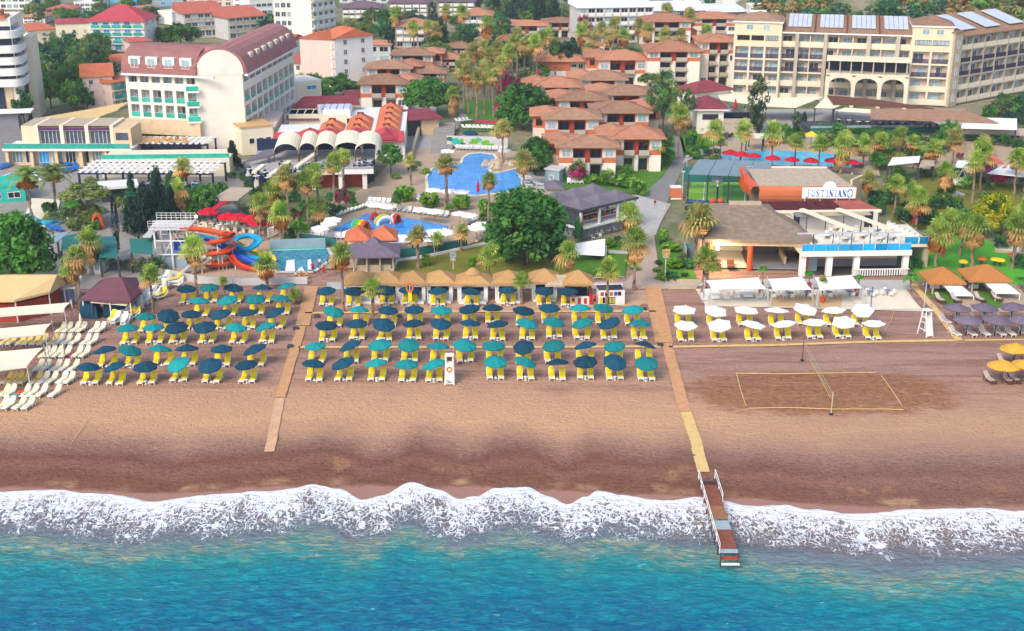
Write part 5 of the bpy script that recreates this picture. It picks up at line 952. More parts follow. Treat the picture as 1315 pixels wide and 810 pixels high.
for b in[(718,790,229,189,175,'lowest bungalow, beside the magenta bougainvillea and white chairs'),(785,848,220,178,161,'bungalow with green climbers at the lane, second from the sea'),(700,768,192,153,139,'bungalow right above the lowest one, facing the round trees'),(762,832,180,145,130,'bungalow behind the lane bungalow, half behind the airy tree'),(717,777,165,129,117,'bungalow in the middle of the cluster, left of a darker roof'),(772,836,157,122,109,'brown roofed bungalow in front of the tall airy tree'),(686,744,146,112,98,'brown roofed bungalow tucked behind the round dense tree'),(745,802,134,103,90,'bungalow with white chairs on its balconies, below the plain gable house'),(768,830,112,77,64,'bungalow with twin balconies behind the olive brown tree'),(505,556,96,71,62,'pale orange roofed bungalow at the top of the terracotta group'),(472,527,116,88,77,'terracotta bungalow above the restaurant, middle of three'),(529,571,114,94,83,'small terracotta bungalow beside the round dense tree'),(464,523,142,108,95,'terracotta bungalow right above the maroon restaurant roof'),(556,594,92,76,68,'small orange roofed bungalow half hidden by the grove'),(573,606,76,62,54,'low orange roofed bungalow below the hotel blocks'),(651,702,54,33,26,'bungalow with orange gable below the dark conifers'),(698,740,48,29,23,'bungalow next to the dark conifers, at the pink tree'),(612,650,64,50,44,'orange roof almost hidden behind the grove palms'),(768,800,72,47,42,'red walled bungalow below the solar roofed hotel'),(640,662,74,52,48,'orange roofed bungalow end beside the grove')]:
 bungalow(*b[:5],b[5],wing=random.choice((-1,-1,1))if b[1]-b[0]>45 else 0,roof=random.choice(['tile_brown','tile_brown','tile_orange']))
for b in[(830,897,116,66,53,'four storey terracotta house with pale stair tower walls',4),(825,886,62,28,17,'three storey terracotta house under the solar roofs',3),(897,944,112,54,43,'four storey terracotta wing touching the long hotel',4),(886,946,52,24,15,'three storey terracotta house behind the long hotel tower',3)]:
 bungalow(*b[:5],b[5],nf=b[6],wing=0,roof='tile_orange',D=11)
r,W,Y,o,ang=start('bungalow',(690,101),(750,101),'two storey house with blank orange and white side wall','bungalow','terracotta roofed bungalows')
h=zat(720,79,Y);MB().use('white').box(0,0,0,W*.7,9,h*.45).use('orangewall').box(-.02,-.02,h*.45,W*.7,9,h).use('warmwhite').box(W*.7+.01,1,0,W,9,h*.45).use('pinkpale').box(W*.7+.01,1,h*.45,W,9,h).build('wall',r)
MB().use('tile_orange').hip(0,0,W,9,h,2.0,.9,.2);rf=MB().use('tile_orange');rf.hip(0,0,W,9,h,2.0,.9,.2);rf.build('roof',r)
wins(r,Matrix.Translation((0,1,0)),[W*.79,W*.93],[.6,h*.55],1.2,1.3,'white','glass_dark');put(winmesh(.5,1.0,'white','glass_dark',1),'window',r,(W*.38,-.03,1.0))
MB().use('greywall').box(W*.71,.2,h*.45,W*.86,.99,h*.45+.95).build('balcony',r)
r,W,Y,o,ang=start('chimney_tower',(884,60),(894,60),'slim terracotta stair tower between two red roofed houses','tower')
h=zat(889,40,Y);MB().use('orangewall').box(0,0,0,W,3,h).build('wall',r);rf=MB().use('tile_red');rf.hip(0,0,W,3,h,.8,.3,.12);rf.build('roof',r);put(winmesh(.7,1.4,'brown','glass_dark',1),'window',r,(W*.3,-.02,h-3))
# long hotel
def long_hotel():
 r,W,Y,o,ang=start('long_hotel',(938,126),(1214,137),'long cream hotel of balconies with two roof towers and solar panels','hotel')
 fh=3.15;z0=.4;nf=5;tw=W*(62/276);tw2=W*(50/276);mw=W-tw-tw2
 rails=['solid','solid','bar','bar',None]
 for x0,w,nb,nm in((0,tw,3,'l'),(tw+mw,tw2,2,'r')):
  T=Matrix.Translation((x0,0,0));loggia(r,T,w,z0,4,fh,nb,'hotelcream','pinkpale',1.4,.5,.4,rails,(2.3,2.2),'glass_pale',pale=1)
  b0=z0+4*fh;mb=MB().use('yellowcream').box(x0,0,b0+.2,x0+w,12,b0+5.5).box(x0,1.7,0,x0+w,12,b0+.2)
  mb.use('white').box(x0-.3,-.35,b0+5.5,x0+w+.3,12.3,b0+5.85);mb.build('tower',r)
  rf=MB().use('tile_brown');rf.hip(x0,0,x0+w,12,b0+5.86,1.7,.25,.1);rf.build('roof',r)
  wins(r,T,spread(.6,w-.6,nb),[b0+1.4],w/nb*.8,1.1,'brown','glass_dark',4);wins(r,T,spread(w*.15,w*.85,2),[b0+3.9],1.6,1.2,'white','glass_pale',2)
 T=Matrix.Translation((tw,1.2,0));loggia(r,T,mw,z0,nf,fh,9,'hotelcream','pinkpale',1.6,.22,.4,['solid','solid','bar','bar','solid'],(2.2,2.1),'glass_pale')
 ze=z0+nf*fh
 mb=MB().use('hotelcream').box(tw,2.95,0,tw+mw,13,ze);mb.build('wall',r)
 fins=MB().use('greywall')
 for i in(1,3,6,8):fins.box(tw+i*mw/9-.1,.2,0,tw+i*mw/9+.75,1.19,ze+.1)
 tag(fins.build('pier',r),'grey brown piers rising between bays')
 rf=MB().use('tile_brown')
 nb=4;bw=mw/nb
 for i in range(nb):
  x0=tw+i*bw;rf.use('tile_brown').add([(x0,.6,ze+.25),(x0+bw,.6,ze+.25),(x0+bw,13.5,ze+3.3),(x0,13.5,ze+3.3),(x0,.6,ze+.02),(x0+bw,.6,ze+.02),(x0+bw,13.5,ze),(x0,13.5,ze)],[(0,1,2,3),(4,5,1,0),(5,6,2,1),(7,4,0,3),(6,7,3,2)])
  rf.use('white').beam((x0,.5,ze+.15),(x0+bw,.5,ze+.15),.3,.3);rf.use('brown').beam((x0+.1,.7,ze+.5),(x0+.1,13.4,ze+3.5),.25,.5)
 rf.build('roof',r)
 for i in range(nb):
  x0=tw+i*bw+bw*.16;x1=tw+(i+1)*bw-bw*.1;sp=MB();m_=5
  def pt(x,t):return(x,.6+12.9*t,ze+.25+3.05*t+.35)
  for k in range(m_):
   a,b_=x0+(x1-x0)*k/m_+.05,x0+(x1-x0)*(k+1)/m_-.05
   sp.use('solar').add([pt(a,.25),pt(b_,.25),pt(b_,.93),pt(a,.93)]+[(p[0],p[1],p[2]-.12)for p in(pt(a,.25),pt(b_,.25),pt(b_,.93),pt(a,.93))],[(0,1,2,3),(4,5,1,0),(5,6,2,1),(6,7,3,2),(7,4,0,3)])
  sp.build('solar_panel',r)
 px0,px1=tw+mw*.38,tw+mw*.98;pw=px1-px0;pd=6.5;zt=z0+2*fh+.6
 pc=MB(Matrix.Translation((px0,-pd,0))).use('hotelcream');n=3;aw=pw/n
 for i in range(n+1):pc.box(i*aw-.45,0,-.0,i*aw+.45,.9,zt)
 for i in range(n):
  m_=8
  for k in range(m_):
   a0,a1=math.pi*k/m_,math.pi*(k+1)/m_;c=i*aw+aw/2;rx=aw/2-.45
   xa,xb=c-rx*math.cos(a0),c-rx*math.cos(a1);za,zb=zt-2.3+2.0*math.sin(a0)**.8 if k else zt-2.3,zt-2.3+2.0*abs(math.sin(a1))**.8
   pc.add([(xa,.05,za),(xb,.05,zb),(xb,.05,zt+.3),(xa,.05,zt+.3),(xa,.85,za),(xb,.85,zb),(xb,.85,zt+.3),(xa,.85,zt+.3)],[(0,1,2,3),(7,6,5,4),(0,4,5,1),(3,2,6,7)])
 pc.box(-.4,.01,zt+.3,pw+.4,pd-.02,zt+.7);pc.build('porch',r)
 pb=MB(Matrix.Translation((px0,-pd,zt+.7)));pb.use('greywall').box(0,pd*.5,0,pw,pd-.1,2.9).use('glass_dark').box(.2,pd*.5-.06,.2,pw-.2,pd*.5-.01,2.7).use('cream').box(-.5,-.4,2.95,pw+.5,pd,3.35).use('greywall')
 for i in range(8):pb.box(i*(pw-.4)/7,.1,0,i*(pw-.4)/7+.3,.4,2.95)
 tag(pb.build('porch_gallery',r),'glazed gallery under a flat cream roof')
 a=Vector((W,0,0));e=Matrix.Rotation(-ang,4,'Z')@(G(1316,118)-o);d=e-a;wl=d.length;wa=math.atan2(d.y,d.x)
 T=Matrix.Translation(a)@Matrix.Rotation(wa,4,'Z')
 st=MB(T).use('stone').box(0,-.6,0,3.2,6,ze+1.2).use('tile_brown').box(-.3,-.9,ze+1.2,3.5,6,ze+1.5);st.build('stair_tower',r);wins(r,T@Matrix.Translation((0,-.6,0)),[1.6],[1.2+fh*i for i in range(5)],.9,1.6,'white','glass_pale',1)
 T3=T@Matrix.Translation((3.2,0,0));loggia(r,T3,wl-3.2,z0,nf,fh,6,'greywall','greypale',1.4,.45,.4,['solid','solid','bar','bar','solid'],(1.6,2.1),'glass')  # shade of the wing put into its wall colour, grey instead of cream
 MB(T3).use('greywall').box(0,1.66,0,wl-3.2,11,ze).build('wall',r)
 rf=MB(T3)
 for i in range(3):
  bw=(wl-3.2)/3;x0=i*bw;rf.use('tile_brown').add([(x0,-.5,ze+.25),(x0+bw,-.5,ze+.25),(x0+bw,11,ze+3.8),(x0,11,ze+3.8),(x0,-.5,ze+.02),(x0+bw,-.5,ze+.02),(x0+bw,11,ze),(x0,11,ze)],[(0,1,2,3),(4,5,1,0),(5,6,2,1),(7,4,0,3),(6,7,3,2)])
  rf.use('solar').beam((x0+bw*.5,1.5,ze+1.35),(x0+bw*.5,10,ze+3.85),bw*.6,.12)
 rf.build('roof',r);return r
long_hotel()
def lean_roof(name,pix,zs,mat,label,cat,posts=None,th=.2,group=None,pm='darkgrey'):
 """roof sheet through four pixel corners at given heights, with posts to the ground"""
 P=[G(x,y,z)for(x,y),z in zip(pix,zs)];c=sum(P,Vector())/4;c.z=0;r=root(name,c,0,label,cat,group)
 mb=MB().use(mat);q=[p-c for p in P];lo=[p-Vector((0,0,th))for p in q]
 mb.add(q+lo,[(0,1,2,3),(7,6,5,4),(4,5,1,0),(5,6,2,1),(6,7,3,2),(7,4,0,3)]);mb.build('roof',r)
 ctr=sum(q,Vector())/4
 for i,p in enumerate(q):
  if posts and i in posts:
   p2=p.lerp(ctr,.04);MB().use(pm).box(p2.x-.12,p2.y-.12,0,p2.x+.12,p2.y+.12,p2.z-th).build('post',r)
 return r
lean_roof('restaurant_roof',[(1118,139),(1240,141),(1282,157),(1118,152)],[4.6,4.6,4.0,4.0],'tile_brown','long brown roof over the hotel dining terrace','roof',(2,3));lean_roof('restaurant_roof',[(1062,122),(1130,128),(1200,139),(1070,133)],[4.6,4.6,4.2,4.2],'brown','small dark roof before the hotel arches','roof',(2,3))
for pix,zs,lb in[([(968,126),(1058,124),(1022,138),(955,135)],[4.2,4.2,3.6,3.6],'wide cream awning at the end of the hotel terrace'),([(1058,126),(1090,131),(1070,139),(1046,138)],[4.2,4.2,3.6,3.6],'cream awning in the middle of the hotel terrace'),([(1085,138),(1130,141),(1122,145),(1074,142)],[4,4,3.6,3.6],'narrow cream awning of the hotel terrace'),([(920,119),(975,124),(972,135),(925,128)],[4.6,4.6,4.2,4.2],'cream awning over the balcony of the maroon roofed house')]:
 lean_roof('awning',pix,zs,'creamcloth',lb,'awning',(2,3),.08,'cream awnings of the hotel terrace')
lean_roof('long_awning',[(1238,150),(1306,152),(1306,166),(1234,164)],[4.0,4.0,3.4,3.4],'whitecloth','long white awning on a raised deck at the hotel wing','awning',(0,1,2,3),.15)
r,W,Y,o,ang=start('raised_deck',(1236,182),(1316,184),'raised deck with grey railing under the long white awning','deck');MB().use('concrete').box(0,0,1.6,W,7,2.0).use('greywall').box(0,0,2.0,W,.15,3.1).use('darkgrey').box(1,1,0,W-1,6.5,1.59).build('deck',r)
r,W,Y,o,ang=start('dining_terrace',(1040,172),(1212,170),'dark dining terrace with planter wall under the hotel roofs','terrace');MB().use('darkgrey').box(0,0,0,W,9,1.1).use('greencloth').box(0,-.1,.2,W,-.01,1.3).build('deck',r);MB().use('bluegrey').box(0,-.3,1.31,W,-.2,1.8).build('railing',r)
for i,(x,y)in enumerate([(1076,157),(1090,158),(1102,160),(1114,160),(1130,161),(1146,161),(1158,162),(1170,163),(1186,163),(1198,164)]):
 p=G(x,y,1.1);o_=root('dining_table',p,random.random(),f'dark dining table, {ORD[i]} along the hotel dining terrace from the awnings','table','tables on the hotel dining terrace');MB().use('greypale').lathe([(0,.74),(.6,.74),(.6,.70),(.05,.68),(.05,0)],8).build('tabletop',o_)
 for k in range(4):a=k*1.57;MB().use('darkgrey').box(-.2,-.2,0,.2,.2,.45).box(-.2,.14,.45,.2,.2,.9).build('chair',o_,(math.cos(a)*.85,math.sin(a)*.85,0),a-1.57)
r,W,Y,o,ang=start('maroon_house',(894,172),(928,172),'pale house with maroon hipped roof beside the tall airy tree','house');h=zat(910,141,Y);MB().use('warmwhite').box(0,0,0,W,9,h).build('wall',r);rf=MB().use('white').box(-.9,-.9,h,W+.9,9.9,h+.25).use('tile_maroon');rf.hip(0,0,W,9,h+.26,1.8,.9,.1);rf.build('roof',r);wins(r,Matrix.Identity(4),[W*.5],[h-2],W*.6,1.1,'brown','glass_dark',3)
MB().use('greywall').box(W,0,0,W+8,8,h*.45).use('glass_dark').box(W+.2,3,h*.45,W+7.8,8,h*.8).use('stone').box(W,-.1,h*.45,W+8,.05,h*.45+1).build('balcony',r)
r,W,Y,o,ang=start('maroon_house',(892,150),(936,145),'second maroon roof behind the maroon roofed house','house');MB().use('warmwhite').box(0,0,0,W,7,5.5).build('wall',r);rf=MB().use('tile_maroon');rf.hip(0,0,W,7,5.5,1.8,.8,.2);rf.build('roof',r)
# white hotel with barrel roof
def barrel_hotel():
 P0,P1,P2,P3=[G(*p)for p in((170,190),(262,195),(318,193),(381,146))]
 o=Vector((P0.x,P0.y,0));r=root('white_hotel',o,0,'white hotel with mauve barrel roof, teal glass balconies and stone band','hotel')
 L_=lambda p:p-o
 ze=zat(178,93,P0.y);fh=3.0;z0=ze-5*fh
 q0,q1,q2,q3=map(L_,(P0,P1,P2,P3))
 d=q1-q0;W=d.length;T=Matrix.Rotation(math.atan2(d.y,d.x),4,'Z')
 loggia(r,T@Matrix.Translation((0,0,0)),W,ze-5*fh+.0,5,fh,6,'hotelwhite','pinkpale',1.2,.7,.5,[None,'teal','teal','teal','white'],(1.7,2.2),'glass_pale')
 MB(T).use('beigestone').box(-.3,-1.4,3.4,W+.3,-.02,6.2).use('darkgrey').box(.5,-1.0,0,W-.5,-.03,3.38).use('white').box(0,1.46,0,W,12,ze).build('wall',r)
 d2=q2-q1;W2=d2.length;Tc=Matrix.Translation(q1)@Matrix.Rotation(math.atan2(d2.y,d2.x),4,'Z')
 d3=q3-q2;W3=d3.length;T3=Matrix.Translation(q2)@Matrix.Rotation(math.atan2(d3.y,d3.x),4,'Z');k1=T3.inverted()@q1;DW=k1.y;SKW=k1.x/k1.y
 rh=5.2;mb=MB(Tc).use('hotelwhite');n=14;pts=[(0,0,0),(W2,0,0)]+[(W2/2+(W2/2+.3)*math.cos(math.pi*k/n),-.12,ze+rh*.95*math.sin(math.pi*k/n)**.9 if 0<k<n else ze)for k in range(n+1)]
 mb.q(*pts[2:]);mb.box(0,-.1,0,W2,6,ze-.03);mb.build('corner_wall',r)
 for k in range(3):put(railmesh(2.4,'teal'),'balcony_railing',r,(Tc@Vector((-1.2,-1.3,ze-2.9-k*3.0))),math.atan2(d2.y,d2.x));sl_=MB(Tc).use('white').box(-2.5,-1.4,ze-3.2-k*3,.1,.5,ze-2.9-k*3);sl_.build('balcony',r)
 put(winmesh(1.0,1.6,'white','glass'),'window',r,Tc@Vector((.4,-.05,ze+.8)),math.atan2(d2.y,d2.x))
 loggia(r,T3,W3,ze-5*fh,5,fh,9,'hotelwhite','pinkwall',1.1,.8,.7,['white',None,'teal','teal','white'],(1.2,2.0),'glass',frame_='pinkwall')
 MB(T3).use('white').box(.4+max(0,SKW*DW),1.36,0,W3,DW,ze).use('cream').box(-.0,-.4,0,W3,-.02,z0-.2).build('wall',r)
 def barrel(T,W_,D,x0,x1,ymin=-9,skew=0):
  mb=MB(T).use('tile_mauve');n=10;prof=[]
  for k in range(n+1):
   a=math.pi*k/n;prof.append((max(ymin,D/2-(D/2+.9)*math.cos(a)),ze+.05+rh*abs(math.sin(a))**.9))
  pts=[(x0+skew*y,y,z)for y,z in prof]+[(x1,y,z)for y,z in prof]
  m_=n+1
  mb.add(pts,[(k,m_+k,m_+k+1,k+1)for k in range(n)]+[list(range(m_)),list(range(m_,2*m_))[::-1]])
  mb.use('white').box(x0,-1.1,ze-.35,x1,-.4,ze+.04);return mb
 barrel(T,W,12,-.3,W-.02).build('roof',r);barrel(T,W,12,W+.01,W+W2*.45,3.2).build('roof',r);barrel(T3,W3,DW,.12,W3+.3,-9,SKW).build('roof',r)
 for x in spread(W*.05,W*.98,4):
  dm=MB(T@Matrix.Translation((x,0,ze))).use('white').box(-1.25,-.55,1.0,1.25,2.2,3.3).build('dormer',r);put(winmesh(1.7,1.7,'white','glass_pale'),'window',dm,T@Vector((x,-.57,ze+1.3)),T.to_euler().z)
 for x in spread(W3*.1,W3*.95,7):
  dm=MB(T3@Matrix.Translation((x,0,ze))).use('cream').box(-1.1,-.3,1.6,1.1,2.2,3.5).build('dormer',r);put(winmesh(1.4,1.4,'white','glass_pale'),'window',dm,T3@Vector((x,-.32,ze+1.8)),T3.to_euler().z)
 return r
barrel_hotel()
r,W,Y,o,ang=start('cream_annexe',(312,200),(352,196),'low cream annexe at the corner of the white hotel','building');h=zat(330,163,Y);MB().use('cream').box(0,0,0,W,9,h).use('tan').box(-.2,-.2,h,W+.2,9.2,h+.25).build('wall',r);wins(r,Matrix.Identity(4),[2,3.8,5.4],[h-3.2],1.1,1.1,'white','glass_dark',1)
r,W,Y,o,ang=start('cream_annexe',(352,196),(366,170),'ribbed pale extension of the cream annexe','building');mb=MB().use('pinkpale').box(0,0,0,W,5,4.6);mb.use('stone');[mb.box(i*W/6,-.2,0,i*W/6+.35,-.01,4.6)for i in range(6)];mb.build('wall',r)
r,W,Y,o,ang=start('cream_annexe',(378,142),(414,138),'plain cream block behind the white hotel','building');h=zat(395,106,Y);MB().use('cream').box(0,0,0,W,8,h).use('warmwhite').box(-.1,-.1,h,W+.1,8.1,h+.5).build('wall',r);put(winmesh(2.4,.9,'white','glass_blue',2),'window',r,(W*.65,-.02,h-1.6))
# white balcony tower
def tower():
 a=G(-28,162);b_=G(30,160);o,ang,W=frame(a,b_);r=root('balcony_tower',o,ang,'white curved balcony tower with dark bands and orange roof edge','apartment tower');Y=(a.y+b_.y)/2
 H_=zat(10,24,Y);D=14;mb=MB().use('warmwhite').box(0,0,0,W,D,H_).use('beigestone').box(-.1,-.15,0,W*.86,-.01,zat(10,88,Y));mb.build('wall',r)
 MB().use('tile_vivid').box(-.5,-.6,H_,W*.9,6,H_+.5).box(W*.3,1,H_+.5,W*.8,5,H_+1.6).build('roof',r)
 for k,(y0,y1)in enumerate([(34,40),(49,59),(64,74),(79,88),(95,102)]):
  zb,zt=zat(10,y1,Y),zat(10,y0,Y)
  MB().use('glass_dark').box(W*.5,-.25,zb,W*.98,-.02,zt).box(W*1.0,.5,zb,W+.2,D*.6,zt).build('window',r)
  pts=[(W*.46,-.02)]+[(W*.9+2.4*math.sin(t),-1.5+2.4*(1-math.cos(t)))for t in[i*math.pi/2/6 for i in range(7)]]+[(W*.9+2.4,D*.6),(W+.01,D*.6),(W+.01,-.01)]
  pts=[(W*.46,-1.5)]+pts[1:]+[(W*.46,-.01)]
  MB().use('white').prism(pts,zb-1.5,zb+.1).build('balcony',r)
  MB().use('glass_dark').box(W*.02,-.2,zb+.3,W*.3,-.02,zt-.2).build('window',r)
 MB().use('glass_dark').box(W*.52,-.35,1.5,W*.68,-.16,zat(10,94,Y)).use('white').box(W*.5,-.33,1.3,W*.7,-.17,1.48).build('window',r)
 MB().use('cream').box(W+.9,7,0,W+2.6,D+2,H_-5).build('stair_wall',r)
 MB().use('midgrey').box(-1,-5,0,W,-1.6,3.6).use('whitecloth').box(-1,-6,3.6,W+3,-1.5,3.9).build('entrance',r)
tower()
def block(name,L_,R_,yt,D,label,wall='warmwhite',roof=None,rh=1.6,nf=2,nb=3,win=(1.4,1.5),glass='glass',cat='building',ov=.5,rail=None,side=True,frame_='white',group=None):
 """plain walled building: front ground pixels, roof edge pixel row, storeys x bays of windows"""
 r,W,Y,o,ang=start(name,L_,R_,label,cat,group);h=zat((L_[0]+R_[0])/2,yt,Y)
 MB().use(wall).box(0,0,0,W,D,h).build('wall',r)
 if roof and roof[0]=='^':
  m_=roof[1:];rf=MB().use(m_);rf.add([(-ov,-ov,h),(W+ov,-ov,h),(W+ov,D+ov,h),(-ov,D+ov,h),(-ov,D/2,h+rh),(W+ov,D/2,h+rh)],[(0,1,5,4),(2,3,4,5),(3,2,1,0),(1,2,5),(3,0,4)]);rf.build('roof',r)
 elif roof and roof[0]=='/':
  m_=roof[1:];rf=MB().use(m_);rf.add([(-ov,-ov,h+.02),(W+ov,-ov,h+.02),(W+ov,D+ov,h+rh),(-ov,D+ov,h+rh),(-ov,-ov,h-.15),(W+ov,-ov,h-.15),(W+ov,D+ov,h-.15),(-ov,D+ov,h-.15)],[(0,1,2,3),(7,6,5,4),(4,5,1,0),(5,6,2,1),(6,7,3,2),(7,4,0,3)]);rf.build('roof',r)
 elif roof:rf=MB().use(roof);rf.hip(0,0,W,D,h,rh,ov,.16);rf.build('roof',r)
 else:MB().use(wall).box(-.15,-.15,h,W+.15,.1,h+.6).box(-.15,D-.1,h,W+.15,D+.15,h+.6).box(-.15,.1,h,.1,D-.1,h+.6).box(W-.1,.1,h,W+.15,D-.1,h+.6).build('parapet',r)
 fh=h/nf
 wins(r,Matrix.Identity(4),spread(.3,W-.3,nb),[k*fh+fh*.28 for k in range(nf)],min(win[0],W/nb*.8),min(win[1],fh*.62),frame_,glass)
 if rail:
  for k in range(1,nf):
   for x in spread(.3,W-.3,nb):put(railmesh(W/nb*.8,rail),'balcony_railing',r,(x,-.5,k*fh+fh*.1));
   MB().use(wall).box(.1,-.6,k*fh-.1,W-.1,-.01,k*fh+fh*.08).build('balcony',r)
 if side:
  Ts=Matrix.Translation((W,0,0))@Matrix.Rotation(math.pi/2,4,'Z');wins(r,Ts,spread(.5,D-.5,max(1,int(D/5))),[k*fh+fh*.3 for k in range(nf)],1.1,min(1.3,fh*.5),frame_,'glass')
 return r,W,h
block('red_roofed_hotel',(118,66),(188,66),27,14,'white hotel with broad crimson hipped roof and blue windows','white','tile_crimson',4.2,4,5,(1.8,1.6),'glass_blue','hotel',1.0,'teal')
block('red_roofed_hotel',(76,66),(120,64),30,12,'plain cream side wing of the crimson roofed hotel','cream','tile_crimson',.8,2,3,(.9,1.2),'glass_dark','hotel',.3)
block('red_roofed_hotel',(170,64),(204,58),28,12,'beige end of the crimson roofed hotel','cream','tile_crimson',1.5,3,1,(.8,1),'glass','hotel',.6)
block('low_house',(40,62),(76,58),38,10,'small white house with orange roof beside the balcony tower','warmwhite','/tile_vivid',1.2,2,3,(1,1),'glass')
block('low_house',(168,72),(196,70),53,7,'little house with red roof and teal doors before the crimson roofed hotel','pinkpale','tile_red',1,2,3,(1.1,1.3),'glass_teal')
block('gabled_house',(110,140),(148,138),98,10,'pink gabled house behind the tan shade sail','pinkpale','^tile_vivid',2.4,3,2,(1,1.1),'glass_dark')
block('gabled_house',(146,140),(166,136),104,8,'wing with teal balconies of the pink gabled house','pinkpale','/tile_vivid',1.6,3,2,(1.4,1.6),'glass_teal','building',.6,'teal')
block('gabled_house',(152,100),(172,98),78,8,'small pink house with vivid red roof by the barrel roof','pinkpale','^tile_vivid',1.5,2,2,(1,1.1),'glass_dark')
block('red_roofed_block',(238,50),(290,47),16,12,'three storey block with red roof and teal glazed corner','greypale','/tile_red',2.6,3,6,(2.0,1.9),'glass','apartment block',.7,'grey')
block('red_roofed_block',(294,52),(342,48),21,12,'second three storey block with red roof and purple awnings','greypale','/tile_red',2.4,3,5,(2.0,1.9),'glass','apartment block',.7,'grey')
block('stepped_house',(222,32),(240,30),16,8,'small white stepped house before the red roofed block','white',None,1,2,2,(1,1),'glass_dark')
block('pale_house',(188,26),(210,24),10,8,'distant pink and yellow house with orange roof','yellowcream','tile_orange',.8,3,3,(1,1),'glass')
block('apartment_tower',(354,58),(402,58),-22,12,'tall white apartment tower behind the dark wide tree','white',None,1,7,6,(1.5,1.5),'glass','apartment tower',.5)
block('apartment_tower',(402,60),(432,54),-22,12,'right hand flank of the tall white apartment tower with close windows'.replace('right hand flank','second flank'),'warmwhite',None,1,7,4,(1.5,1.5),'glass','apartment tower',.5,'white')
block('apartment_tower',(322,30),(352,28),-8,10,'white low block left open beside the apartment tower'.replace('left open ',''),'white',None,1,4,4,(2.0,1.0),'glass_dark','apartment block',.4)
block('white_flats',(392,100),(414,104),52,9,'stair stepped white flats with teal balconies and red roof','white','^tile_vivid',1.6,4,3,(1.3,1.5),'glass_teal','apartment block',.6,'teal')
block('white_flats',(414,108),(432,112),48,12,'middle of the white flats under a vivid red roof','white','^tile_vivid',2.2,5,3,(1.2,1.5),'glass_blue','apartment block',.5,'white')
block('white_flats',(432,112),(467,100),46,10,'plain pink and white end of the white flats','pinkpale','^tile_vivid',1.8,5,1,(.6,.8),'glass','apartment block',.4)
block('gabled_house',(334,78),(374,80),52,9,'white house with red roof behind the barrel roof ridge','warmwhite','^tile_red',1.6,2,2,(1,1),'glass')
block('chapel_like_house',(402,108),(418,106),82,7,'small pink house with arched niche before the white flats','pinkwall','^tile_purple',1.4,2,1,(1.3,1.6),'glass_dark')
block('cream_house',(376,106),(404,106),80,8,'white house with red roof edges beside the arched niche','warmwhite','/tile_red',1.2,2,2,(1,1.2),'glass_dark')
block('pool_house',(470,80),(502,80),58,9,'low grey white house with orange flat roof by the dark cypress','greypale','tile_orange',.9,2,2,(2.5,1.4),'glass_dark')
for(l,rr,yb,yt,nf,nb,roof,lb)in[(440,488,30,10,3,6,'tile_purple','small grey hotel with purple mansard roof and pale balconies'),(500,550,26,4,4,5,'tile_purple','second purple roofed hotel block with grey balconies'),(563,610,26,2,4,5,'tile_purple','third purple roofed hotel block among cypresses'),(508,556,62,34,3,5,'tile_orange','grey balcony block with wide orange roof'),(594,632,50,20,3,4,'tile_orange','half hidden grey block with orange roof')]:
 block('balcony_block',(l,yb),(rr,yb),yt,11,lb,'greywall',roof,2.0,nf,nb,(1.8,1.7),'glass_dark','hotel',.8,'white')
block('solar_hotel',(742,56),(838,54),9,14,'white hotel with long solar roof above the bungalows','greypale','/solar_roof',2.0,4,9,(2.6,1.7),'glass_dark','hotel',.6,'white')
block('solar_hotel',(836,32),(905,31),13,12,'low hotel with white solar roof and dark dormer band','midgrey','/solar_roof',2.2,2,8,(1.6,1.4),'glass_dark','hotel',.6)
block('solar_hotel',(905,30),(958,28),15,10,'red edged house with white roof panels behind the long hotel','redwall','/solar_roof',2.0,2,6,(1.6,1.4),'glass_dark','hotel',.5)
block('white_villa',(1042,26),(1124,26),1,12,'modern white block with blue glazing behind the long hotel','white',None,1,3,7,(3,1.9),'glass_blue','building',.4,'white');block('white_villa',(1124,28),(1132,22),-8,10,'tall white end wall beside the hill','white',None,1,1,1,(.5,.5),'glass_dark')
block('white_terraces',(966,32),(1040,32),18,8,'white stepped terraces behind the long hotel','white',None,1,2,12,(1.4,.9),'glass_dark');block('white_terraces',(962,22),(1030,22),8,7,'upper white stepped terraces at the top of the town','white',None,1,2,12,(1.4,.9),'glass_dark')
block('far_block',(1276,46),(1330,44),24,12,'cream block with brown roof at the end of the hotel wing','cream','tile_brown',2.5,3,6,(1.5,1.3),'glass_dark')
for i,(l,rr,yb,yt,w,roof,lb)in enumerate([(0,42,12,-4,'white',None,'far white house above the balcony tower'),(60,95,22,12,'pinkpale','tile_red','far pink house with red roof among trees'),(96,130,14,4,'white',None,'far white block with flat roof'),(134,180,10,-2,'bluegrey',None,'far pale blue roofed hall'),(184,236,8,-6,'bluegrey',None,'far blue white apartment row'),(240,300,8,-4,'pinkpale',None,'far white flats behind the red roofed blocks'),(300,350,12,-6,'white','tile_red','far white block beside the red roofed blocks'),(436,500,4,-14,'greypale','tile_purple','far hotel behind the purple mansard roof'),(30,58,30,22,'white','tile_orange','small far house with orange roof'),(840,960,8,-4,'white',None,'far long white terrace building'),(768,836,4,-12,'greypale',None,'far building above the solar hotel'),(980,1040,6,-6,'white',None,'far white building above the stepped terraces')]):
 block('far_house',(l,yb),(rr,yb),yt,10,lb,w,roof,1.5,2,5,(2,1.4),'glass_blue' if i in(3,4)else 'glass','building',.5)
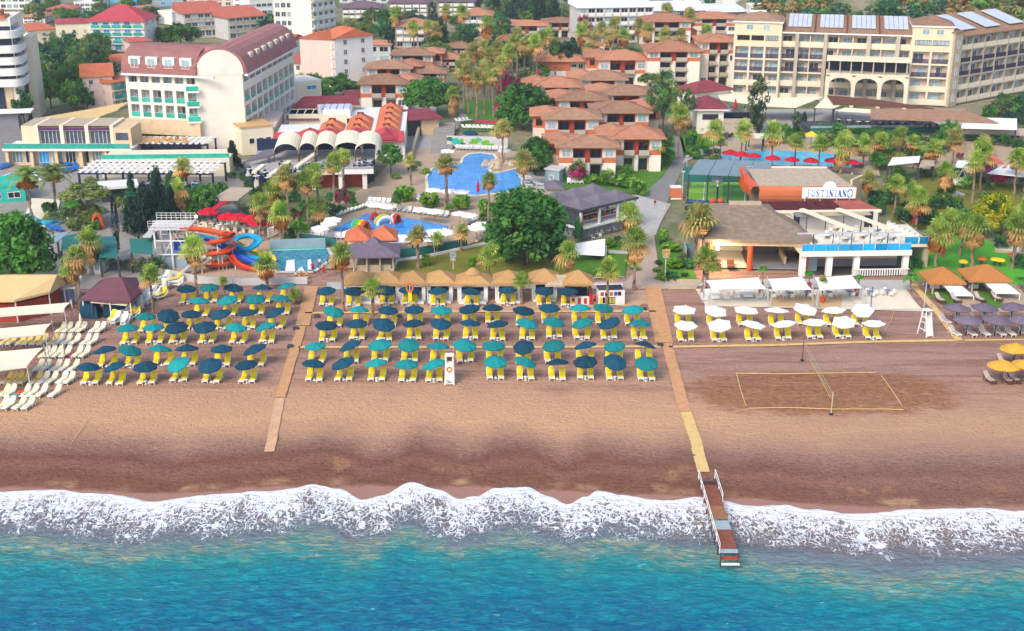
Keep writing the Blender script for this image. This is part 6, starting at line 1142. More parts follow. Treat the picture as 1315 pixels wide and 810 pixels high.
def conference():
 r,W,Y,o,ang=start('low_stone_building',(8,214),(170,214),'low beige two level building with navy screens and teal glass rail','building');h=zat(90,191,Y);D=7.5
 mb=MB().use('beigestone').box(0,1.5,0,W,D,h-.4).use('warmwhite').box(-.3,-.2,h-.4,W+.2,D,h)
 for i in range(6):mb.use('beigestone').box(i*(W-.6)/5,.2,0,i*(W-.6)/5+.6,1.49,h-.41)
 mb.build('wall',r)
 for x in spread(.6,W-.6,9):put(winmesh(2.0,2.5,'white',random.choice(['glass_pale','glass_pale','glass_dark','glass_blue']),3),'window',r,(x,1.48,.5))
 put(railmesh(W-.2,'teal'),'balcony_railing',r,(W/2,0,h))
 x0,x1=W*.1,W*.82;h2=h+3.7;ub=MB().use('yellowcream').box(x0,3.5,h+.01,x0+W*.12,D+4,h2).box(x0+W*.12,4.2,h+.01,x1,D+4,h2-.3)
 for i in range(4):ub.use('cream').box(x0+W*.12+i*(x1-x0-W*.12)/3-.35,3.4,h+.02,x0+W*.12+i*(x1-x0-W*.12)/3+.35,D+4,h2+.15)
 ub.use('stone').box(x0,3.6,h2+.0,x1,D+4,h2+.08);tag(ub.build('upper_wall',r),'set back upper floor of cream bays')
 for i in range(3):
  xc=x0+W*.12+(i+.5)*(x1-x0-W*.12)/3;bw=(x1-x0-W*.12)/3-.9
  put(winmesh(bw,2.6,'white','glass',5),'window',r,(xc,4.15,h+.1));MB().use('purple').box(xc-bw/2,3.5,h+2.9,xc+bw/2,4.1,h2-.4).build('screen',r)
 MB().use('beigestone').box(x1+.5,2.5,h+.01,W-.4,D+2,h2-.3).use('glass').box(x1+1.0,2.4,h+1.2,W-1,2.49,h+2.6).build('side_hall',r)
conference()
r=sail('shade_sail',[(45,152),(112,156),(150,142),(168,130)],[4.4,3.6,4.0,4.6],'sandcloth','large tan tensile shade behind the low beige building',None,True,.6)
# pools
def poolmat(name,a,bcol):
 m,nt,b=newmat(name);L=nt.links;b.inputs['Roughness'].default_value=.08;b.inputs['IOR'].default_value=1.33;b.inputs['Specular IOR Level'].default_value=.35
 tc=nd(nt,'ShaderNodeTexCoord');n1=nz(nt,tc.outputs['Object'],.25,3);n2=nz(nt,tc.outputs['Object'],2.2,4,.6,(1,1,1),1.0)
 c=mixc(nt,mrange(nt,n1,.35,.65),a,bcol);c=mixc(nt,mrange(nt,n2,.52,.66,0,.35),c,'a8e2ee');L.new(c,b.inputs['Base Color'])
 bp=nd(nt,'ShaderNodeBump',Strength=.25,Distance=.08);L.new(n2,bp.inputs['Height']);L.new(bp.outputs['Normal'],b.inputs['Normal'])
poolmat('pool_blue','0d74c8','1f92de');poolmat('pool_cyan','16a6d6','38c0e0');poolmat('pool_teal','0f6f8c','2a8ca0')
def pool(pix,mat,label,z=.12,rim=.5,rimm='paving',name='swimming_pool'):
 pts=[G(*p)for p in pix];c=sum(pts,Vector())/len(pts);r=root(name,c,0,label,'swimming pool')
 P=[p-c for p in pts];mb=MB().use(mat)
 ar=sum(P[i].x*P[(i+1)%len(P)].y-P[(i+1)%len(P)].x*P[i].y for i in range(len(P)))
 if ar<0:P=P[::-1]
 mb.q(*[(p.x,p.y,z)for p in P]).build('water',r)
 rm=MB().use(rimm)
 for a,b_ in zip(P,P[1:]+P[:1]):
  d=(b_-a);
  if d.length<.05:continue
  d.normalize();o_=Vector((d.y,-d.x,0))
  rm.add([a+Vector((0,0,z-.1)),b_+Vector((0,0,z-.1)),b_+Vector((0,0,z+.05)),a+Vector((0,0,z+.05)),a+o_*rim-d*.2+Vector((0,0,z-.1)),b_+o_*rim+d*.2+Vector((0,0,z-.1)),b_+o_*rim+d*.2+Vector((0,0,z+.05)),a+o_*rim-d*.2+Vector((0,0,z+.05))],[(0,1,2,3),(3,2,6,7),(5,4,7,6)])
 rm.build('rim',r);return r
pool([(551,247),(549,228),(556,217),(570,213),(593,211),(596,203),(604,198),(618,197),(633,199),(637,206),(634,212),(626,217),(630,223),(645,222),(664,217),(669,222),(669,243),(640,248),(612,251),(598,251),(590,246),(575,246)],'pool_blue','large blue lagoon pool with a rocky island',rimm='cream')
pool([(424,296),(473,275),(530,282),(577,291),(572,299),(520,303),(484,308),(450,302)],'pool_blue','blue activity pool with inflatable arches',rimm='paving')
pool([(350,323),(419,320),(426,332),(402,349),(356,349),(346,335)],'pool_teal','dark teal splash pool below the water slides',rimm='greypale')
pool([(912,211),(926,199),(948,194),(1000,194),(1062,197),(1104,206),(1106,212),(1090,216),(1040,213),(990,213),(960,212),(940,214)],'pool_cyan','long curved turquoise hotel pool',rimm='paving')
pool([(-20,237),(16,223),(42,222),(50,232),(8,246),(-20,250)],'pool_blue','blue pool of the end resort under the date palms',rimm='white')
pool([(40,268),(75,272),(88,282),(60,292),(34,284)],'pool_cyan','small bright pool beside the cream sun deck',rimm='white')
flat('deck',[(38,256),(78,258),(74,276),(52,284),(40,276)],'cream',.28,'cream sun deck between the date palms','deck')
sail('pool_sail',[(462,314),(556,310),(548,300),(476,302)],[2.4,2.4,2.8,2.8],'whitecloth','large white fabric shade between the activity pool and orange kiosk',None,True,.4)
def arch(px,py,w,h,d,cols,label,rz=0):
 g=G(px,py,.12);r=root('inflatable_arch',g,rz,label,'inflatable','inflatables on the activity pool');n=12;nb=len(cols)
 for j,cn in enumerate(cols):
  mb=MB().use(cn);y0=-d/2+j*d/nb;y1=y0+d/nb;rr=d/nb/2
  P=[Vector((-w/2*math.cos(math.pi*k/n),(y0+y1)/2,h*math.sin(math.pi*k/n)))for k in range(n+1)]
  mb.path(P,rr*1.02,8);mb.build('tube',r)
 return r
arch(463,296,1.9,1.5,2.6,['orangepaint','yellowpaint','limepaint','turq'],'big rainbow striped inflatable arch on the activity pool',1.0)
arch(494,287,2.7,1.2,1.7,['whitecloth','limepaint','yellowpaint'],'yellow green inflatable arch on the activity pool',.4)
arch(508,286,1.4,1.3,1.2,['redpaint','redpaint','whitecloth'],'red inflatable shell on the activity pool',.9)
arch(481,282,1.0,1.0,1.0,['redpaint','redpaint'],'small red inflatable behind the rainbow arch',.2)
isl=MB().use('stone');rd=random.Random(4)
for k in range(34):
 a=rd.random()*6.28;q=3.4*rd.random()**.5;isl.lathe([(0,.0),(.5+.4*rd.random(),.05),(.4,.4+.3*rd.random()),(0,.6+.3*rd.random())],6,(q*1.4*math.cos(a),q*math.sin(a)*.9))
o=isl.build('rock_island',None,G(649,212,.1));tag(o,'pale rocky island in the lagoon pool','rock island')
# pool loungers and parasols
PLM=MB().use('white');
for x in(-.3,.3):PLM.beam((x,0,.3),(x,1.25,.3),.06,.08).beam((x,1.25,.3),(x,1.8,.72),.06,.08)
PLM.beam((0,.0,.33),(0,1.26,.33),.58,.04).beam((0,1.26,.33),(0,1.82,.75),.58,.04)
for x in(-.28,.28):PLM.beam((x,.15,0),(x,.15,.3),.06,.06).beam((x,1.2,0),(x,1.2,.3),.06,.06)
PLM=PLM.mesh('pool_lounger')
PLB=PLM.copy();PLB.materials[0]=MT['bluecloth'];PLG=PLM.copy();PLG.materials[0]=MT['greypale']
def ploungers(p0,p1,n,rz,where,me=PLM,cn='white',nat=None):
 for i in range(n):
  t=(i+.5)/n;g=G(p0[0]+(p1[0]-p0[0])*t,p0[1]+(p1[1]-p0[1])*t)
  o=put(me,'pool_lounger',None,(g.x,g.y,.1),rz+random.gauss(0,.05));tag(o,f'{cn} lounger, {ORD[i] if i < 16 else "last"} in the line {where}','pool lounger','loungers around the pools')
ploungers((385,306),(448,309),12,.1,'between slide pool and activity pool');ploungers((425,280),(468,266),9,-.9,'at the palm side of the activity pool')
ploungers((474,268),(575,281),15,-.15,'behind the activity pool',PLG,'grey white');ploungers((470,262),(500,264),5,-.1,'by the little pool edge tree')
ploungers((540,309),(575,303),5,.1,'before the activity pool banner fence');ploungers((585,298),(606,286),6,-.5,'at the ficus end of the activity pool',PLG,'grey white')
ploungers((548,254),(548,262),3,1.2,'at the corner of the lagoon pool');ploungers((680,228),(700,240),5,1.3,'beside the lagoon pool rank');ploungers((675,226),(688,246),5,1.3,'beside the lagoon pool front rank')
ploungers((585,193),(650,195),14,.1,'above the lagoon pool',PLG,'grey white');ploungers((597,166),(640,167),9,.6,'on the grove lawn');ploungers((590,158),(608,156),4,.8,'beside the pink mats')
ploungers((52,213),(62,214),2,.2,'before the low beige building',PLB,'blue');ploungers((76,214),(98,214),4,.2,'on the terrace of the low beige building',PLB,'blue');ploungers((80,224),(100,219),5,.2,'beside the blue pool',PLB,'blue');ploungers((-2,219),(12,215),4,.2,'at the blue pool end',PLB,'blue')
ploungers((728,237),(750,237),4,.0,'on the small bungalow lawn');ploungers((65,296),(82,300),3,.6,'by the small bright pool',PLB,'blue')
for(x,y)in[(352,262)]:pass
WP=[(411,292,'beside the short bushy palm'),(422,286,'behind the first pool parasol'),(427,281,'nearest the bougainvillea'),(482,262,'by the little pool tree'),(497,264,'before the first oval hedge'),(541,268,'before the middle oval hedge'),(558,270,'before the stout palm'),(590,273,'behind the round shrub'),(602,275,'before the clipped hedge'),(617,287,'by the ficus'),(612,291,'in front of the ficus'),(452,296,'at the rainbow arch'),(489,297,'in front of the pool centre'),(558,296,'at the pool end'),(575,297,'at the far pool corner'),(556,243,'at the lagoon pool corner'),(576,244,'second along the lagoon pool edge'),(593,245,'third along the lagoon pool edge'),(575,193,'above the lagoon pool by the steps'),(648,192,'above the lagoon pool by the island palm')]
for x,y,w_ in WP:umbrella(x,y,'W',f'white pool parasol {w_}','white parasols around the pools',2.3,.3)
for i,(x,y,w_)in enumerate([(937.7,195,'nearest the topiary'),(952.6,197,'second from the topiary'),(968,199,'by the second curved pool palm'),(992.6,202,'third palm along the pool'),(1017,204,'in the middle of the curved pool'),(1041.6,205,'between two palms'),(1068.6,205,'beside the golden skirted palm'),(1095.6,207.7,'at the end of the curved pool')]):umbrella(x,y,'R',f'red parasol over the curved pool edge, {w_}','red parasols along the curved pool',2.3,.2,1.15)
for x,y,w_ in[(268,271,'nearest the dark tree'),(293,277,'second from the red fabric awning'),(307,278,'third along the terrace'),(325,280,'before the shaggy palm'),(333,285,'lower, at the slides')]:umbrella(x,y,'R',f'red parasol on the slide terrace, {w_}','red parasols on the slide terrace',2.6,.3,1.35)
umbrella(604,170,'N','blue folded top mat parasol on the grove lawn','parasols on the grove lawn',2,.2,1.2)
for(x,y,lb)in[(616,156,'bright pink mat on the grove lawn'),(632,157,'second bright pink mat on the grove lawn')]:
 o=MB().use('pinkflat').box(-1.3,-1.1,0,1.3,1.1,.12).build('play_mat',None,G(x,y,.05));tag(o,lb,'mat','pink mats on the grove lawn')
g=G(614,250);r=root('closed_parasol',g,0,'closed dark red parasol at the lagoon pool edge','parasol');MB().use('redcloth').lathe([(.1,.5),(.3,.7),(.25,1.8),(.05,2.6)],8).build('folded_canopy',r);MB().use('brown').tube((0,0,0),(0,0,2.7),.03,None,6).build('pole',r)
g=G(943,150,2.5);r=root('closed_parasol',G(943,158),0,'closed red parasol standing on the maroon house balcony','parasol');MB().use('redcloth').lathe([(.12,2.6),(.4,2.9),(.35,4.4),(.05,5.6)],8).build('folded_canopy',r);MB().use('brown').tube((0,0,0),(0,0,5.6),.05,None,6).build('pole',r)
o=MB().use('yellowpaint').add([(-1.2,-.8,1.9),(1.2,-.8,1.9),(1.2,.8,2.2),(-1.2,.8,2.2),(0,0,2.9)],[(0,1,4),(1,2,4),(2,3,4),(3,0,4),(3,2,1,0)]).build('canopy',None);r=root('yellow_umbrella',G(1041,186),0,'yellow square umbrella in the shrubs behind the curved pool','parasol');o.parent=r;MB().use('brown').tube((0,0,0),(0,0,2.5),.05,None,6).build('pole',r)
lean_roof('poolside_canopy',[(962,171),(982,171),(980,177),(958,177)],[2.8]*4,'creamcloth','small cream canopy at the curved pool','canopy',(0,1,2,3),.08)
# restaurant with orange roofs and cream vaults
r,W,Y,o,ang=start('restaurant',(352,206),(520,204),'restaurant with vivid orange tile roofs, red gables and white end wall','restaurant');h=4.2
MB().use('white').box(0,0,0,W*.53,15,h).box(W*.53+.01,0,0,W,34,h-.02).use('cream').box(W*.02,23,0,W*.5,34,h+.5).build('wall',r)
rf=MB().use('tile_vivid')
for cx,nk in((.42,2),(.63,3),(.86,5)):
 for k in range(nk):rf.hip(W*cx-W*.085,2.2+k*6.2,W*cx+W*.085,7.6+k*6.2,h+.1+.01*k,1.6,.3,.12)
tag(rf.build('roof',r),'rows of small vivid orange tiled hips')
rr_=MB().use('tile_crimson')
rr_.add([(0,-1.2,h-.3),(W,-1.2,h-.3),(W,2,h+1.0),(0,2,h+1.0),(0,-1.2,h-.5),(W,-1.2,h-.5),(W,2,h-.5),(0,2,h-.5)],[(0,1,2,3),(4,5,1,0),(5,6,2,1),(7,4,0,3)])
for cx in(.28,.42,.63,.86):
 rr_.add([(W*cx-2.2,-1.3,h-.1),(W*cx+2.2,-1.3,h-.1),(W*cx,-1.3,h+1.7),(W*cx-2.2,2.3,h+1.0),(W*cx+2.2,2.3,h+1.0),(W*cx,2.3,h+1.8)],[(0,1,2),(1,4,5,2),(3,0,2,5)])
tag(rr_.build('front_roof',r),'crimson lean-to roof with small gables')
for cx,nk in((.42,2),(.63,3),(.86,5)):
 for k in range(nk):MB().use('brown').box(W*cx-.7,4.6+k*6.2,h+1.2,W*cx+.7,5.2+k*6.2,h+1.95).build('vent',r)
lf=MB(Matrix.Translation((0,8,0))).use('white').box(W*.02,15.2,h-.5,W*.26,22,h+.2).use('solar')
for i in range(4):lf.box(W*.02+i*W*.065,16,h+.21,W*.02+i*W*.065+W*.055,21,h+.5)
for i in range(4):lf.box(W*.31+i*W*.055,15.5,h+1.4,W*.31+i*W*.055+W*.047,21,h+1.7)
lf.use('tile_maroon').add([(W*.0,22,h+.6),(W*.6,22,h+1.2),(W*.56,28,h+2.4),(W*.1,28,h+2.2)],[(0,1,2,3)]).add([(W*.0,14.5,h-.6),(W*.27,14.5,h-.6),(W*.27,16,h+.3),(W*.0,16,h+.3)],[(0,1,2,3)]).use('white').box(W*.3,15.1,h-.4,W*.53,21.6,h+1.39);tag(lf.build('rear_roof',r),'pale panels and maroon lean-to at the back')
MB(Matrix.Translation((0,8,0))).use('steel').tube((W*.285,17,h-.5),(W*.285,17,h+2.2),.8,.8,10).use('bluepaint').tube((W*.305,16.2,h-.5),(W*.305,16.2,h+1.6),.35,.35,8).build('duct',r)
wins(r,Matrix.Translation((W,0,0))@Matrix.Rotation(math.pi/2,4,'Z'),spread(1,13,5),[1.0],1.6,2.4,'white','glass_pale')
r,W,Y,o,ang=start('maroon_shed',(447,142),(498,140),'flat maroon roofed hall behind the restaurant','building');MB().use('stone').box(0,0,0,W,8,3.2).build('wall',r);MB().use('tile_maroon').box(-.5,-.5,3.2,W+.5,8.5,3.5).build('roof',r)
r,W,Y,o,ang=start('maroon_shed',(514,176),(564,172),'maroon flat roof beside the garden steps with a peach kiosk below','building');MB().use('darkgrey').box(0,.5,0,W*.5,8,3.6).use('beigestone').box(W*.55,0,0,W,4,3.2).build('wall',r);MB().use('tile_maroon').add([(-.5,-1,3.7),(W+.6,-1,3.6),(W+.6,8,4.2),(-.5,8,4.4),(-.5,-1,3.5),(W+.6,-1,3.4),(W+.6,8,3.4),(-.5,8,3.4)],[(0,1,2,3),(4,5,1,0),(5,6,2,1),(7,4,0,3)]).build('roof',r)
rp=MB().use('stone').beam(G(527,207),G(541,165)+Vector((0,0,1.5)),.5,1.4);o=rp.build('stair_wall',None);tag(o,'tan sloping stair wall beside the restaurant','wall')
r=root('garden_steps',G(566,197),0,'grey garden steps rising beside the green mural wall','steps');a=G(566,197);b_=G(572,167);mb=MB().use('paving_dark')
for k in range(14):
 p=(b_-a)*(k/14);mb.box(p.x-2.2,p.y,0,p.x+2.2,p.y+(b_-a).y/14+.02,.15+.12*k)
mb.build('treads',r)
r,W,Y,o,ang=start('mural_wall',(574,188),(652,190),'low wall painted with green leaf shapes behind the lagoon pool','mural wall');MB().use('greypale').box(0,0,0,W,.4,2.2).build('wall',r);lv=MB();rd=random.Random(3)
for k in range(16):
 cx=rd.uniform(.5,W*.75);cz=rd.uniform(.4,1.6);n=7;lv.use(rd.choice(['limepaint','turq','greencloth'])).q(*[(cx+rd.uniform(.4,.8)*math.cos(6.28*i/n),-.015-.002*k,max(.05,min(2.15,cz+rd.uniform(.3,.6)*math.sin(6.28*i/n))))for i in range(n)])
lv.build('painted_leaves',r)
def vaults():
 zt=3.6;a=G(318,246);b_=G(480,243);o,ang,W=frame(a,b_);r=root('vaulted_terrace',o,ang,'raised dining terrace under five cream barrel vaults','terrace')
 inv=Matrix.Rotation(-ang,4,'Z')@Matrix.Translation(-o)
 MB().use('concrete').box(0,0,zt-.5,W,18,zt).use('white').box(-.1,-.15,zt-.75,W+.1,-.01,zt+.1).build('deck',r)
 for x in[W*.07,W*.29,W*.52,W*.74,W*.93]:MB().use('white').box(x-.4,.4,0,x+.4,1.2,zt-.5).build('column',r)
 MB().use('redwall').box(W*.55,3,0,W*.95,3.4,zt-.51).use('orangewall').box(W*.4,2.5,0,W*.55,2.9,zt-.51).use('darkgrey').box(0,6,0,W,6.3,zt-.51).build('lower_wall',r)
 rl=MB().use('steel')
 for k in range(2):rl.box(W*.6,-.05,zt+.5+k*.5,W,.0,zt+.55+k*.5)
 rl.build('railing_bars',r)  # plain railing of separate horizontal bars, no lattice infill
 for i,(x0,x1,yb_)in enumerate([(352,384,208),(384,407,207),(404,432,207),(428,466,206),(456,490,207)]):
  p0=inv@G(x0,yb_,zt);p1=inv@G(x1,yb_,zt);y0=min(p0.y,p1.y);w=(p1.x-p0.x);n=10;D=8.5;mb=MB().use('creamcloth');rz=2.0
  pr=[(p0.x+w/2-w/2*math.cos(math.pi*k/n),zt+1.5+rz*math.sin(math.pi*k/n)**.85 if 0<k<n else zt+1.5)for k in range(n+1)]
  A=[(x,y0,z)for x,z in pr]+[(x,y0+D,z+.5)for x,z in pr]+[(x,y0,z-.12)for x,z in pr]+[(x,y0+D,z+.38)for x,z in pr];m_=n+1
  mb.add(A,[(k,k+1,m_+k+1,m_+k)for k in range(n)]+[(2*m_+k+1,2*m_+k,3*m_+k,3*m_+k+1)for k in range(n)]+[(2*m_+k,2*m_+k+1,k+1,k)for k in range(n)]);mb.build('vault',r)
  MB().use('brown').tube((p0.x+.1,y0+.1,zt),(p0.x+.1,y0+.1,zt+1.5),.1,None,6).tube((p1.x-.1,y0+.1,zt),(p1.x-.1,y0+.1,zt+1.5),.1,None,6).build('post',r)
 MB().use('navy').box(0,17.5,zt,W,17.9,zt+2.2).build('back_wall',r)
 for(xa,ya,xb,yb_)in[(345,226,372,207),(380,215,405,197),(326,222,338,212)]:
  p=inv@G(xa,ya,zt+.6);q=inv@G(xb,yb_,zt+1.2);MB().use('cream').beam(p,q,.9,.35).build('stair_parapet',r)
 k=0
 for(x,y)in[(322,222),(332,224),(342,226),(352,228),(362,222),(372,222),(395,214),(408,214),(422,216),(436,214),(462,213),(474,212),(366,214),(330,231),(345,233),(358,232)]:
  p=G(x,y,zt);t=root('dining_table',p,random.random(),f'dark dining table with white top, {ORD[k]} on the vaulted terrace counted from the slides','table','tables on the vaulted terrace');k+=1
  MB().use('greypale').box(-.6,-.5,.7,.6,.5,.76).use('darkgrey').box(-.08,-.08,0,.08,.08,.7).build('tabletop',t)
  for s in range(4):
   aa=s*1.57;MB().use('navy').box(-.22,-.22,0,.22,.22,.45).box(-.22,.16,.45,.22,.22,.95).build('chair',t,(math.cos(aa)*.95,math.sin(aa)*.85,0),aa-1.57)
vaults()
lean_roof('shade_roof',[(312,208),(345,202),(372,190),(340,192)],[4.6,4.6,5.4,5.4],'greycloth','pale grey shade roof joining the first vault','roof',(0,1),.1);lean_roof('shade_roof',[(270,256),(306,256),(325,241),(296,240)],[3.2,3.2,3.4,3.4],'stone','flat stone coloured roof above the red fabric awning','roof',(0,1),.25)
lean_roof('red_awning',[(270,268),(278,268),(297,256),(288,255)],[2.8,2.8,3,3],'redcloth','sloping red fabric awning at the slide terrace','awning',(0,1),.1)
k=0
for(x,y)in[(252,289),(262,291),(272,292),(282,294),(292,293),(300,296),(310,296),(320,298),(330,300),(258,296),(246,294),(300,288)]:
 t=root('cafe_table',G(x,y,.05),random.random()*3,f'round cafe table with dark chairs, {ORD[k]} on the red parasol terrace','table','cafe tables under the red parasols');k+=1
 MB().use('white').lathe([(0,.74),(.5,.74),(.5,.7),(.05,.68),(.05,0)],8).build('tabletop',t)
 for s in range(3):aa=s*2.1;MB().use('creamcloth').box(-.22,-.22,0,.22,.22,.45).box(-.22,.16,.45,.22,.22,.9).build('chair',t,(math.cos(aa)*.85,math.sin(aa)*.85,0),aa-1.57)
 # pergolas
def pergola(L_,R_,D,zt,label,posts=5,sl=16,z0=0):
 a=G(*L_,z0);b_=G(*R_,z0);o,ang,W=frame(a,b_);o.z=z0;r=root('pergola',o,ang,label,'pergola','white slatted pergolas');fr=MB().use('navy')
 for y in(0,D):fr.box(-.2,y-.15,zt-.3,W+.2,y+.15,zt)
 fr.build('frame',r)
 for y in(0,D):
  for i in range(posts):x=i*W/(posts-1);MB().use('navy').box(x-.16,y-.16,0,x+.16,y+.16,zt-.3).build('post',r)
 s=MB().use('white');n=int(W/1.15)
 for i in range(n):s.add([(i*W/n,-.6,zt+.12),(i*W/n+.6,-.6,zt+.02),(i*W/n+.6,D+.6,zt+.02),(i*W/n,D+.6,zt+.12),(i*W/n,-.6,zt+.17),(i*W/n+.6,-.6,zt+.07),(i*W/n+.6,D+.6,zt+.07),(i*W/n,D+.6,zt+.17)],[(0,1,2,3),(7,6,5,4),(4,5,1,0),(6,7,3,2),(5,6,2,1),(7,4,0,3)])
 for j in range(4):s.box(-.4,D*(j+.5)/4-.2,zt+.18,W+.4,D*(j+.5)/4+.2,zt+.28)
 s.build('slats',r);return r,W,o,ang
pergola((104,247),(275,248),9,3.6,'long white slatted pergola over blue chairs',6)
pergola((142,206),(268,207),6,3.4,'upper white slatted pergola before the white hotel',4)
r,W,Y,o,ang=start('planter_terrace',(132,228),(296,226),'cream terrace wall between the two pergolas','terrace');MB().use('cream').box(0,0,0,W,8,3.4).use('glass_teal').box(0,.2,3.4,W,.3,4.2).build('wall',r)
kk=0
for(x,y)in[(120,240),(132,243),(144,240),(156,244),(168,240),(180,244),(192,240),(204,244),(220,242),(236,242),(250,240),(262,243)]:
 t=root('dining_table',G(x,y,.02),random.random(),f'blue and white dining set, {ORD[kk]} under the long pergola from the date palms','table','dining sets under the long pergola');kk+=1
 MB().use('white').box(-.6,-.5,.7,.6,.5,.76).use('navy').box(-.08,-.08,0,.08,.08,.7).build('tabletop',t)
 for s in range(4):aa=s*1.57;MB().use('bluecloth' if s%2 else 'navy').box(-.25,-.25,0,.25,.25,.45).box(-.25,.19,.45,.25,.25,.95).build('chair',t,(math.cos(aa)*.95,math.sin(aa)*.85,0),aa-1.57)
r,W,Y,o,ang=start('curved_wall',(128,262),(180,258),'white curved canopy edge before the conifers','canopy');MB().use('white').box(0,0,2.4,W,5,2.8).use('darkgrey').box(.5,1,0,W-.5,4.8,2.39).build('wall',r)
for i in range(7):
 t=root('hanging_chair',G(186+i*9,206-(i%2)),random.random(),f'pale wicker chair, {ORD[i]} along the white hotel terrace','chair','wicker chairs on the white hotel terrace');MB().use('tan').box(-.5,-.5,3.45,.5,.5,3.9).box(-.5,.35,3.9,.5,.5,4.5).build('seat',t)
lean_roof('green_canopy',[(122,304),(148,303),(152,330),(128,330)],[3.6,3.6,3.0,3.0],'greencloth','dark green fabric canopy behind the plum tent','canopy',(2,3),.1,'dark green canopies');lean_roof('green_canopy',[(166,306),(196,306),(196,326),(168,324)],[3.8,3.8,3.0,3.0],'greencloth','second dark green canopy beside the slide tower','canopy',(2,3),.1,'dark green canopies');lean_roof('green_canopy',[(80,304),(112,296),(96,318),(78,322)],[3.4,3.4,3.0,3.0],'greencloth','dark green canopy next to the dense leafy tree','canopy',(2,3),.1,'dark green canopies')
lean_roof('blue_awning',[(66,300),(90,297),(74,310),(58,312)],[3,3,2.8,2.8],'bluegrey','pale blue striped awning behind the dense leafy tree','awning',(2,3),.1)
block('turquoise_kiosk',(-20,262),(34,258),240,6,'turquoise sided kiosk beside the blue pool','turq',None,1,1,2,(2,1),'glass_dark','kiosk');block('grey_shed',(112,352),(132,352),335,4,'small grey shed with white roller door behind the plum tent','greypale','greencloth',.6,1,1,(1.6,1.8),'glass_pale','shed')
arch(126,292,1.6,2.2,1.6,['orangepaint','yellowpaint','turq'],'small coloured playground tunnel by the olive tree',.3)
# tents at the end of the beach
def tent(name,pixroof,z,peak,mat,label,wallm=None):
 P=[G(x,y,z)for x,y in pixroof];c=sum(P,Vector())/len(P);c.z=0;r=root(name,c,0,label,'tent');mb=MB().use(mat);q=[p-c for p in P];n=len(q)
 k=sum(q,Vector())/n;pk=[Vector((k.x-peak[0],k.y,z+peak[1])),Vector((k.x+peak[0],k.y,z+peak[1]))]
 pts=q+pk;fs=[]
 for i in range(n):
  a,b_=q[i],q[(i+1)%n];ia=n+(0 if a.x<k.x else 1);ib=n+(0 if b_.x<k.x else 1)
  fs.append((i,(i+1)%n,ib,ia)if ia!=ib else(i,(i+1)%n,ia))
 mb.add(pts,fs);mb.add(q+[p-Vector((0,0,.3))for p in q],[(i,n+i,n+(i+1)%n,(i+1)%n)for i in range(n)]);mb.build('roof',r)
 for p in q:s_=p.lerp(k,.06);MB().use('white').tube((s_.x,s_.y,0),(s_.x,s_.y,z-.05),.09,None,6).build('post',r)
 if wallm:
  w_=[p.lerp(k,.16)for p in q];MB().use(wallm).prism([(p.x,p.y)for p in w_],0,z*.75).build('wall',r)
 return r
tent('sand_tent',[(-25,386),(18,385),(64,374),(84,362),(80,352),(30,351),(-10,358)],3.2,(4,1.4),'sandcloth','big sand coloured tent roof with white poles and brick red walls','redwall')
tent('plum_tent',[(103,383),(140,386),(168,386),(182,374),(176,356),(128,360)],2.6,(.8,1.9),'plumcloth','plum coloured peaked tent beside the heap of spare sunbeds')
lean_roof('cream_flap',[(116,388),(142,377),(168,384),(162,392)],[2.2,2.9,2.3,2.0],'creamcloth','cream entrance flap of the plum tent','awning',(0,2),.06)
for pix,lb in[([(102,408),(126,410),(131,400),(118,396),(104,399)],'navy tarpaulin covering goods before the plum tent'),([(132,408),(163,405),(166,396),(150,391),(136,397)],'second navy tarpaulin bundle before the plum tent')]:
 P=[G(*p)for p in pix];c=sum(P,Vector())/5;mb=MB().use('canopy_navy');q=[p-c for p in P];mb.add(q+[p*.85+Vector((0,0,1.6))for p in q]+[Vector((0,0,2.2))],[(i,(i+1)%5,5+(i+1)%5,5+i)for i in range(5)]+[(5+i,5+(i+1)%5,10)for i in range(5)]);o=mb.build('tarpaulin',None,c);tag(o,lb,'tarpaulin','navy tarpaulins before the plum tent')
r,W,Y,o,ang=start('lifeguard_hut',(71,390),(97,390),'white hut with red corner boards between the two tents','hut');MB().use('white').box(.2,.2,0,W-.2,2.6,2.2).use('redpaint').box(.15,.1,.8,.8,.19,2.2).use('bluegrey').box(.9,.1,.2,W-.3,.19,1.8).build('wall',r);MB().use('white').add([(-.3,-.4,2.3),(W+.3,-.4,2.3),(W+.3,3,2.9),(-.3,3,2.9),(-.3,-.4,2.2),(W+.3,-.4,2.2),(W+.3,3,2.2),(-.3,3,2.2)],[(0,1,2,3),(4,5,1,0),(5,6,2,1),(7,4,0,3)]).build('roof',r)
g=G(96,408);r=root('flag_mast',g,0,'red and white mast beside a parked bicycle','mast');MB().use('redpaint').tube((0,0,0),(-.15,0,1.4),.06,None,6).use('white').tube((-.15,0,1.4),(-.3,0,2.4),.055,None,6).use('bluepaint').tube((-.3,0,2.4),(-.42,0,3.6),.05,None,6).build('pole',r)
g=G(97,404);r=root('bicycle',g,.2,'dark bicycle parked behind the cream loungers','bicycle')
for x in(-.55,.55):
 t=MB().use('black')
 for i in range(12):a0,a1=6.28*i/12,6.28*(i+1)/12;t.tube((x+.33*math.cos(a0),0,.34+.33*math.sin(a0)),(x+.33*math.cos(a1),0,.34+.33*math.sin(a1)),.03,None,5)
 t.build('wheel',r)
MB().use('navy').tube((-.55,0,.34),(-.1,0,.34),.025).tube((-.1,0,.34),(.35,0,.85),.025).tube((-.55,0,.34),(-.2,0,.85),.025).tube((-.2,0,.85),(.35,0,.85),.025).tube((.55,0,.34),(.38,0,1.0),.025).tube((.38,-.25,1.0),(.38,.25,1.0),.02).box(-.32,-.08,.88,-.1,.08,.94).build('frame',r)
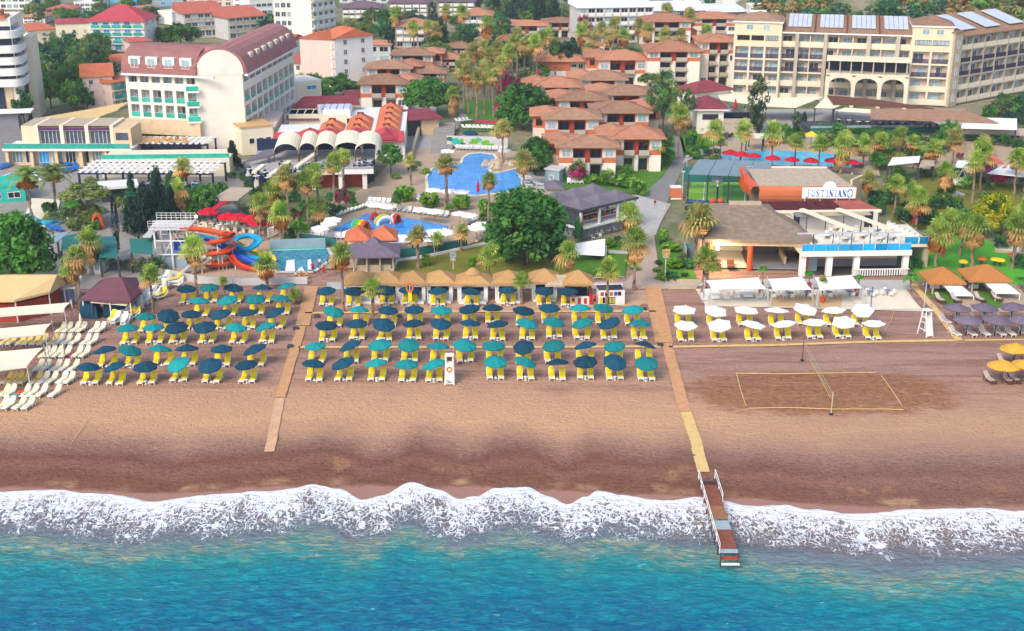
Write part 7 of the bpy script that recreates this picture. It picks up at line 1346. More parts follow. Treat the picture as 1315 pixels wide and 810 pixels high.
# water slides
def chute(name,pts,rad,mat,parent,seg=8):
 """half-pipe swept along a path"""
 mb=MB().use(mat);P=[Vector(p)for p in pts];ring=[];
 for i,p in enumerate(P):
  d=(P[min(i+1,len(P)-1)]-P[max(i-1,0)]).normalized();s=d.cross(Vector((0,0,1))).normalized();u=s.cross(d)
  ring.append([p+s*rad*math.cos(a)+u*rad*math.sin(a)*.8 for a in[math.pi+math.pi*k/seg for k in range(seg+1)]]+[p+s*(rad+.12)*math.cos(a)+u*(rad+.12)*math.sin(a)*.8-Vector((0,0,.02))for a in[2*math.pi-math.pi*k/seg for k in range(seg+1)]])
 m_=len(ring[0]);mb.smooth=False
 mb.add([q for rg in ring for q in rg],[(i*m_+k,(i+1)*m_+k,(i+1)*m_+(k+1)%m_,i*m_+(k+1)%m_)for i in range(len(P)-1)for k in range(m_)])
 return mb.build(name,parent)
def bez(pts,n=10):
 out=[]
 for i in range(len(pts)-1):
  p0,p1,p2,p3=[Vector(pts[max(0,min(len(pts)-1,i+j))])for j in(-1,0,1,2)]
  for k in range(n):
   t=k/n;out.append(.5*((2*p1)+(p2-p0)*t+(2*p0-5*p1+4*p2-p3)*t*t+(3*p1-p0-3*p2+p3)*t**3))
 return out+[Vector(pts[-1])]
def slides():
 YS=G(280,345).y;P=lambda px,py,dy=0:V(px,py,YS+dy)
 o=P(210,345);o.z=0;grp='water slides on the slide tower'
 r=root('slide_tower',o,0,'white steel slide tower with stairs and platform','tower');q=lambda px,py,dy=0:P(px,py,dy)-o
 zp=q(235,292).z;x0,x1=q(198,300).x,q(240,300).x;fr=MB().use('white')
 for x in(x0,(x0+x1)/2,x1):
  for y in(0,3.4):fr.tube((x,y,0),(x,y,zp),.14,None,7)
 for z in(zp*.35,zp*.68):
  for y in(0,3.4):fr.beam((x0,y,z),(x1,y,z),.12,.15)
 fr.beam((x0,0,0),((x0+x1)/2,0,zp*.68),.08,.08);fr.beam((x1,0,zp*.35),((x0+x1)/2,0,zp),.08,.08);fr.build('frame',r)
 MB().use('greypale').box(x0-.6,-.6,zp-.25,x1+.4,4,zp).box(x0-1.8,.4,zp-1.6,x0-.6,3.6,zp-1.4).build('platform',r)
 rl=MB().use('white')
 for k in range(3):rl.box(x0-.6,-.6,zp+.35+k*.35,x1+.4,-.55,zp+.4+k*.35).box(x0-.6,3.95,zp+.35+k*.35,x1+.4,4,zp+.4+k*.35)
 for i in range(9):x=x0-.6+i*(x1-x0+1)/8;rl.tube((x,-.58,zp),(x,-.58,zp+1.1),.03,None,4).tube((x,3.97,zp),(x,3.97,zp+1.1),.03,None,4)
 rl.build('railing_bars',r);MB().use('bluegrey').box(x0+.3,.3,0,x1-.3,3,zp*.3).use('bluepaint').box((x0+x1)/2,1,zp*.4,x1-.2,2.6,zp*.62).build('pump_box',r)  # tower railing is plain bars and posts, not a lattice
 st=MB().use('steel')
 for k in range(16):t=k/16;st.box(x0-1.2-.0,3.7+t*5,zp*(1-t)-.15,x0+.4,3.7+t*5+.4,zp*(1-t)-.07)
 st.build('stairs',r)
 s=root('spiral_slide',o,0,'orange spiral slide winding down three turns','water slide',grp);c=q(282,320,1.2);R0=1.85
 top=[q(232,291),q(252,292),q(272,295),q(290,299,-.4)]
 sp=[];z0=q(290,301).z;z1=q(270,346).z;
 for k in range(49):a=.9-2*math.pi*3.05*k/48;sp.append(Vector((c.x+R0*math.cos(a),c.y+R0*math.sin(a),z0+(z1-z0)*k/48)))
 chute('chute',bez(top,6)+sp[1:],.54,'orangepaint',s);sup=MB().use('white')
 for k in range(6,49,3):p=sp[k];sup.tube((p.x,p.y,0),(p.x,p.y,p.z-.4),.06,None,5)
 sup.build('support',s);MB().use('white').tube((c.x,c.y,0),(c.x,c.y,z0+.8),.22,None,10).build('mast',s)
 def sl(name,pix,mat,label,rad=.55):
  s=root(name,o,0,label,'water slide',grp);pts=bez([q(*p)for p in pix],8);chute('chute',pts,rad,mat,s);sup=MB().use('white')
  for p in pts[6::9]:sup.tube((p.x,p.y,0),(p.x,p.y,max(.2,p.z-.4)),.07,None,5)
  sup.build('support',s)
 M('slide_blue','1a4fb4',.35,.08,1);M('slide_cyan','159ac8',.35,.08,1);M('slide_yellow','e6cf2a',.35,.08,1);M('slide_red','d23a24',.35,.08,1)
 sl('open_slide',[(238,300,2.5),(262,303,2.5),(300,312,2.5),(318,318,3),(331,308,4.5),(322,301,6),(304,304,5.5),(298,314,4),(316,327,2.2),(336,331,1),(348,335,0)],'slide_cyan','cyan slide curling round behind the orange spiral')
 sl('open_slide',[(238,303,1.2),(262,307,1.2),(290,316,1.4),(305,326,1.0),(322,334,.2),(342,342,-.5)],'slide_blue','deep blue slide passing beneath the cyan slide')
 sl('open_slide',[(255,292,5),(280,296,6),(300,308,6),(318,318,5.5),(332,322,4.5),(345,327,3.5),(350,334,2.5)],'slide_yellow','yellow slide running behind all the others')
 sl('open_slide',[(296,326,-.2),(304,336,-.6),(316,342,-1),(330,345,-1.2)],'slide_red','red run out trough at the foot of the slides',.5)
 sl('open_slide',[(262,328,-2.2),(246,338,-2.2),(232,350,-2.4)],'greypale','grey concrete slide lane beside the spiral',.45);sl('open_slide',[(270,330,-2.2),(255,341,-2.4),(246,350,-2.6)],'stone','second concrete slide lane beside the spiral',.45)
slides()
r,W,Y,o,ang=start('pool_screen',(347,322),(418,320),'long blue grey screen wall behind the splash pool','screen wall');MB().use('bluegrey').box(0,0,0,W,1.0,1.5).use('turq').box(0,-.03,0,W,-.01,.35).build('wall',r)
w_=MB().use('white')
for pts_ in[[(366,348),(379,348),(378,333),(368,334)],[(382,348),(391,348),(388,342),(384,344)],[(395,346),(402,346),(399,332),(395,334)]]:w_.use('white');c0=G(380,345,.2);w_.q(*[G(x,y,.2+.003*len(w_.v)/4)-c0 for x,y in pts_])
o=w_.build('splash_mat',None,c0);tag(o,'white jagged shapes painted on the splash pool floor','pool marking')
r,W,Y,o,ang=start('notice_board',(345,309),(357,304),'white notice board with dark lines beside the splash pool','notice board');MB().use('white').box(0,0,.5,W,.1,2.0).use('midgrey').box(.2,-.02,1.55,W-.2,-.003,1.65).box(.2,-.02,1.2,W-.2,-.003,1.28).box(.2,-.02,.85,W-.2,-.003,.93).use('darkgrey').box(.1,.02,0,.2,.08,.5).box(W-.2,.02,0,W-.1,.08,.5).build('board',r)
r,W,Y,o,ang=start('beach_kiosk',(443,332),(510,331),'open kiosk with twin orange tiled roofs by the activity pool','kiosk');rf=MB().use('tile_vivid');rf.hip(0,0,W*.5,5,2.6,1.5,.1,.12);rf.hip(W*.5+.02,0,W,5,2.62,1.5,.1,.12);rf.build('roof',r);MB().use('cream').box(.3,3,0,W-.3,4.8,2.59).build('wall',r)
for x in(.2,W*.5,W-.2):MB().use('brown').box(x-.12,.1,0,x+.12,.34,2.6).build('post',r)
r,W,Y,o,ang=start('thatched_bar',(452,352),(508,351),'beach bar under a grey peaked thatch roof','bar');h=2.5;MB().use('stone').box(.6,.6,0,W-.6,4.4,1.1).use('midgrey').box(.6,3.6,1.1,W-.6,4.4,h).build('counter',r);rf=MB().use('thatch_grey');rf.hip(0,0,W,5,h,1.2,.7,.25);rf.hip(W*.35,1.6,W*.65,3.6,h+.9,1.3,.4,.1);rf.build('roof',r)
for x in(.3,W*.35,W*.65,W-.3):MB().use('stone').tube((x,.2,0),(x,.2,h),.14,None,7).build('post',r)
# grey tented pavilion
def pavilion():
 z=5.0;F,R_,B,L_=[G(x,y,z)for x,y in((746,269.5),(818,252.5),(769,237),(702,250))]
 o,ang,W=frame((F.x,F.y),(R_.x,R_.y));r=root('pavilion',o,ang,'two level pavilion with grey tented roof of six peaks','pavilion')
 D=(Vector((L_.x,L_.y,0))-o).length*.98
 nx,ny=3,2;mb=MB().use('greycloth')
 for i in range(nx):
  for j in range(ny):
   x0,x1,y0,y1=i*W/nx,(i+1)*W/nx,j*D/ny,(j+1)*D/ny;cx,cy=(x0+x1)/2,(y0+y1)/2;ring=[]
   m_=6
   for(ax,ay),(bx,by)in(((x0,y0),(x1,y0)),((x1,y0),(x1,y1)),((x1,y1),(x0,y1)),((x0,y1),(x0,y0))):
    for k in range(m_):ring.append((ax+(bx-ax)*k/m_,ay+(by-ay)*k/m_))
   lv=[(1,0),(.72,.2),(.42,.5),(.12,.95),(.04,1.1)];N=len(ring);pts=[]
   for t,h in lv:
    for(x,y)in ring:pts.append((cx+(x-cx)*t,cy+(y-cy)*t,z+h+.25*math.sin(3.14*min(1,abs(x-cx)/(W/nx)*2))*0))
   fs=[(k*N+q,k*N+(q+1)%N,(k+1)*N+(q+1)%N,(k+1)*N+q)for k in range(len(lv)-1)for q in range(N)]+[[(len(lv)-1)*N+q for q in range(N)]]
   mb.add(pts,fs)
 mb.use('darkgrey').box(-.2,-.2,z-.35,W+.2,D+.2,z-.02);mb.build('roof',r)
 zf=2.1;MB().use('white').box(-.1,-.1,zf-.3,W+.1,D+.1,zf).use('midgrey').box(.6,.6,0,W-.6,D-.6,zf-.31).use('redwall').box(W*.1,D-.6,zf,W-.3,D-.3,z-.36).build('floor',r)
 for i in range(4):
  x=.15+i*(W-.3)/3
  for y in(.15,D-.15):MB().use('white').box(x-.16,y-.16,zf,x+.16,y+.16,z-.36).build('column',r)
 for i in range(3):
  x0=.35+i*(W-.3)/3;MB().use('steel').box(x0,.1,zf+.9,x0+(W-.3)/3-.4,.16,zf+1.0).box(x0,.1,zf+1.9,x0+(W-.3)/3-.4,.16,zf+1.98).build('window_bar',r)
 Tl=Matrix.Translation((0,D,0))@Matrix.Rotation(-math.pi/2,4,'Z')
 MB(Tl).use('glass').box(D*.1,.15,zf+.1,D*.95,.2,z-.4).build('glass_screen',r)
 k=0
 for x in spread(1,W-1,4):
  for y in spread(1,D-1,2):
   p=o+Matrix.Rotation(ang,3,'Z')@Vector((x,y,0));p.z=zf
   t=root('dining_table',p,ang,f'orange dining table inside the grey pavilion, {ORD[k]} from its beach corner','table','tables in the grey pavilion');k+=1
   MB().use('orangewall').box(-.7,-.5,.68,.7,.5,.76).use('darkgrey').box(-.1,-.1,0,.1,.1,.68).build('tabletop',t)
   for s in(-1,1):MB().use('orangepaint').box(-.25,-.22,0,.25,.22,.45).box(-.25,.16,.45,.25,.22,.9).build('chair',t,(0,s*.9,0),0 if s>0 else 3.14)
 for i,(x,y)in enumerate([(757,305),(765,303),(773,301),(781,299),(789,297),(797,294),(762,308),(771,306)]):
  t=root('bistro_chair',G(x,y,.06),random.random()*6,f'pale chair in the shade below the grey pavilion, {ORD[i]} of the row','chair','chairs below the grey pavilion');MB().use('greypale').box(-.24,-.24,.4,.24,.24,.46).box(-.24,.2,.46,.24,.25,.95).tube((-.2,-.2,0),(-.2,-.2,.4),.025,None,4).tube((.2,-.2,0),(.2,-.2,.4),.025,None,4).tube((-.2,.2,0),(-.2,.2,.4),.025,None,4).tube((.2,.2,0),(.2,.2,.4),.025,None,4).build('seat',t)
pavilion()
r,W,Y,o,ang=start('grey_roof',(702,262),(722,262),'low grey roofed shed behind the pavilion corner','shed');MB().use('stone').box(0,0,0,W,4,2.6).build('wall',r);rf=MB().use('greycloth');rf.hip(0,0,W,4,2.6,1,.4,.1);rf.build('roof',r)
r,W,Y,o,ang=start('pool_kiosk',(700,234),(718,236),'small grey white kiosk with round emblem by the bungalow','kiosk');MB().use('bluegrey').box(0,0,0,W,3,2.4).use('white').lathe([(0,0)],3).build('wall',r);MB().use('greypale').box(-.2,-.2,2.4,W+.2,3.2,2.6).build('roof',r);d=MB().use('white');
for i in range(10):d.tube((W*.45+.5*math.cos(.628*i),-.06,1+.5*math.sin(.628*i)),(W*.45+.5*math.cos(.628*(i+1)),-.06,1+.5*math.sin(.628*(i+1))),.07,None,5)
d.build('emblem',r)
# thatched hall
def hall():
 z=4.7;a=G(905,307,z);b_=G(1050,309,z);o,ang,W=frame((a.x,a.y),(b_.x,b_.y));r=root('thatched_hall',o,ang,'large open hall under a broad grey brown thatched roof','hall');D=19
 rf=MB().use('thatch_brown');xr=W*.74
 q=[(0,0,z),(W,0,z),(xr+1.2,D,z+.3),(.8,D,z+.3),(W*.3,D*.55,z+2.6),(W*.56,D*.55,z+2.6)]
 rf.add(q,[(0,1,5,4),(1,2,5),(2,3,4,5),(3,0,4)]);rf.add([(p[0],p[1],p[2]-.45)for p in q[:4]]+q[:4],[(3,2,1,0),(0,1,5,4),(1,2,6,5),(2,3,7,6),(3,0,4,7)]);rf.use('thatch_pale').beam(Vector(q[4])+Vector((-.3,0,.05)),Vector(q[5])+Vector((.3,0,.05)),1.2,.35);rf.build('roof',r)
 MB().use('beigestone').box(1.2,-.0+.4,z-1.0,W-1.2,.6,z-.46).build('beam',r)
 MB().use('cream').box(1.0,9,0,W*.42,9.4,z-.47).use('pinkwall').box(W*.42+.01,10,0,W*.95,10.3,z-.47).build('back_wall',r);MB().use('cream').box(1.2,1.5,0.12,W*.4,9,.5).use('midgrey').box(W*.4+.02,1.0,.12,W*.9,9.8,.3).build('stage_floor',r)
 for x in(.9,W*.42,W*.93):MB().use('orangepaint').tube((x,.9,0),(x,.9,z-.46),.38,None,10).build('column',r)
 MB().use('concrete').tube((.2,1.8,0),(.2,1.8,z-.46),.5,None,10).build('column',r)
 for x in(W*.13,W*.25):MB().use('brown').box(x-.5,.2,.51,x+.5,1.2,.75).box(x-.5,1.1,.75,x+.5,1.3,1.4).build('bench',r)
 MB().use('darkgrey').box(W*.5,8,.3,W*.72,9.6,1.9).use('stone').box(W*.75,3,.3,W*.77,8,1.4).build('bar_counter',r)
 g=G(923,322,3.6);lp=root('wall_lamp',(g.x,g.y+1.0,3.4),0,'glowing warm lamp under the thatched hall eave','lamp');M('lampglow','ffd9a0',.4,.02,1,emit=14);MB().use('lampglow').lathe([(0,0),(.2,.06),(.26,.25),(.18,.44),(0,.5)],10).build('bulb',lp);MB().use('darkgrey').tube((0,0,.48),(0,0,.9),.04,None,6).build('stem',lp)
 pl=bpy.data.lights.new('hall_lamp','POINT');pl.energy=900;pl.color=(1,.75,.42);pl.shadow_soft_size=.3;lo=bpy.data.objects.new('hall_lamp',pl);COL.objects.link(lo);lo.location=(g.x+.4,g.y+1.6,3.3);lo.parent=None
 MB().use('bluegrey').add([(-2.2,3,0),(0,3,0),(0,6.2,2.4),(-2.2,6.2,2.4)],[(0,1,2,3),(3,2,1,0)]).use('steel').box(-2.3,2.9,0,-2.18,6.3,2.5).build('glass_ramp',r)
hall()
# terrace bar with the name sign
def bar():
 zt=3.6;a=G(1028,357);b_=G(1168,355);o,ang,W=frame(a,b_);r=root('terrace_bar',o,ang,'two level terrace bar with blue glass balustrade and open roof deck','bar');D=20
 inv=Matrix.Rotation(-ang,4,'Z')@Matrix.Translation(-o)
 MB().use('cream').box(0,.6,zt-.5,W,D,zt).use('warmwhite').box(-.1,.3,zt-.6,W+.1,.59,zt+.15).build('deck',r)
 for x in(.4,W*.27,W*.52,W*.97):MB().use('white').box(x-.4,.7,0,x+.4,1.4,zt-.51).build('column',r)
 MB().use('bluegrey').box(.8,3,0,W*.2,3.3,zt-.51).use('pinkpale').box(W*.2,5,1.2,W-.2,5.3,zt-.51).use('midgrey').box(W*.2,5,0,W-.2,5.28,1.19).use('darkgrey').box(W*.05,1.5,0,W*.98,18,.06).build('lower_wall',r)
 rl=MB().use('white')
 for i in range(int(W*.48/.35)):rl.box(W*.5+i*.35,.35,.1,W*.5+i*.35+.16,.45,.95)
 rl.box(W*.49,.3,.95,W,.5,1.08);rl.build('railing',r)
 n=9
 for i in range(n):put(railmesh(W/n-.1,'blue'),'glass_balustrade',r,(W*(i+.5)/n,.45,zt))
 sx=W;MB().use('cream').box(sx+.01,3.5,zt-.35,sx+4.2,14,zt+.05).build('side_balcony',r)
 for i in range(2):put(railmesh(1.9,'blue'),'glass_balustrade',r,(sx+1.1+i*2.1,3.6,zt))
 MB().use('stone').box(sx+3.2,4,0,sx+3.9,4.7,zt-.36).build('column',r)
 for x in(W*.27,W*.62):MB().use('cream').beam((x+3.6,2.2,zt+2.6),(x-1.4,12,zt+3.1),.8,.3).build('awning_beam',r)
 MB().use('steel').beam((-.5,1.6,zt+2.4),(W*.93,1.6,zt+2.4),.16,.2).build('front_rail',r)
 for x in(W*.12,W*.3,W*.47,W*.64,W*.8):MB().use('darkgrey').tube((x,1.6,zt),(x,1.6,zt+2.4),.07,None,6).tube((x+1,9,zt),(x+1,9,zt+2.8),.07,None,6).build('awning_post',r)
 MB().use('greypale').box(W*.1,13,zt,W*.95,13.3,zt+2.19).use('midgrey').box(W*.12,11,zt+2.2,W*.38,13,zt+2.35).use('stone').box(W*.39,11.5,zt+2.22,W*.85,13,zt+2.4).use('glass_dark').box(W*.13,12.95,zt,W*.19,12.99,zt+2.4).box(W*.82,12.95,zt,W*.9,12.99,zt+2.4).build('rear_wall',r)
 MB().use('tile_maroon').add([(-3,13.4,zt+2.55),(W*.97,13.4,zt+2.55),(W*.9,19.5,zt+2.4),(-3,19.5,zt+2.4)],[(0,1,2,3),(3,2,1,0)]).use('tile_red').add([(W*.62,13.35,zt+2.59),(W*.97,13.35,zt+2.59),(W*.9,19.45,zt+2.44),(W*.62,19.45,zt+2.44)],[(0,1,2,3)]).use('cream').box(-3,13.1,zt+2.2,W*.98,13.38,zt+2.62).box(-3,13.39,0,W*.9,19.4,zt+2.3).build('rear_roof',r)
 k=0
 for(x,y)in[(1040,312),(1052,318),(1062,306),(1074,316),(1086,310),(1098,318),(1108,306),(1118,316),(1130,310),(1142,317),(1128,298),(1094,298),(1076,296),(1148,308)]:
  t=root('lounge_table',G(x,y,zt),random.random(),f'white lounge table set, {ORD[k]} on the terrace bar roof deck from the hall','table','lounge tables on the terrace bar');k+=1
  MB().use('white').box(-.7,-.5,.6,.7,.5,.68).use('midgrey').box(-.1,-.1,0,.1,.1,.6).build('tabletop',t)
  for s in range(3):aa=s*2.1+.5;MB().use('white').box(-.3,-.3,0,.3,.3,.42).box(-.3,.2,.42,.3,.3,.85).build('chair',t,(math.cos(aa)*1.1,math.sin(aa)*.95,0),aa-1.57)
 for i in range(7):t=root('white_armchair',G(1143+i*6.6,292+i*3.0,zt),.8,f'white armchair, {ORD[i]} along the stair side of the terrace bar','armchair','armchairs along the terrace bar edge');MB().use('white').box(-.4,-.4,0,.4,.4,.45).box(-.4,.25,.45,.4,.4,.95).box(-.4,-.4,.45,-.28,.24,.65).box(.28,-.4,.45,.4,.24,.65).build('seat',t)
 return r
bar()
stw=MB().use('darkgrey');a=G(1150,292,3.6);b_=G(1194,318,.2);stw.beam(a,b_,1.6,.2);stw.use('steel').beam(a+Vector((.8,.4,1)),b_+Vector((.8,.4,1)),.06,.06);o=stw.build('outside_stairs',None);tag(o,'dark outside stairs descending from the terrace bar to the palms','stairs')
def signhall():
 z=5.4;P=[G(x,y,z)for x,y in((975,241),(1100,242),(1078,220),(971,218))];o,ang,W=frame((P[0].x,P[0].y),(P[1].x,P[1].y));r=root('orange_hall',o,ang,'flat brown roofed hall with orange curved fascia','hall');D=P[3].y-P[0].y
 MB().use('thatch_pale').add([(0,0,z),(W,0,z),(W*.86,D,z+.4),(-.2,D,z+.4),(1.2,1.2,z-.25),(W-2,1.2,z-.25)],[(0,1,2,3)]).use('cream').box(-.1,D,z-1.2,W*.86,D+.4,z+.6).use('tan').add([(W,0,z),(W,0,z-.8),(W*.86,D,z-.4),(W*.86,D,z+.41)],[(0,1,2,3)]).build('roof',r)
 f=MB().use('orangewall');n=12
 pr=[(0,z-2.4),(-.35,z-1.8),(-.5,z-1.1),(-.45,z-.3),(-.2,z+.25),(.1,z+.3)]
 m_=len(pr)
 f.add([(0,y,zz)for y,zz in pr]+[(W,y,zz)for y,zz in pr],[(k,m_+k,m_+k+1,k+1)for k in range(m_-1)])
 f.use('orangepaint').add([(y-.9 if k<5 else y-.2,-.3,zz)for k,(y,zz)in enumerate(pr)]+[(y-1.1,D,zz)for y,zz in pr],[(m_+k,k,k+1,m_+k+1)for k in range(m_-1)]).add([(-1.5,D*.5,z+.3),(-.8,D*.5,z+.3),(-.8,D+.3,z+.5),(-1.5,D+.3,z+.5),(-1.6,D*.5,z-2.2),(-.8,D*.5,z-2.2),(-1.6,D+.3,z-2),(-.8,D+.3,z-2)],[(0,1,2,3),(4,5,1,0),(4,0,3,6)]);f.build('fascia',r)
 MB().use('orangewall').box(.2,.15,0,W-.3,.5,z-2.41).use('stone').box(.2,.51,0,W*.86,D,z-.5).build('wall',r)
 zb=zat(1065,254,P[0].y-2.5)
 a=V(1030,254.5,P[0].y-2.5);b_=V(1098.5,252.5,P[0].y-2.5);o2,an2,sw=frame((a.x,a.y),(b_.x,b_.y));sh=V(1030,241,a.y).z-a.z
 s=root('name_sign',(o2.x,o2.y,0),an2,'white sign board with blue letters on posts before the orange hall','sign');M('signwhite_glow','f4f4f2',.5,.02,1,emit=.12);M('signblue','2f5fb0',.5,.02,1)  # faint emission added to the board white, it glows by itself
 MB().use('signwhite_glow').box(0,0,a.z,sw,.18,a.z+sh).build('panel',s);cx=sw*.505
 MB().use('signwhite_glow').prism([(cx+1.0*math.cos(math.pi*i/12),1.0*math.sin(math.pi*i/12))for i in range(13)],0,.15)
 hd=MB(Matrix.Translation((cx,.17,a.z+sh))@Matrix.Rotation(math.pi/2,4,'X')).use('signwhite_glow');hd.prism([(1.05*math.cos(math.pi*i/12),1.0*math.sin(math.pi*i/12))for i in range(13)],0.01,.16);hd.build('half_disc',s)
 for x in(.06,.35,.66,.9):MB().use('white').tube((sw*x,.3,zt_:=3.0),(sw*x,.25,a.z+sh*.4),.07,None,6).build('post',s)
 def text(body,x,size,zz,sx=1.0):
  cu=bpy.data.curves.new('lettering','FONT');cu.body=body;cu.size=size;cu.extrude=.02;cu.offset=.012;cu.resolution_u=3
  to=bpy.data.objects.new('lettering',cu);COL.objects.link(to);bpy.context.view_layer.update()
  me=bpy.data.meshes.new_from_object(to.evaluated_get(bpy.context.evaluated_depsgraph_get()));bpy.data.objects.remove(to);me.materials.clear();me.materials.append(MT['signblue'])
  w=max(v.co.x for v in me.vertices)-min(v.co.x for v in me.vertices);lo=put(me,'lettering',s,(x,-.03,zz),rot=(math.pi/2,0,0),scale=(sx,1,1));return w
 def glyphs():
  T_=.22;t_=.1
  mb=MB(Matrix.Translation((0,-.02,a.z+sh*.17))).use('signblue');Hh=sh*.62;yk=[0]
  def bx(x0,z0,x1,z1):mb.box(x0,-.03-.0015*yk[0],z0,x1,-.001,z1);yk[0]+=1
  def ln(x0,z0,x1,z1,w):
   yk[0]+=1;mb.beam((x0,-.02-.0015*yk[0],z0),(x1,-.02-.0015*yk[0],z1),.03,w)
  def serif(x,z,w=.17):bx(x-w,z-.03,x+w,z+.03)
  pitch=sw*.8/9.0;x=sw*.075
  for ch in 'JUSTINIAN':
   w=pitch*.68
   big=ch=='J'
   if ch=='J':
    ln(x+w*.55,-Hh*.12,x+w*.55,Hh*1.12,T_);serif(x+w*.55,Hh*1.12,.22);ln(x+w*.55,-Hh*.12,x+w*.1,-Hh*.2,.12);bx(x-.06,-Hh*.2,x+.14,-Hh*.02)
   elif ch=='U':
    ln(x+.1,Hh*.25,x+.1,Hh,T_);ln(x+w,Hh*.25,x+w,Hh,t_);serif(x+.1,Hh);serif(x+w,Hh,.12);ln(x+.1,Hh*.25,x+w*.5,0,.13);ln(x+w*.5,0,x+w,Hh*.25,.09)
   elif ch=='S':
    ln(x+w*.85,Hh*.82,x+w*.5,Hh,.08);ln(x+w*.5,Hh,x+w*.15,Hh*.8,.1);ln(x+w*.15,Hh*.8,x+w*.85,Hh*.28,.17);ln(x+w*.85,Hh*.28,x+w*.5,0,.1);ln(x+w*.5,0,x+w*.1,Hh*.2,.08)
   elif ch=='T':ln(x+w*.5,0,x+w*.5,Hh,T_);bx(x,Hh-.07,x+w,Hh+.02);bx(x-.01,Hh-.25,x+.05,Hh);bx(x+w-.05,Hh-.25,x+w+.01,Hh);serif(x+w*.5,0)
   elif ch=='I':ln(x+w*.5,0,x+w*.5,Hh,T_);serif(x+w*.5,0);serif(x+w*.5,Hh)
   elif ch=='N':ln(x+.08,0,x+.08,Hh,t_);ln(x+w,0,x+w,Hh,t_);ln(x+.06,Hh,x+w,0.02,T_);serif(x+.08,0,.13);serif(x+w,Hh,.13)
   elif ch=='A':ln(x+.05,0,x+w*.5,Hh,t_);ln(x+w*.5,Hh,x+w,0,T_);bx(x+w*.25,Hh*.33,x+w*.72,Hh*.39);serif(x+.05,0,.12);serif(x+w,0,.15)
   x+=pitch*(.8 if ch=='I' else 1.0)
  cx_,cz_,rw,rh_=x+pitch*.55,Hh*.5,pitch*.52,Hh*.62
  for i in range(16):
   if i in(12,):continue
   t0,t1=2*math.pi*i/16,2*math.pi*(i+1)/16;ln(cx_+rw*math.cos(t0),cz_+rh_*math.sin(t0),cx_+rw*math.cos(t1),cz_+rh_*math.sin(t1),.12 if i%2 else .2)
  mb.build('lettering',s)
 glyphs()
 return r
signhall()
r,W,Y,o,ang=start('cream_wall',(1092,265),(1106,258),'cream side wall at the end of the orange hall','wall');MB().use('yellowcream').box(0,0,0,W,.4,4.6).build('wall',r)
# sports court
flat('sports_court',[(880,256),(971,262),(969,236),(890,231)],'turf_court',.10,'lime green sports court floor','sports court');flat('court_half',[(929,258),(969,261),(967,239),(928,237)],'turf_dark',.13,'darker green half of the sports court','sports court');flat('court_edge',[(880,260),(971,267),(971,262.3),(880,256.3)],'court_blue',.11,'blue edge of the sports court','sports court')
ln_=MB().use('white')
for(x0,y0,x1,y1)in[(889,240,927,242),(887,246,927,249),(905,234,903,257)]:
 a,b_=G(x0,y0,.13),G(x1,y1,.13);ln_.beam(a,b_,.1,.01)
tag(ln_.build('court_lines',None),'white painted lines on the sports court','court marking',kind='structure')
r=root('court_shade',G(925,236),0,'blue grey sheet roof shading the sports court','shade roof');o=G(925,236);
for i in range(4):
 q=[G(x,y,z)-o for x,y,z in((884+i*26,223+i*1.0,5.0),(909+i*26,224+i*1.0,5.0),(920+i*24,205+i*.6,6.6),(897+i*24,204.4+i*.6,6.6))]
 MB().use('shade_blue').add(q+[p-Vector((0,0,.12))for p in q],[(0,1,2,3),(7,6,5,4),(4,5,1,0),(5,6,2,1),(6,7,3,2),(7,4,0,3)]).build('roof_panel',r)
for x,y in((885,223),(910,224),(937,225),(963,226)):p=G(x,y,5.0)-o;MB().use('darkgrey').tube((p.x,p.y+.5,0),(p.x,p.y+.5,4.9),.14,None,7).build('post',r)
nt_=MB().use('greencloth');p=G(886,223,5)-o;q=G(975,226,5)-o;nt_.box(p.x,p.y+8.5,1.5,q.x,p.y+8.6,4.2);nt_.build('screen_net',r)
g=G(921,259);r=root('basketball_hoop',g,0,'basketball hoop with pale blue board at the beach end of the court','basketball hoop');MB().use('navy').tube((0,0,0),(0,.2,2.6),.16,None,8).use('white').tube((0,.2,2.6),(0,.9,3.3),.1,None,6).build('post',r);MB().use('bluegrey').box(-.95,.9,2.9,.95,.96,4.1).use('white').box(-.3,.88,3.1,.3,.9,3.6).build('backboard',r)
h_=MB().use('redpaint')
for i in range(10):h_.tube((.23*math.cos(.628*i),.62+.23*math.sin(.628*i),3.1),(.23*math.cos(.628*(i+1)),.62+.23*math.sin(.628*(i+1)),3.1),.025,None,4)
h_.build('ring',r)
for x,lb in((915,'orange flower tub at the hoop post'),(925,'second orange flower tub at the hoop post')):
 o=MB().use('orangepaint').lathe([(0,0),(.4,0),(.55,.5),(.45,.8),(0,.85)],9).build('flower_tub',None,G(x,261,.1));tag(o,lb,'flower tub','orange tubs at the hoop')
r,W,Y,o,ang=start('orange_kiosk',(861,256),(875,256),'small orange shuttered kiosk at the corner of the court','kiosk');MB().use('orangewall').box(0,0,.2,W,1.6,2.0).use('white').box(-.05,-.05,2.0,W+.05,1.65,2.15).box(.0,-.06,0,W,-.01,.25).build('wall',r)
for(x,yb,yt,lb)in[(876,256,221,'tall lamp pole at the corner of the court'),(882,214,201,'lamp pole at the fork of the lane'),(956,262,226,'slim white floodlight pole of the court')]:
 g=G(x,yb);h=zat(x,yt,g.y);r=root('lamp_pole',g,0,lb,'lamp pole','lamp poles');MB().use('steel').tube((0,0,0),(0,0,h),.09,.05,7).build('pole',r);MB().use('greypale').box(-.3,-.15,h,.3,.15,h+.2).build('lamp_head',r)
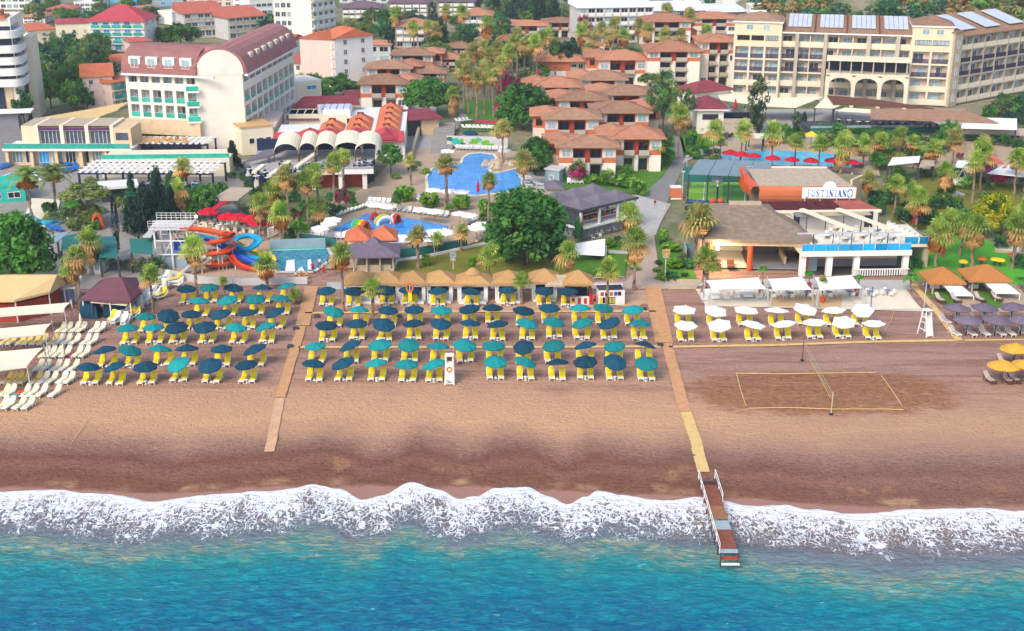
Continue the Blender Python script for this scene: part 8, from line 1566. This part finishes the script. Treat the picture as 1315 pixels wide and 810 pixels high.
for(x,y,yb,lb)in[(362,290,305,'lit garden lamp beside the shaggy palm at the slides'),(1211,248,258,'lit lamp on the palm of the green'),(254,277,292,'lit lamp at the red parasol terrace')]:
 g=G(x,yb);h=zat(x,y,g.y);r=root('garden_lamp',(g.x,g.y-.5,0),0,lb,'lamp','lit garden lamps');MB().use('darkgrey').tube((0,0,0),(0,0,h-.2),.05,None,6).build('post',r);MB().use('lampglow').lathe([(0,h-.2),(.2,h-.1),(.24,h+.05),(.15,h+.2),(0,h+.24)],10).build('globe',r)
 # thatched gazebos
def gazebo(px,w_px,ybase,label,cup=False,daybed=True,n_=0):
 g=G(px,ybase);s=ppm(g);W=w_px/s*.9;D=3.2;h=2.55;r=root('thatched_gazebo',g,0,label,'gazebo','thatched gazebos along the beach')
 rf=MB().use('thatch');
 ov=.7;x0,x1,y0,y1=-W/2-ov+.3,W/2+ov-.3,-.5,D+.4;n=6;ring=[]
 rd=random.Random(px)
 for(ax,ay),(bx,by)in(((x0,y0),(x1,y0)),((x1,y0),(x1,y1)),((x1,y1),(x0,y1)),((x0,y1),(x0,y0))):
  for k in range(n):ring.append((ax+(bx-ax)*k/n,ay+(by-ay)*k/n))
 cx,cy=0,(y0+y1)/2;lv=[(1.0,-.14),(1.0,.12),(.66,.58),(.33,.98),(.05,1.32)];N=len(ring);pts=[]
 for t,z in lv:
  for(x,y)in ring:pts.append((cx+(x-cx)*t,cy+(y-cy)*t,h+z+(rd.uniform(-.1,.04)if z<0 else 0)))
 rf.add(pts,[(k*N+q,k*N+(q+1)%N,(k+1)*N+(q+1)%N,(k+1)*N+q)for k in range(len(lv)-1)for q in range(N)]+[[(len(lv)-1)*N+q for q in range(N)],list(range(N))[::-1]])
 if cup:rf.lathe([(1.05,h+.95),(1.0,h+1.1),(.5,h+1.55),(.05,h+1.8)],10,(cx,cy))
 rf.build('roof',r)
 for x in(-W/2+.1,W/2-.1):
  for y in(.1,D-.2):MB().use('white').box(x-.1,y-.1,0,x+.1,y+.1,h).build('post',r)
 MB().use('white').box(-W/2,.02,h-.3,W/2,.16,h-.1).box(-W/2,D-.25,h-.3,W/2,D-.12,h-.1).box(-W/2+.02,.2,h-.3,-W/2+.14,D-.3,h-.1).box(W/2-.14,.2,h-.3,W/2-.02,D-.3,h-.1).build('frame',r)
 for sx in(-1,1):c=MB().use('whitecloth');c.box(sx*(W/2-.35)-.16,.12,.35,sx*(W/2-.35)+.16,.3,h-.31);c.build('curtain',r)
 MB().use('navy').box(-W/2+.25,D-.7,.3,W/2-.25,D-.4,1.2).build('sofa_back',r);MB().use('white').box(-W/2+.25,.6,0,W/2-.25,D-.71,.42).build('daybed',r)
 MB().use('whitecloth').box(-W/2+.5,D-1.0,.43,-W/2+1.0,D-.72,.8).box(W/2-1.0,D-1.0,.43,W/2-.5,D-.72,.8).build('cushion',r)
 for i in range(2):x=-W/4+i*W/2;MB().use('white').box(x-W*.2,-.9,.02,x+W*.2,.55,.36).build('mattress_platform',r)
for i,(x,w_,yb,lb,cup)in enumerate([(462,38,388,'first thatched gazebo, next to the bent plank path',0),(497,36,387,'second thatched gazebo from the bent plank path',0),(530,37,388,'third thatched gazebo, behind the lifebuoy pole',0),(565,37,387,'fourth thatched gazebo from the bent plank path',0),(607,43,388,'thatched gazebo crowned with a small cupola',1),(653,38,387,'thatched gazebo beside the low palm',0),(699,36,385,'thatched gazebo with navy curtain frame before the white screen',0)]):gazebo(x,w_,yb,lb,cup)
r,W,Y,o,ang=start('watersports_booth',(726,389),(758,389),'thatched booth with striped and coloured goods','booth');rf=MB().use('thatch');rf.hip(0,0,W,3,2.5,1.3,.4,.3);rf.build('roof',r)
for x in(.1,W-.1):
 for y in(.1,2.8):MB().use('brown').box(x-.09,y-.09,0,x+.09,y+.09,2.5).build('post',r)
MB().use('white').box(.6,-.6,0,W-.2,-.1,1.0).use('redpaint').box(.8,-.62,.1,1.2,-.605,.9).box(1.6,-.62,.1,2.0,-.605,.9).box(2.4,-.62,.1,2.8,-.605,.9).box(W-.2,-.6,0,W+.3,.2,1.3).build('counter',r);MB().use('navy').box(.3,2.4,.2,W-.3,2.6,2.3).use('whitecloth').lathe([(0,1.6),(.5,1.7),(.4,2.1),(0,2.2)],8,(1.4,2.0)).build('back_board',r)
lean_roof('ragged_thatch',[(700,366),(760,366),(752,356),(712,352)],[2.4,2.4,3.2,3.2],'thatch_pale','ragged grey thatch roof behind the watersports booth','roof',(0,1),.25)
r,W,Y,o,ang=start('watersports_stall',(768,392),(802,391),'white watersports stall hung with flippers and wetsuits','stall');MB().use('white').box(0,0,0,W,.15,2.0).box(0,.16,0,.1,2.4,1.9).box(W-.1,.16,0,W,2.4,1.9).use('darkgrey').box(.1,.5,1.9,W-.1,2.4,2.0).build('panel',r)
fr=MB().use('steel').tube((-.3,2.6,0),(-.3,2.6,3.0),.06).tube((W+.3,2.6,0),(W+.3,2.6,3.0),.06).tube((-.3,2.6,3),(W+.3,2.6,3),.06);fr.build('frame',r)
it=MB()
for i,(x,z,w,h_,c)in enumerate([(.2,.2,.35,.9,'yellowpaint'),(.6,.3,.3,.8,'black'),(.95,.2,.3,1.0,'orangepaint'),(1.35,.15,.9,.95,'darkgrey'),(1.5,.25,.18,.75,'yellowpaint'),(1.75,.25,.18,.75,'limepaint'),(2.0,.25,.18,.75,'yellowpaint'),(2.5,.2,.6,.9,'whitecloth'),(.3,1.3,.4,.5,'redpaint'),(.9,1.3,.4,.5,'black'),(1.5,1.3,.4,.5,'orangepaint'),(2.1,1.3,.4,.5,'bluepaint'),(2.6,1.3,.4,.5,'black')]):it.use(c).box(x,-.03-.004*i,z,x+w,-.002,z+h_)
it.build('hung_goods',r)
r=root('projection_screen',G(723,338),0,'white fabric screen stretched over the lawn behind the gazebos','screen');o=G(723,338);MB().use('whitecloth').add([(-5.2,0,2.6),(2.6,.3,1.2),(6.0,.3,1.0),(6.2,2.5,3.0),(1.5,2.5,2.2),(-5,2.5,3.4)],[(0,1,4,5),(1,2,3,4),(5,4,1,0),(4,3,2,1)]).build('fabric',r);MB().use('greencloth').box(-6.4,2.6,0,-5.2,2.75,3.2).use('steel').tube((-5.2,0,0),(-5.2,0,2.7),.06).tube((6.2,.2,0),(6.2,.2,2.6),.06).build('frame',r)
for(x,yb,yt,lb,w)in[(854,357,320,'beige two tier signboard on a post beside the cobbled walk',1.1),(582,346,324,'small blue white signboard on the dry lawn',.9)]:
 g=G(x,yb);h=zat(x,yt,g.y);r=root('signpost',g,0,lb,'signpost');MB().use('white').tube((0,0,0),(0,0,h),.05,None,6).build('post',r);MB().use('tan' if w>1 else 'bluegrey').box(-w/2,-.1,h-.75,w/2,-.05,h).use('stone').box(-w/2+.1,-.1,h-1.2,w/2-.1,-.05,h-.85).use('brown').box(-w/2+.15,-.11,h-.4,w/2-.15,-.102,h-.3).build('board',r)
for i,(x,y)in enumerate([(770,331),(763,329),(775,328),(812,344),(816,347),(808,340),(655,332),(650,336)]):
 o=MB().use('hedge').lathe([(0,.5),(.75,.55),(.8,.68),(0,.74)],12).use('brown').tube((0,0,0),(0,0,.5),.08).build('mushroom_stool',None,G(x,y,.06));tag(o,['green disc table on the lawn by the walk','green disc table nearer the pavilion','third green disc table on the lawn','green disc table under the lower shaggy palm','green disc table at the walk edge','small green disc beside the walk','lime disc table under the ficus','second lime disc table under the ficus'][i],'garden table','green disc tables on the lawns')
for pix,lb in[([(913,372),(985,371),(974,356),(906,360)],'first white fabric awning, nearest the stout palm'),([(992,373),(1043,372),(1030,355),(986,358)],'second white fabric awning of the lounge terrace'),([(1052,373),(1108,370),(1094,353),(1046,356)],'third white fabric awning, nearest the play floor')]:
 sail('fabric_awning',pix,[2.4,2.4,3.0,3.0],'whitecloth',lb,'white awnings of the lounge terrace',True,.35)
for i,x in enumerate((977,1038,1099)):o=MB().use('redwall').lathe([(.3,0),(.35,.3),(.25,1.0),(.3,1.9),(0,2.0)],8).build('red_column',None,G(x,380));tag(o,f'dark red column below the {ORD[i]} white awning','column','red columns on the lounge terrace')
def chairset(px,py,label,big=False):
 g=G(px,py,.1);r=root('dining_set' if not big else 'lounge_set',g,random.uniform(-.2,.2),label,'table' if not big else 'sofa set','white furniture on the lounge terrace')
 if big:
  MB().use('white').box(-.6,-.4,.1,.6,.4,.4).build('low_table',r);MB().use('white').box(-1.0,.9,0,1.0,1.6,.42).box(-1.0,1.45,.42,1.0,1.65,.85).build('sofa',r)
  for s in(-1,1):MB().use('white').box(-.4,-.4,0,.4,.4,.42).box(-.4,.25,.42,.4,.4,.85).build('armchair',r,(s*1.5,-.1,0),-s*1.57)
 else:
  MB().use('midgrey').box(-.4,-.4,.66,.4,.4,.72).box(-.06,-.06,0,.06,.06,.66).build('tabletop',r)
  for k in range(4):
   aa=k*1.57+.2;c=MB().use('white').box(-.25,-.25,.38,.25,.25,.44).box(-.25,.18,.44,.25,.25,.85).box(-.27,-.2,.6,-.22,.2,.65).box(.22,-.2,.6,.27,.2,.65)
   for a,b_ in((-.22,-.22),(.22,-.22),(-.22,.22),(.22,.22)):c.tube((a,b_,0),(a,b_,.38),.025,None,4)
   c.build('chair',r,(math.cos(aa)*.75,math.sin(aa)*.7,0),aa-1.57)
for i,(x,y,b_)in enumerate([(918,383,1),(960,381,1),(991,382,0),(1014,382,0),(1037,381,0),(1064,381,0),(1091,380,0),(1117,380,0),(1140,379,0)]):chairset(x,y,f'white {"sofa group" if b_ else "plastic dining set"}, {ORD[i]} on the lounge terrace from the jetty path',b_)
for(x,yb,yt,mt,lb)in[(913,393,372,'white','slim white post at the front of the lounge terrace'),(1118,396,368,'bluepaint','blue pole at the front of the play floor'),(1186,398,362,'steel','grey pole at the corner of the play floor'),(1048,393,377,'steel','short grey post at the terrace front'),(1111,393,375,'steel','thin grey post before the play floor')]:
 g=G(x,yb);h=zat(x,yt,g.y);r=root('terrace_post',g,0,lb,'post','posts along the lounge terrace');MB().use(mt).tube((0,0,0),(0,0,h),.06,None,6).build('pole',r);MB().use('darkgrey').lathe([(0,0),(.16,0),(.14,.06),(0,.08)],8).build('foot',r)
MBp=MB().use('orangepaint').lathe([(.25,0),(.4,.7),(.36,.72),(.3,.6),(0,.6)],10).build('flower_pot',None,G(1056,388,.1));tag(MBp,'orange pot holding the yellow palm on the terrace','pot')
# orange cabanas
def cabana(xl,xr,yb,ye,ya,label,bx):
 a=G(xl,yb);b_=G(xr,yb);o,ang,W=frame(a,b_);r=root('thatched_cabana',o,ang,label,'cabana','orange thatched cabanas');h=zat((xl+xr)/2,ye,a.y);D=4
 rf=MB().use('thatch_orange');rf.hip(0,0,W,D,h,1.5,.6,.25);rf.build('roof',r)
 for x in(.15,W-.15):
  for y in(.1,D-.1):MB().use('stone').tube((x,y,0),(x,y,h),.13,None,7).build('post',r)
 MB().use('bluepaint').box(.5,2.6,.1,1.9,3.6,1.1).use('whitecloth').box(.6,2.2,.1,1.8,2.59,.7).box(W-1.6,2.4,.1,W-.4,3.5,.8).build('sofa',r)
 aw=MB().use('whitecloth');q=[(W*.35,-.1,h-.1),(W-.1,-.1,h-.1),(W+.9,-2.8,h-.8),(W*.5,-2.8,h-.8)];aw.add(q+[(x,y,z-.04)for x,y,z in q],[(0,1,2,3),(7,6,5,4),(4,5,1,0),(5,6,2,1),(6,7,3,2),(7,4,0,3)]);aw.build('awning',r)
 for x in(W*.5,W+.9):MB().use('white').tube((x,-2.8,0),(x,-2.8,h-.8),.06,None,6).build('awning_post',r)
 return r
cabana(1196,1232,378,364,347,'orange thatched cabana with awning nearest the play floor',0);cabana(1246,1290,378,361,343,'second orange thatched cabana with awning beside the leafy plant',0)
for i,(x,y)in enumerate([(1213,390),(1233,390),(1264,389),(1286,388)]):sunbed(G(x,y,.12),.35,'t','t',f'taupe sunbed in front of the {"first" if i < 2 else "second"} orange cabana, {"court" if i % 2 == 0 else "far"} side','taupe sunbeds under thatched umbrellas')
for i,(x,y,c)in enumerate([(1236,344,'yellowpaint'),(1260,340,'orangebuoy'),(1277,341,'yellowpaint'),(1284,342,'yellowpaint'),(1299,335,'orangepaint'),(1304,338,'orangepaint'),(1208,322,'tan')]):
 r=root('garden_toadstool',G(x,y,.06),0,f'{dict(yellowpaint="yellow",orangebuoy="orange",orangepaint="bright orange",tan="tan").get(c)} mushroom seat, {ORD[i]} along the bright lawn','garden seat','mushroom seats on the bright lawn');MB().use('darkgrey').tube((0,0,0),(0,0,.9),.2,.16,8).build('stem',r);MB().use(c).lathe([(0,.85),(.7,.88),(.65,1.05),(.3,1.2),(0,1.25)],12).build('cap',r)
r,W,Y,o,ang=start('sandpit',(1277,324),(1311,327),'wooden framed sandpit on the lawn between palms','sandpit');MB().use('stone').box(0,0,0,W,.25,.35).box(0,3.4,0,W,3.65,.35).box(0,.26,0,.25,3.39,.35).box(W-.25,.26,0,W,3.39,.35).use('cream').box(.26,.26,0,W-.26,3.39,.2).build('frame',r)
r=root('climbing_toy',G(1176,287),0,'red and blue climbing toy beside a palm behind the terrace bar','play equipment');MB().use('bluepaint').lathe([(0,1.0),(.8,1.2),(.9,2.2),(.5,2.9),(0,3.1)],8).build('body',r);MB().use('redpaint').lathe([(.3,3.0),(.75,3.15),(.4,3.5),(0,3.6)],8).box(.6,-.3,1.8,1.5,.3,2.4).use('redpaint').tube((-.4,0,0),(-.4,0,1.1),.22).tube((.4,0,0),(.4,0,1.1),.22).build('limbs',r);MB().use('slide_cyan').lathe([(0,3.6),(.35,3.7),(.35,4.2),(0,4.3)],8).build('top',r)
kerb('pool_bar_fence',[(1216,268),(1240,272),(1262,273)],.15,.5,'white','low white edging across the green lawn','edging')
r,W,Y,o,ang=start('lawn_platform',(1224,254),(1240,252),'grey wooden platform lying on the green','platform');MB().use('stone').box(0,0,.1,W,2.2,.4).use('greypale').box(.1,.1,.41,W-.1,2.1,.45).build('deck',r)
lean_roof('dark_pergola',[(1180,214),(1200,212),(1200,205),(1184,205)],[3]*4,'stone','small dark pergola with stone roof on the green','pergola',(0,1,2,3),.2)
for pix,lb in[([(1268,222),(1330,228),(1330,206),(1300,206)],'white shade roof of the pool bar at the picture edge'),([(1226,214),(1262,216),(1260,206),(1230,206)],'white shade roof of the pool bar behind the palms'),([(1140,212),(1180,208),(1182,200),(1146,202)],'pale beige roof in the shrubs beside the pool bar')]:lean_roof('pool_bar_roof',pix,[3.4,3.4,3.8,3.8],'whitecloth',lb,'shade roof',(0,1,2,3),.12,'pale roofs of the pool bar')
g=G(1234,240);r=root('white_boat_swing',g,.3,'white swing seat on the green beneath palms','swing');MB().use('white').box(-1.6,-.5,.5,1.4,.5,.9).box(-1.6,.4,.9,1.4,.55,1.6).build('seat',r);MB().use('steel').tube((-1.5,0,.9),(0,0,3.2),.06).tube((1.3,0,.9),(0,0,3.2),.06).tube((-1.8,0,0),(-1.5,0,.6),.05).tube((1.6,0,0),(1.3,0,.6),.05).build('frame',r)
r,W,Y,o,ang=start('hipped_hut',(1258,226),(1282,226),'small hut with red brown roof behind the magenta bougainvillea','hut');MB().use('purple').box(.3,.3,0,W-.3,3,2.4).build('wall',r);rf=MB().use('tile_red');rf.hip(0,0,W,3.3,2.4,2.0,.5,.15);rf.build('roof',r)
# people
def body_mesh(name,J,radii,edges,mat):
 me=bpy.data.meshes.new(name);me.from_pydata(J,edges,[]);o=bpy.data.objects.new(name,me);COL.objects.link(o)
 sk=o.modifiers.new('s','SKIN');
 for i,r_ in enumerate(radii):me.skin_vertices[0].data[i].radius=r_ if hasattr(r_,'__len__')else(r_,r_)
 me.skin_vertices[0].data[0].use_root=True;sk.use_smooth_shade=True
 sb=o.modifiers.new('b','SUBSURF');sb.levels=1
 bpy.context.view_layer.update();m2=bpy.data.meshes.new_from_object(o.evaluated_get(bpy.context.evaluated_depsgraph_get()));bpy.data.objects.remove(o);m2.name=name
 m2.materials.clear();m2.materials.append(MT[mat]);return m2
def person(loc,rz,pose,top,bottom,hair,label,sc=1.0):
 """one skinned body; trunk, clothes shells and hair as children"""
 sit=pose=='sit';hipz=.52 if sit else .93
 kn=[(-.11,-.42,.5),(.11,-.42,.5)]if sit else([(-.1,-.03,.5),(.1,.0,.5)]if pose=='stand' else[(-.1,-.16,.52),(.1,.12,.5)])
 an=[(-.11,-.45,.08),(.11,-.45,.08)]if sit else([(-.1,.0,.08),(.1,.03,.08)]if pose=='stand' else[(-.1,-.22,.09),(.1,.36,.14)])
 ft=[(a[0],a[1]-.16,.04)for a in an];zs=hipz
 J=[(0,0,zs),(0,.0,zs+.18),(0,.01,zs+.40),(0,.0,zs+.53),(0,-.02,zs+.62),(0,-.03,zs+.70),(0,-.02,zs+.78),(-.19,0,zs+.48),(-.25,-.03,zs+.2),(-.24,-.14,zs-.02),(-.24,-.2,zs-.1),(.19,0,zs+.48),(.25,-.03,zs+.2),(.24,-.14,zs-.02),(.24,-.2,zs-.1),(-.1,-.01,zs-.06),kn[0],an[0],ft[0],(.1,-.01,zs-.06),kn[1],an[1],ft[1]]
 Rd=[(.14,.10),(.125,.09),(.15,.10),(.06,.055),(.075,.085),(.08,.095),(.055,.06),.055,.042,.033,(.04,.02),.055,.042,.033,(.04,.02),.085,.058,.04,(.045,.03),.085,.058,.04,(.045,.03)]
 E=[(0,1),(1,2),(2,3),(3,4),(4,5),(5,6),(2,7),(7,8),(8,9),(9,10),(2,11),(11,12),(12,13),(13,14),(0,15),(15,16),(16,17),(17,18),(0,19),(19,20),(20,21),(21,22)]
 r=root('person',loc,rz,label,'person');r.scale=(sc,)*3
 bo=put(body_mesh('body',J,Rd,E,'skin'),'body',r)
 if top:
  m=MB().use(top).lathe([(.155,hipz-.02),(.15,hipz+.15),(.175,hipz+.36),(.16,hipz+.48),(.08,hipz+.54)],12)
  for s in(-1,1):m.tube((s*.17,0,hipz+.47),(s*.245,-.02,hipz+.24),.068,.06,8,False)
  m.v=[(x,y*.78,z)for x,y,z in m.v];m.build('shirt',r)
 b2=MB().use(bottom);b2.lathe([(.1,hipz-.1),(.16,hipz-.06),(.16,hipz+.08)],12);b2.v=[(x,y*.8,z)for x,y,z in b2.v]
 for k in(15,19):a,b_=Vector(J[k]),Vector(J[k+1]);b2.tube(a,a.lerp(b_,.7),.1,.085,8,False)
 b2.build('shorts',r)
 MB().use(hair).lathe([(.0,hipz+.835),(.06,hipz+.825),(.098,hipz+.775),(.1,hipz+.71),(.08,hipz+.66)],10).build('hair',r,(0,.02,0))
 fc=MB().use('black').box(-.045,-.128,hipz+.70,-.022,-.118,hipz+.715).box(.022,-.128,hipz+.70,.045,-.118,hipz+.715);fc.use('redwall').box(-.028,-.125,hipz+.632,.028,-.112,hipz+.642);fc.build('face',r)
 return r
PPL=[(841,265,.0,'walk',None,'navy','black','bare chested man in dark shorts walking down the pale plaza'),(402,351,.3,'stand','redcloth','navy','black','person in a red top standing at the end of the splash pool'),(409,352,-.2,'walk','bluecloth','whitecloth','brown','person in blue and white walking at the splash pool corner'),(416,355,.1,'stand','redcloth','redcloth','black','person wrapped in a bright red towel by the bent path'),(421,340,1.2,'stand','turq','navy','brown','person in turquoise top beside the splash pool rail'),(430,350,.6,'walk',None,'orangepaint','black','bare chested person in orange shorts by the kiosk'),(427,352,2.2,'stand','orangewall','brown','black','person in brown clothes next to the kiosk bench'),(380,357,0,'sit','whitecloth','navy','black','child in white sitting on the pool wall, first of three'),(387,357,0,'sit',None,'redcloth','black','bare chested child sitting on the pool wall, second of three'),(394,357,0,'sit','pinkwall','navy','brown','child in pink sitting on the pool wall, last of three'),(411,345,.5,'stand','whitecloth','redcloth','black','person in white shirt by the splash pool'),(734,385,.4,'stand',None,'brown','black','tanned person standing under the last gazebo row umbrella'),(764,392,-.6,'stand','redcloth','black','black','stall keeper in red beside the watersports booth'),(876,262,.8,'stand','orangewall','tan','black','person in orange at the kiosk of the sports court'),(543,302,.2,'walk','bluecloth','navy','black','person in blue walking beside the activity pool'),(70,372,.3,'stand','whitecloth','navy','black','person in white standing between the tents'),(583,470,-.4,'stand','yellowpaint','redpaint','black','lifeguard in yellow beside the white lifeguard chair')]
for x,y,rz,po,tp,bt,hr,lb in PPL:
 p=G(x,y,.08);
 if po=='sit':
  p.z=.02;ch=root('plastic_chair',(p.x,p.y,.02),0,f'yellow white plastic chair under the {lb.split(" sitting")[0]}','chair','chairs on the pool wall');MB().use('yellowpaint').box(-.26,-.3,.36,.26,.2,.42).box(-.26,.16,.42,.26,.22,.9).box(-.24,-.28,0,-.18,-.22,.36).box(.18,-.28,0,.24,-.22,.36).box(-.24,.12,0,-.18,.18,.36).box(.18,.12,0,.24,.18,.36).build('seat',ch)
 person(p,rz,po,tp,bt,hr,lb,1.0 if 'child' not in lb else .85)
 # hill at the head of the town
def hill():
 xs_=rng(60,1000,10);ys_=rng(385,1400,14)
 def f(x,y):
  a=max(0,min(1,(x-75-(y-385)*.05)/70));b_=max(0,min(1,(y-395)/260));a=a*a*(3-2*a);b_=b_*b_*(3-2*b_)
  return(x,y,-.3+a*b_*62+a*b_*6*noise.noise((x*.02,y*.02,1))+1.2*a*b_*noise.noise((x*.08,y*.08,2)))
 o=grid('hill',xs_,ys_,f,'ground',lambda x,y,p:(x,y));tag(o,'dry scrubby hillside behind the long hotel','hill',kind='structure')
 src={k:KIND[k][0]for k in('scrub','scrub_or','blue','broad')};V_=[];F_=[];MI=[];mats=[]
 rd=random.Random(11)
 for i in range(900):
  x=rd.uniform(95,330);y=398+330*rd.random()**1.8;z=f(x,y)[2]
  if z<-.25:continue
  pxl=CX+FP*x/(y*CT+(H-z)*ST);n_=noise.noise((x*.02,y*.02,7));left=pxl<1215
  k=('blue' if left else rd.choice(['scrub','broad']))if n_>(-.1 if left else .18)else rd.choice(['scrub_or','scrub'])
  me=src[k];s=rd.uniform(3.5,7.5);step=3 if k in('scrub','scrub_or')else 6;of=len(V_);ca,sa=math.cos(i),math.sin(i)
  vs=me.vertices
  for p in list(me.polygons)[::step]:
   q=len(V_);pc=p.center
   for vi in p.vertices:
    c=pc+(vs[vi].co-pc)*1.7;V_.append((x+s*(c.x*ca-c.y*sa),y+s*(c.x*sa+c.y*ca),z+s*.7*(c.z+.45)))
   F_.append((q,q+1,q+2,q+3));nm=me.materials[p.material_index].name
   if nm not in mats:mats.append(nm)
   MI.append(mats.index(nm))
 me=bpy.data.meshes.new('scrub');me.from_pydata(V_,[],F_)
 for m in mats:me.materials.append(bpy.data.materials[m])
 me.polygons.foreach_set('material_index',MI);me.update();tag(put(me,'scrub'),'green and dry brown scrub covering the hillside','scrub',kind='stuff')
hill()
# air
mh=bpy.data.materials.new('haze');mh.use_nodes=True;MT['haze']=mh;nh=mh.node_tree;nh.nodes.remove(nh.nodes['Principled BSDF'])
pv=nh.nodes.new('ShaderNodeVolumePrincipled');pv.inputs['Color'].default_value=(.93,.95,.97,1);pv.inputs['Density'].default_value=.0002;pv.inputs['Anisotropy'].default_value=.2
nh.links.new(pv.outputs[0],nh.nodes['Material Output'].inputs['Volume'])
hz=MB().use('haze').box(-1700,-1600,-4.2,1700,2700,110).build('haze');tag(hz,kind='stuff')
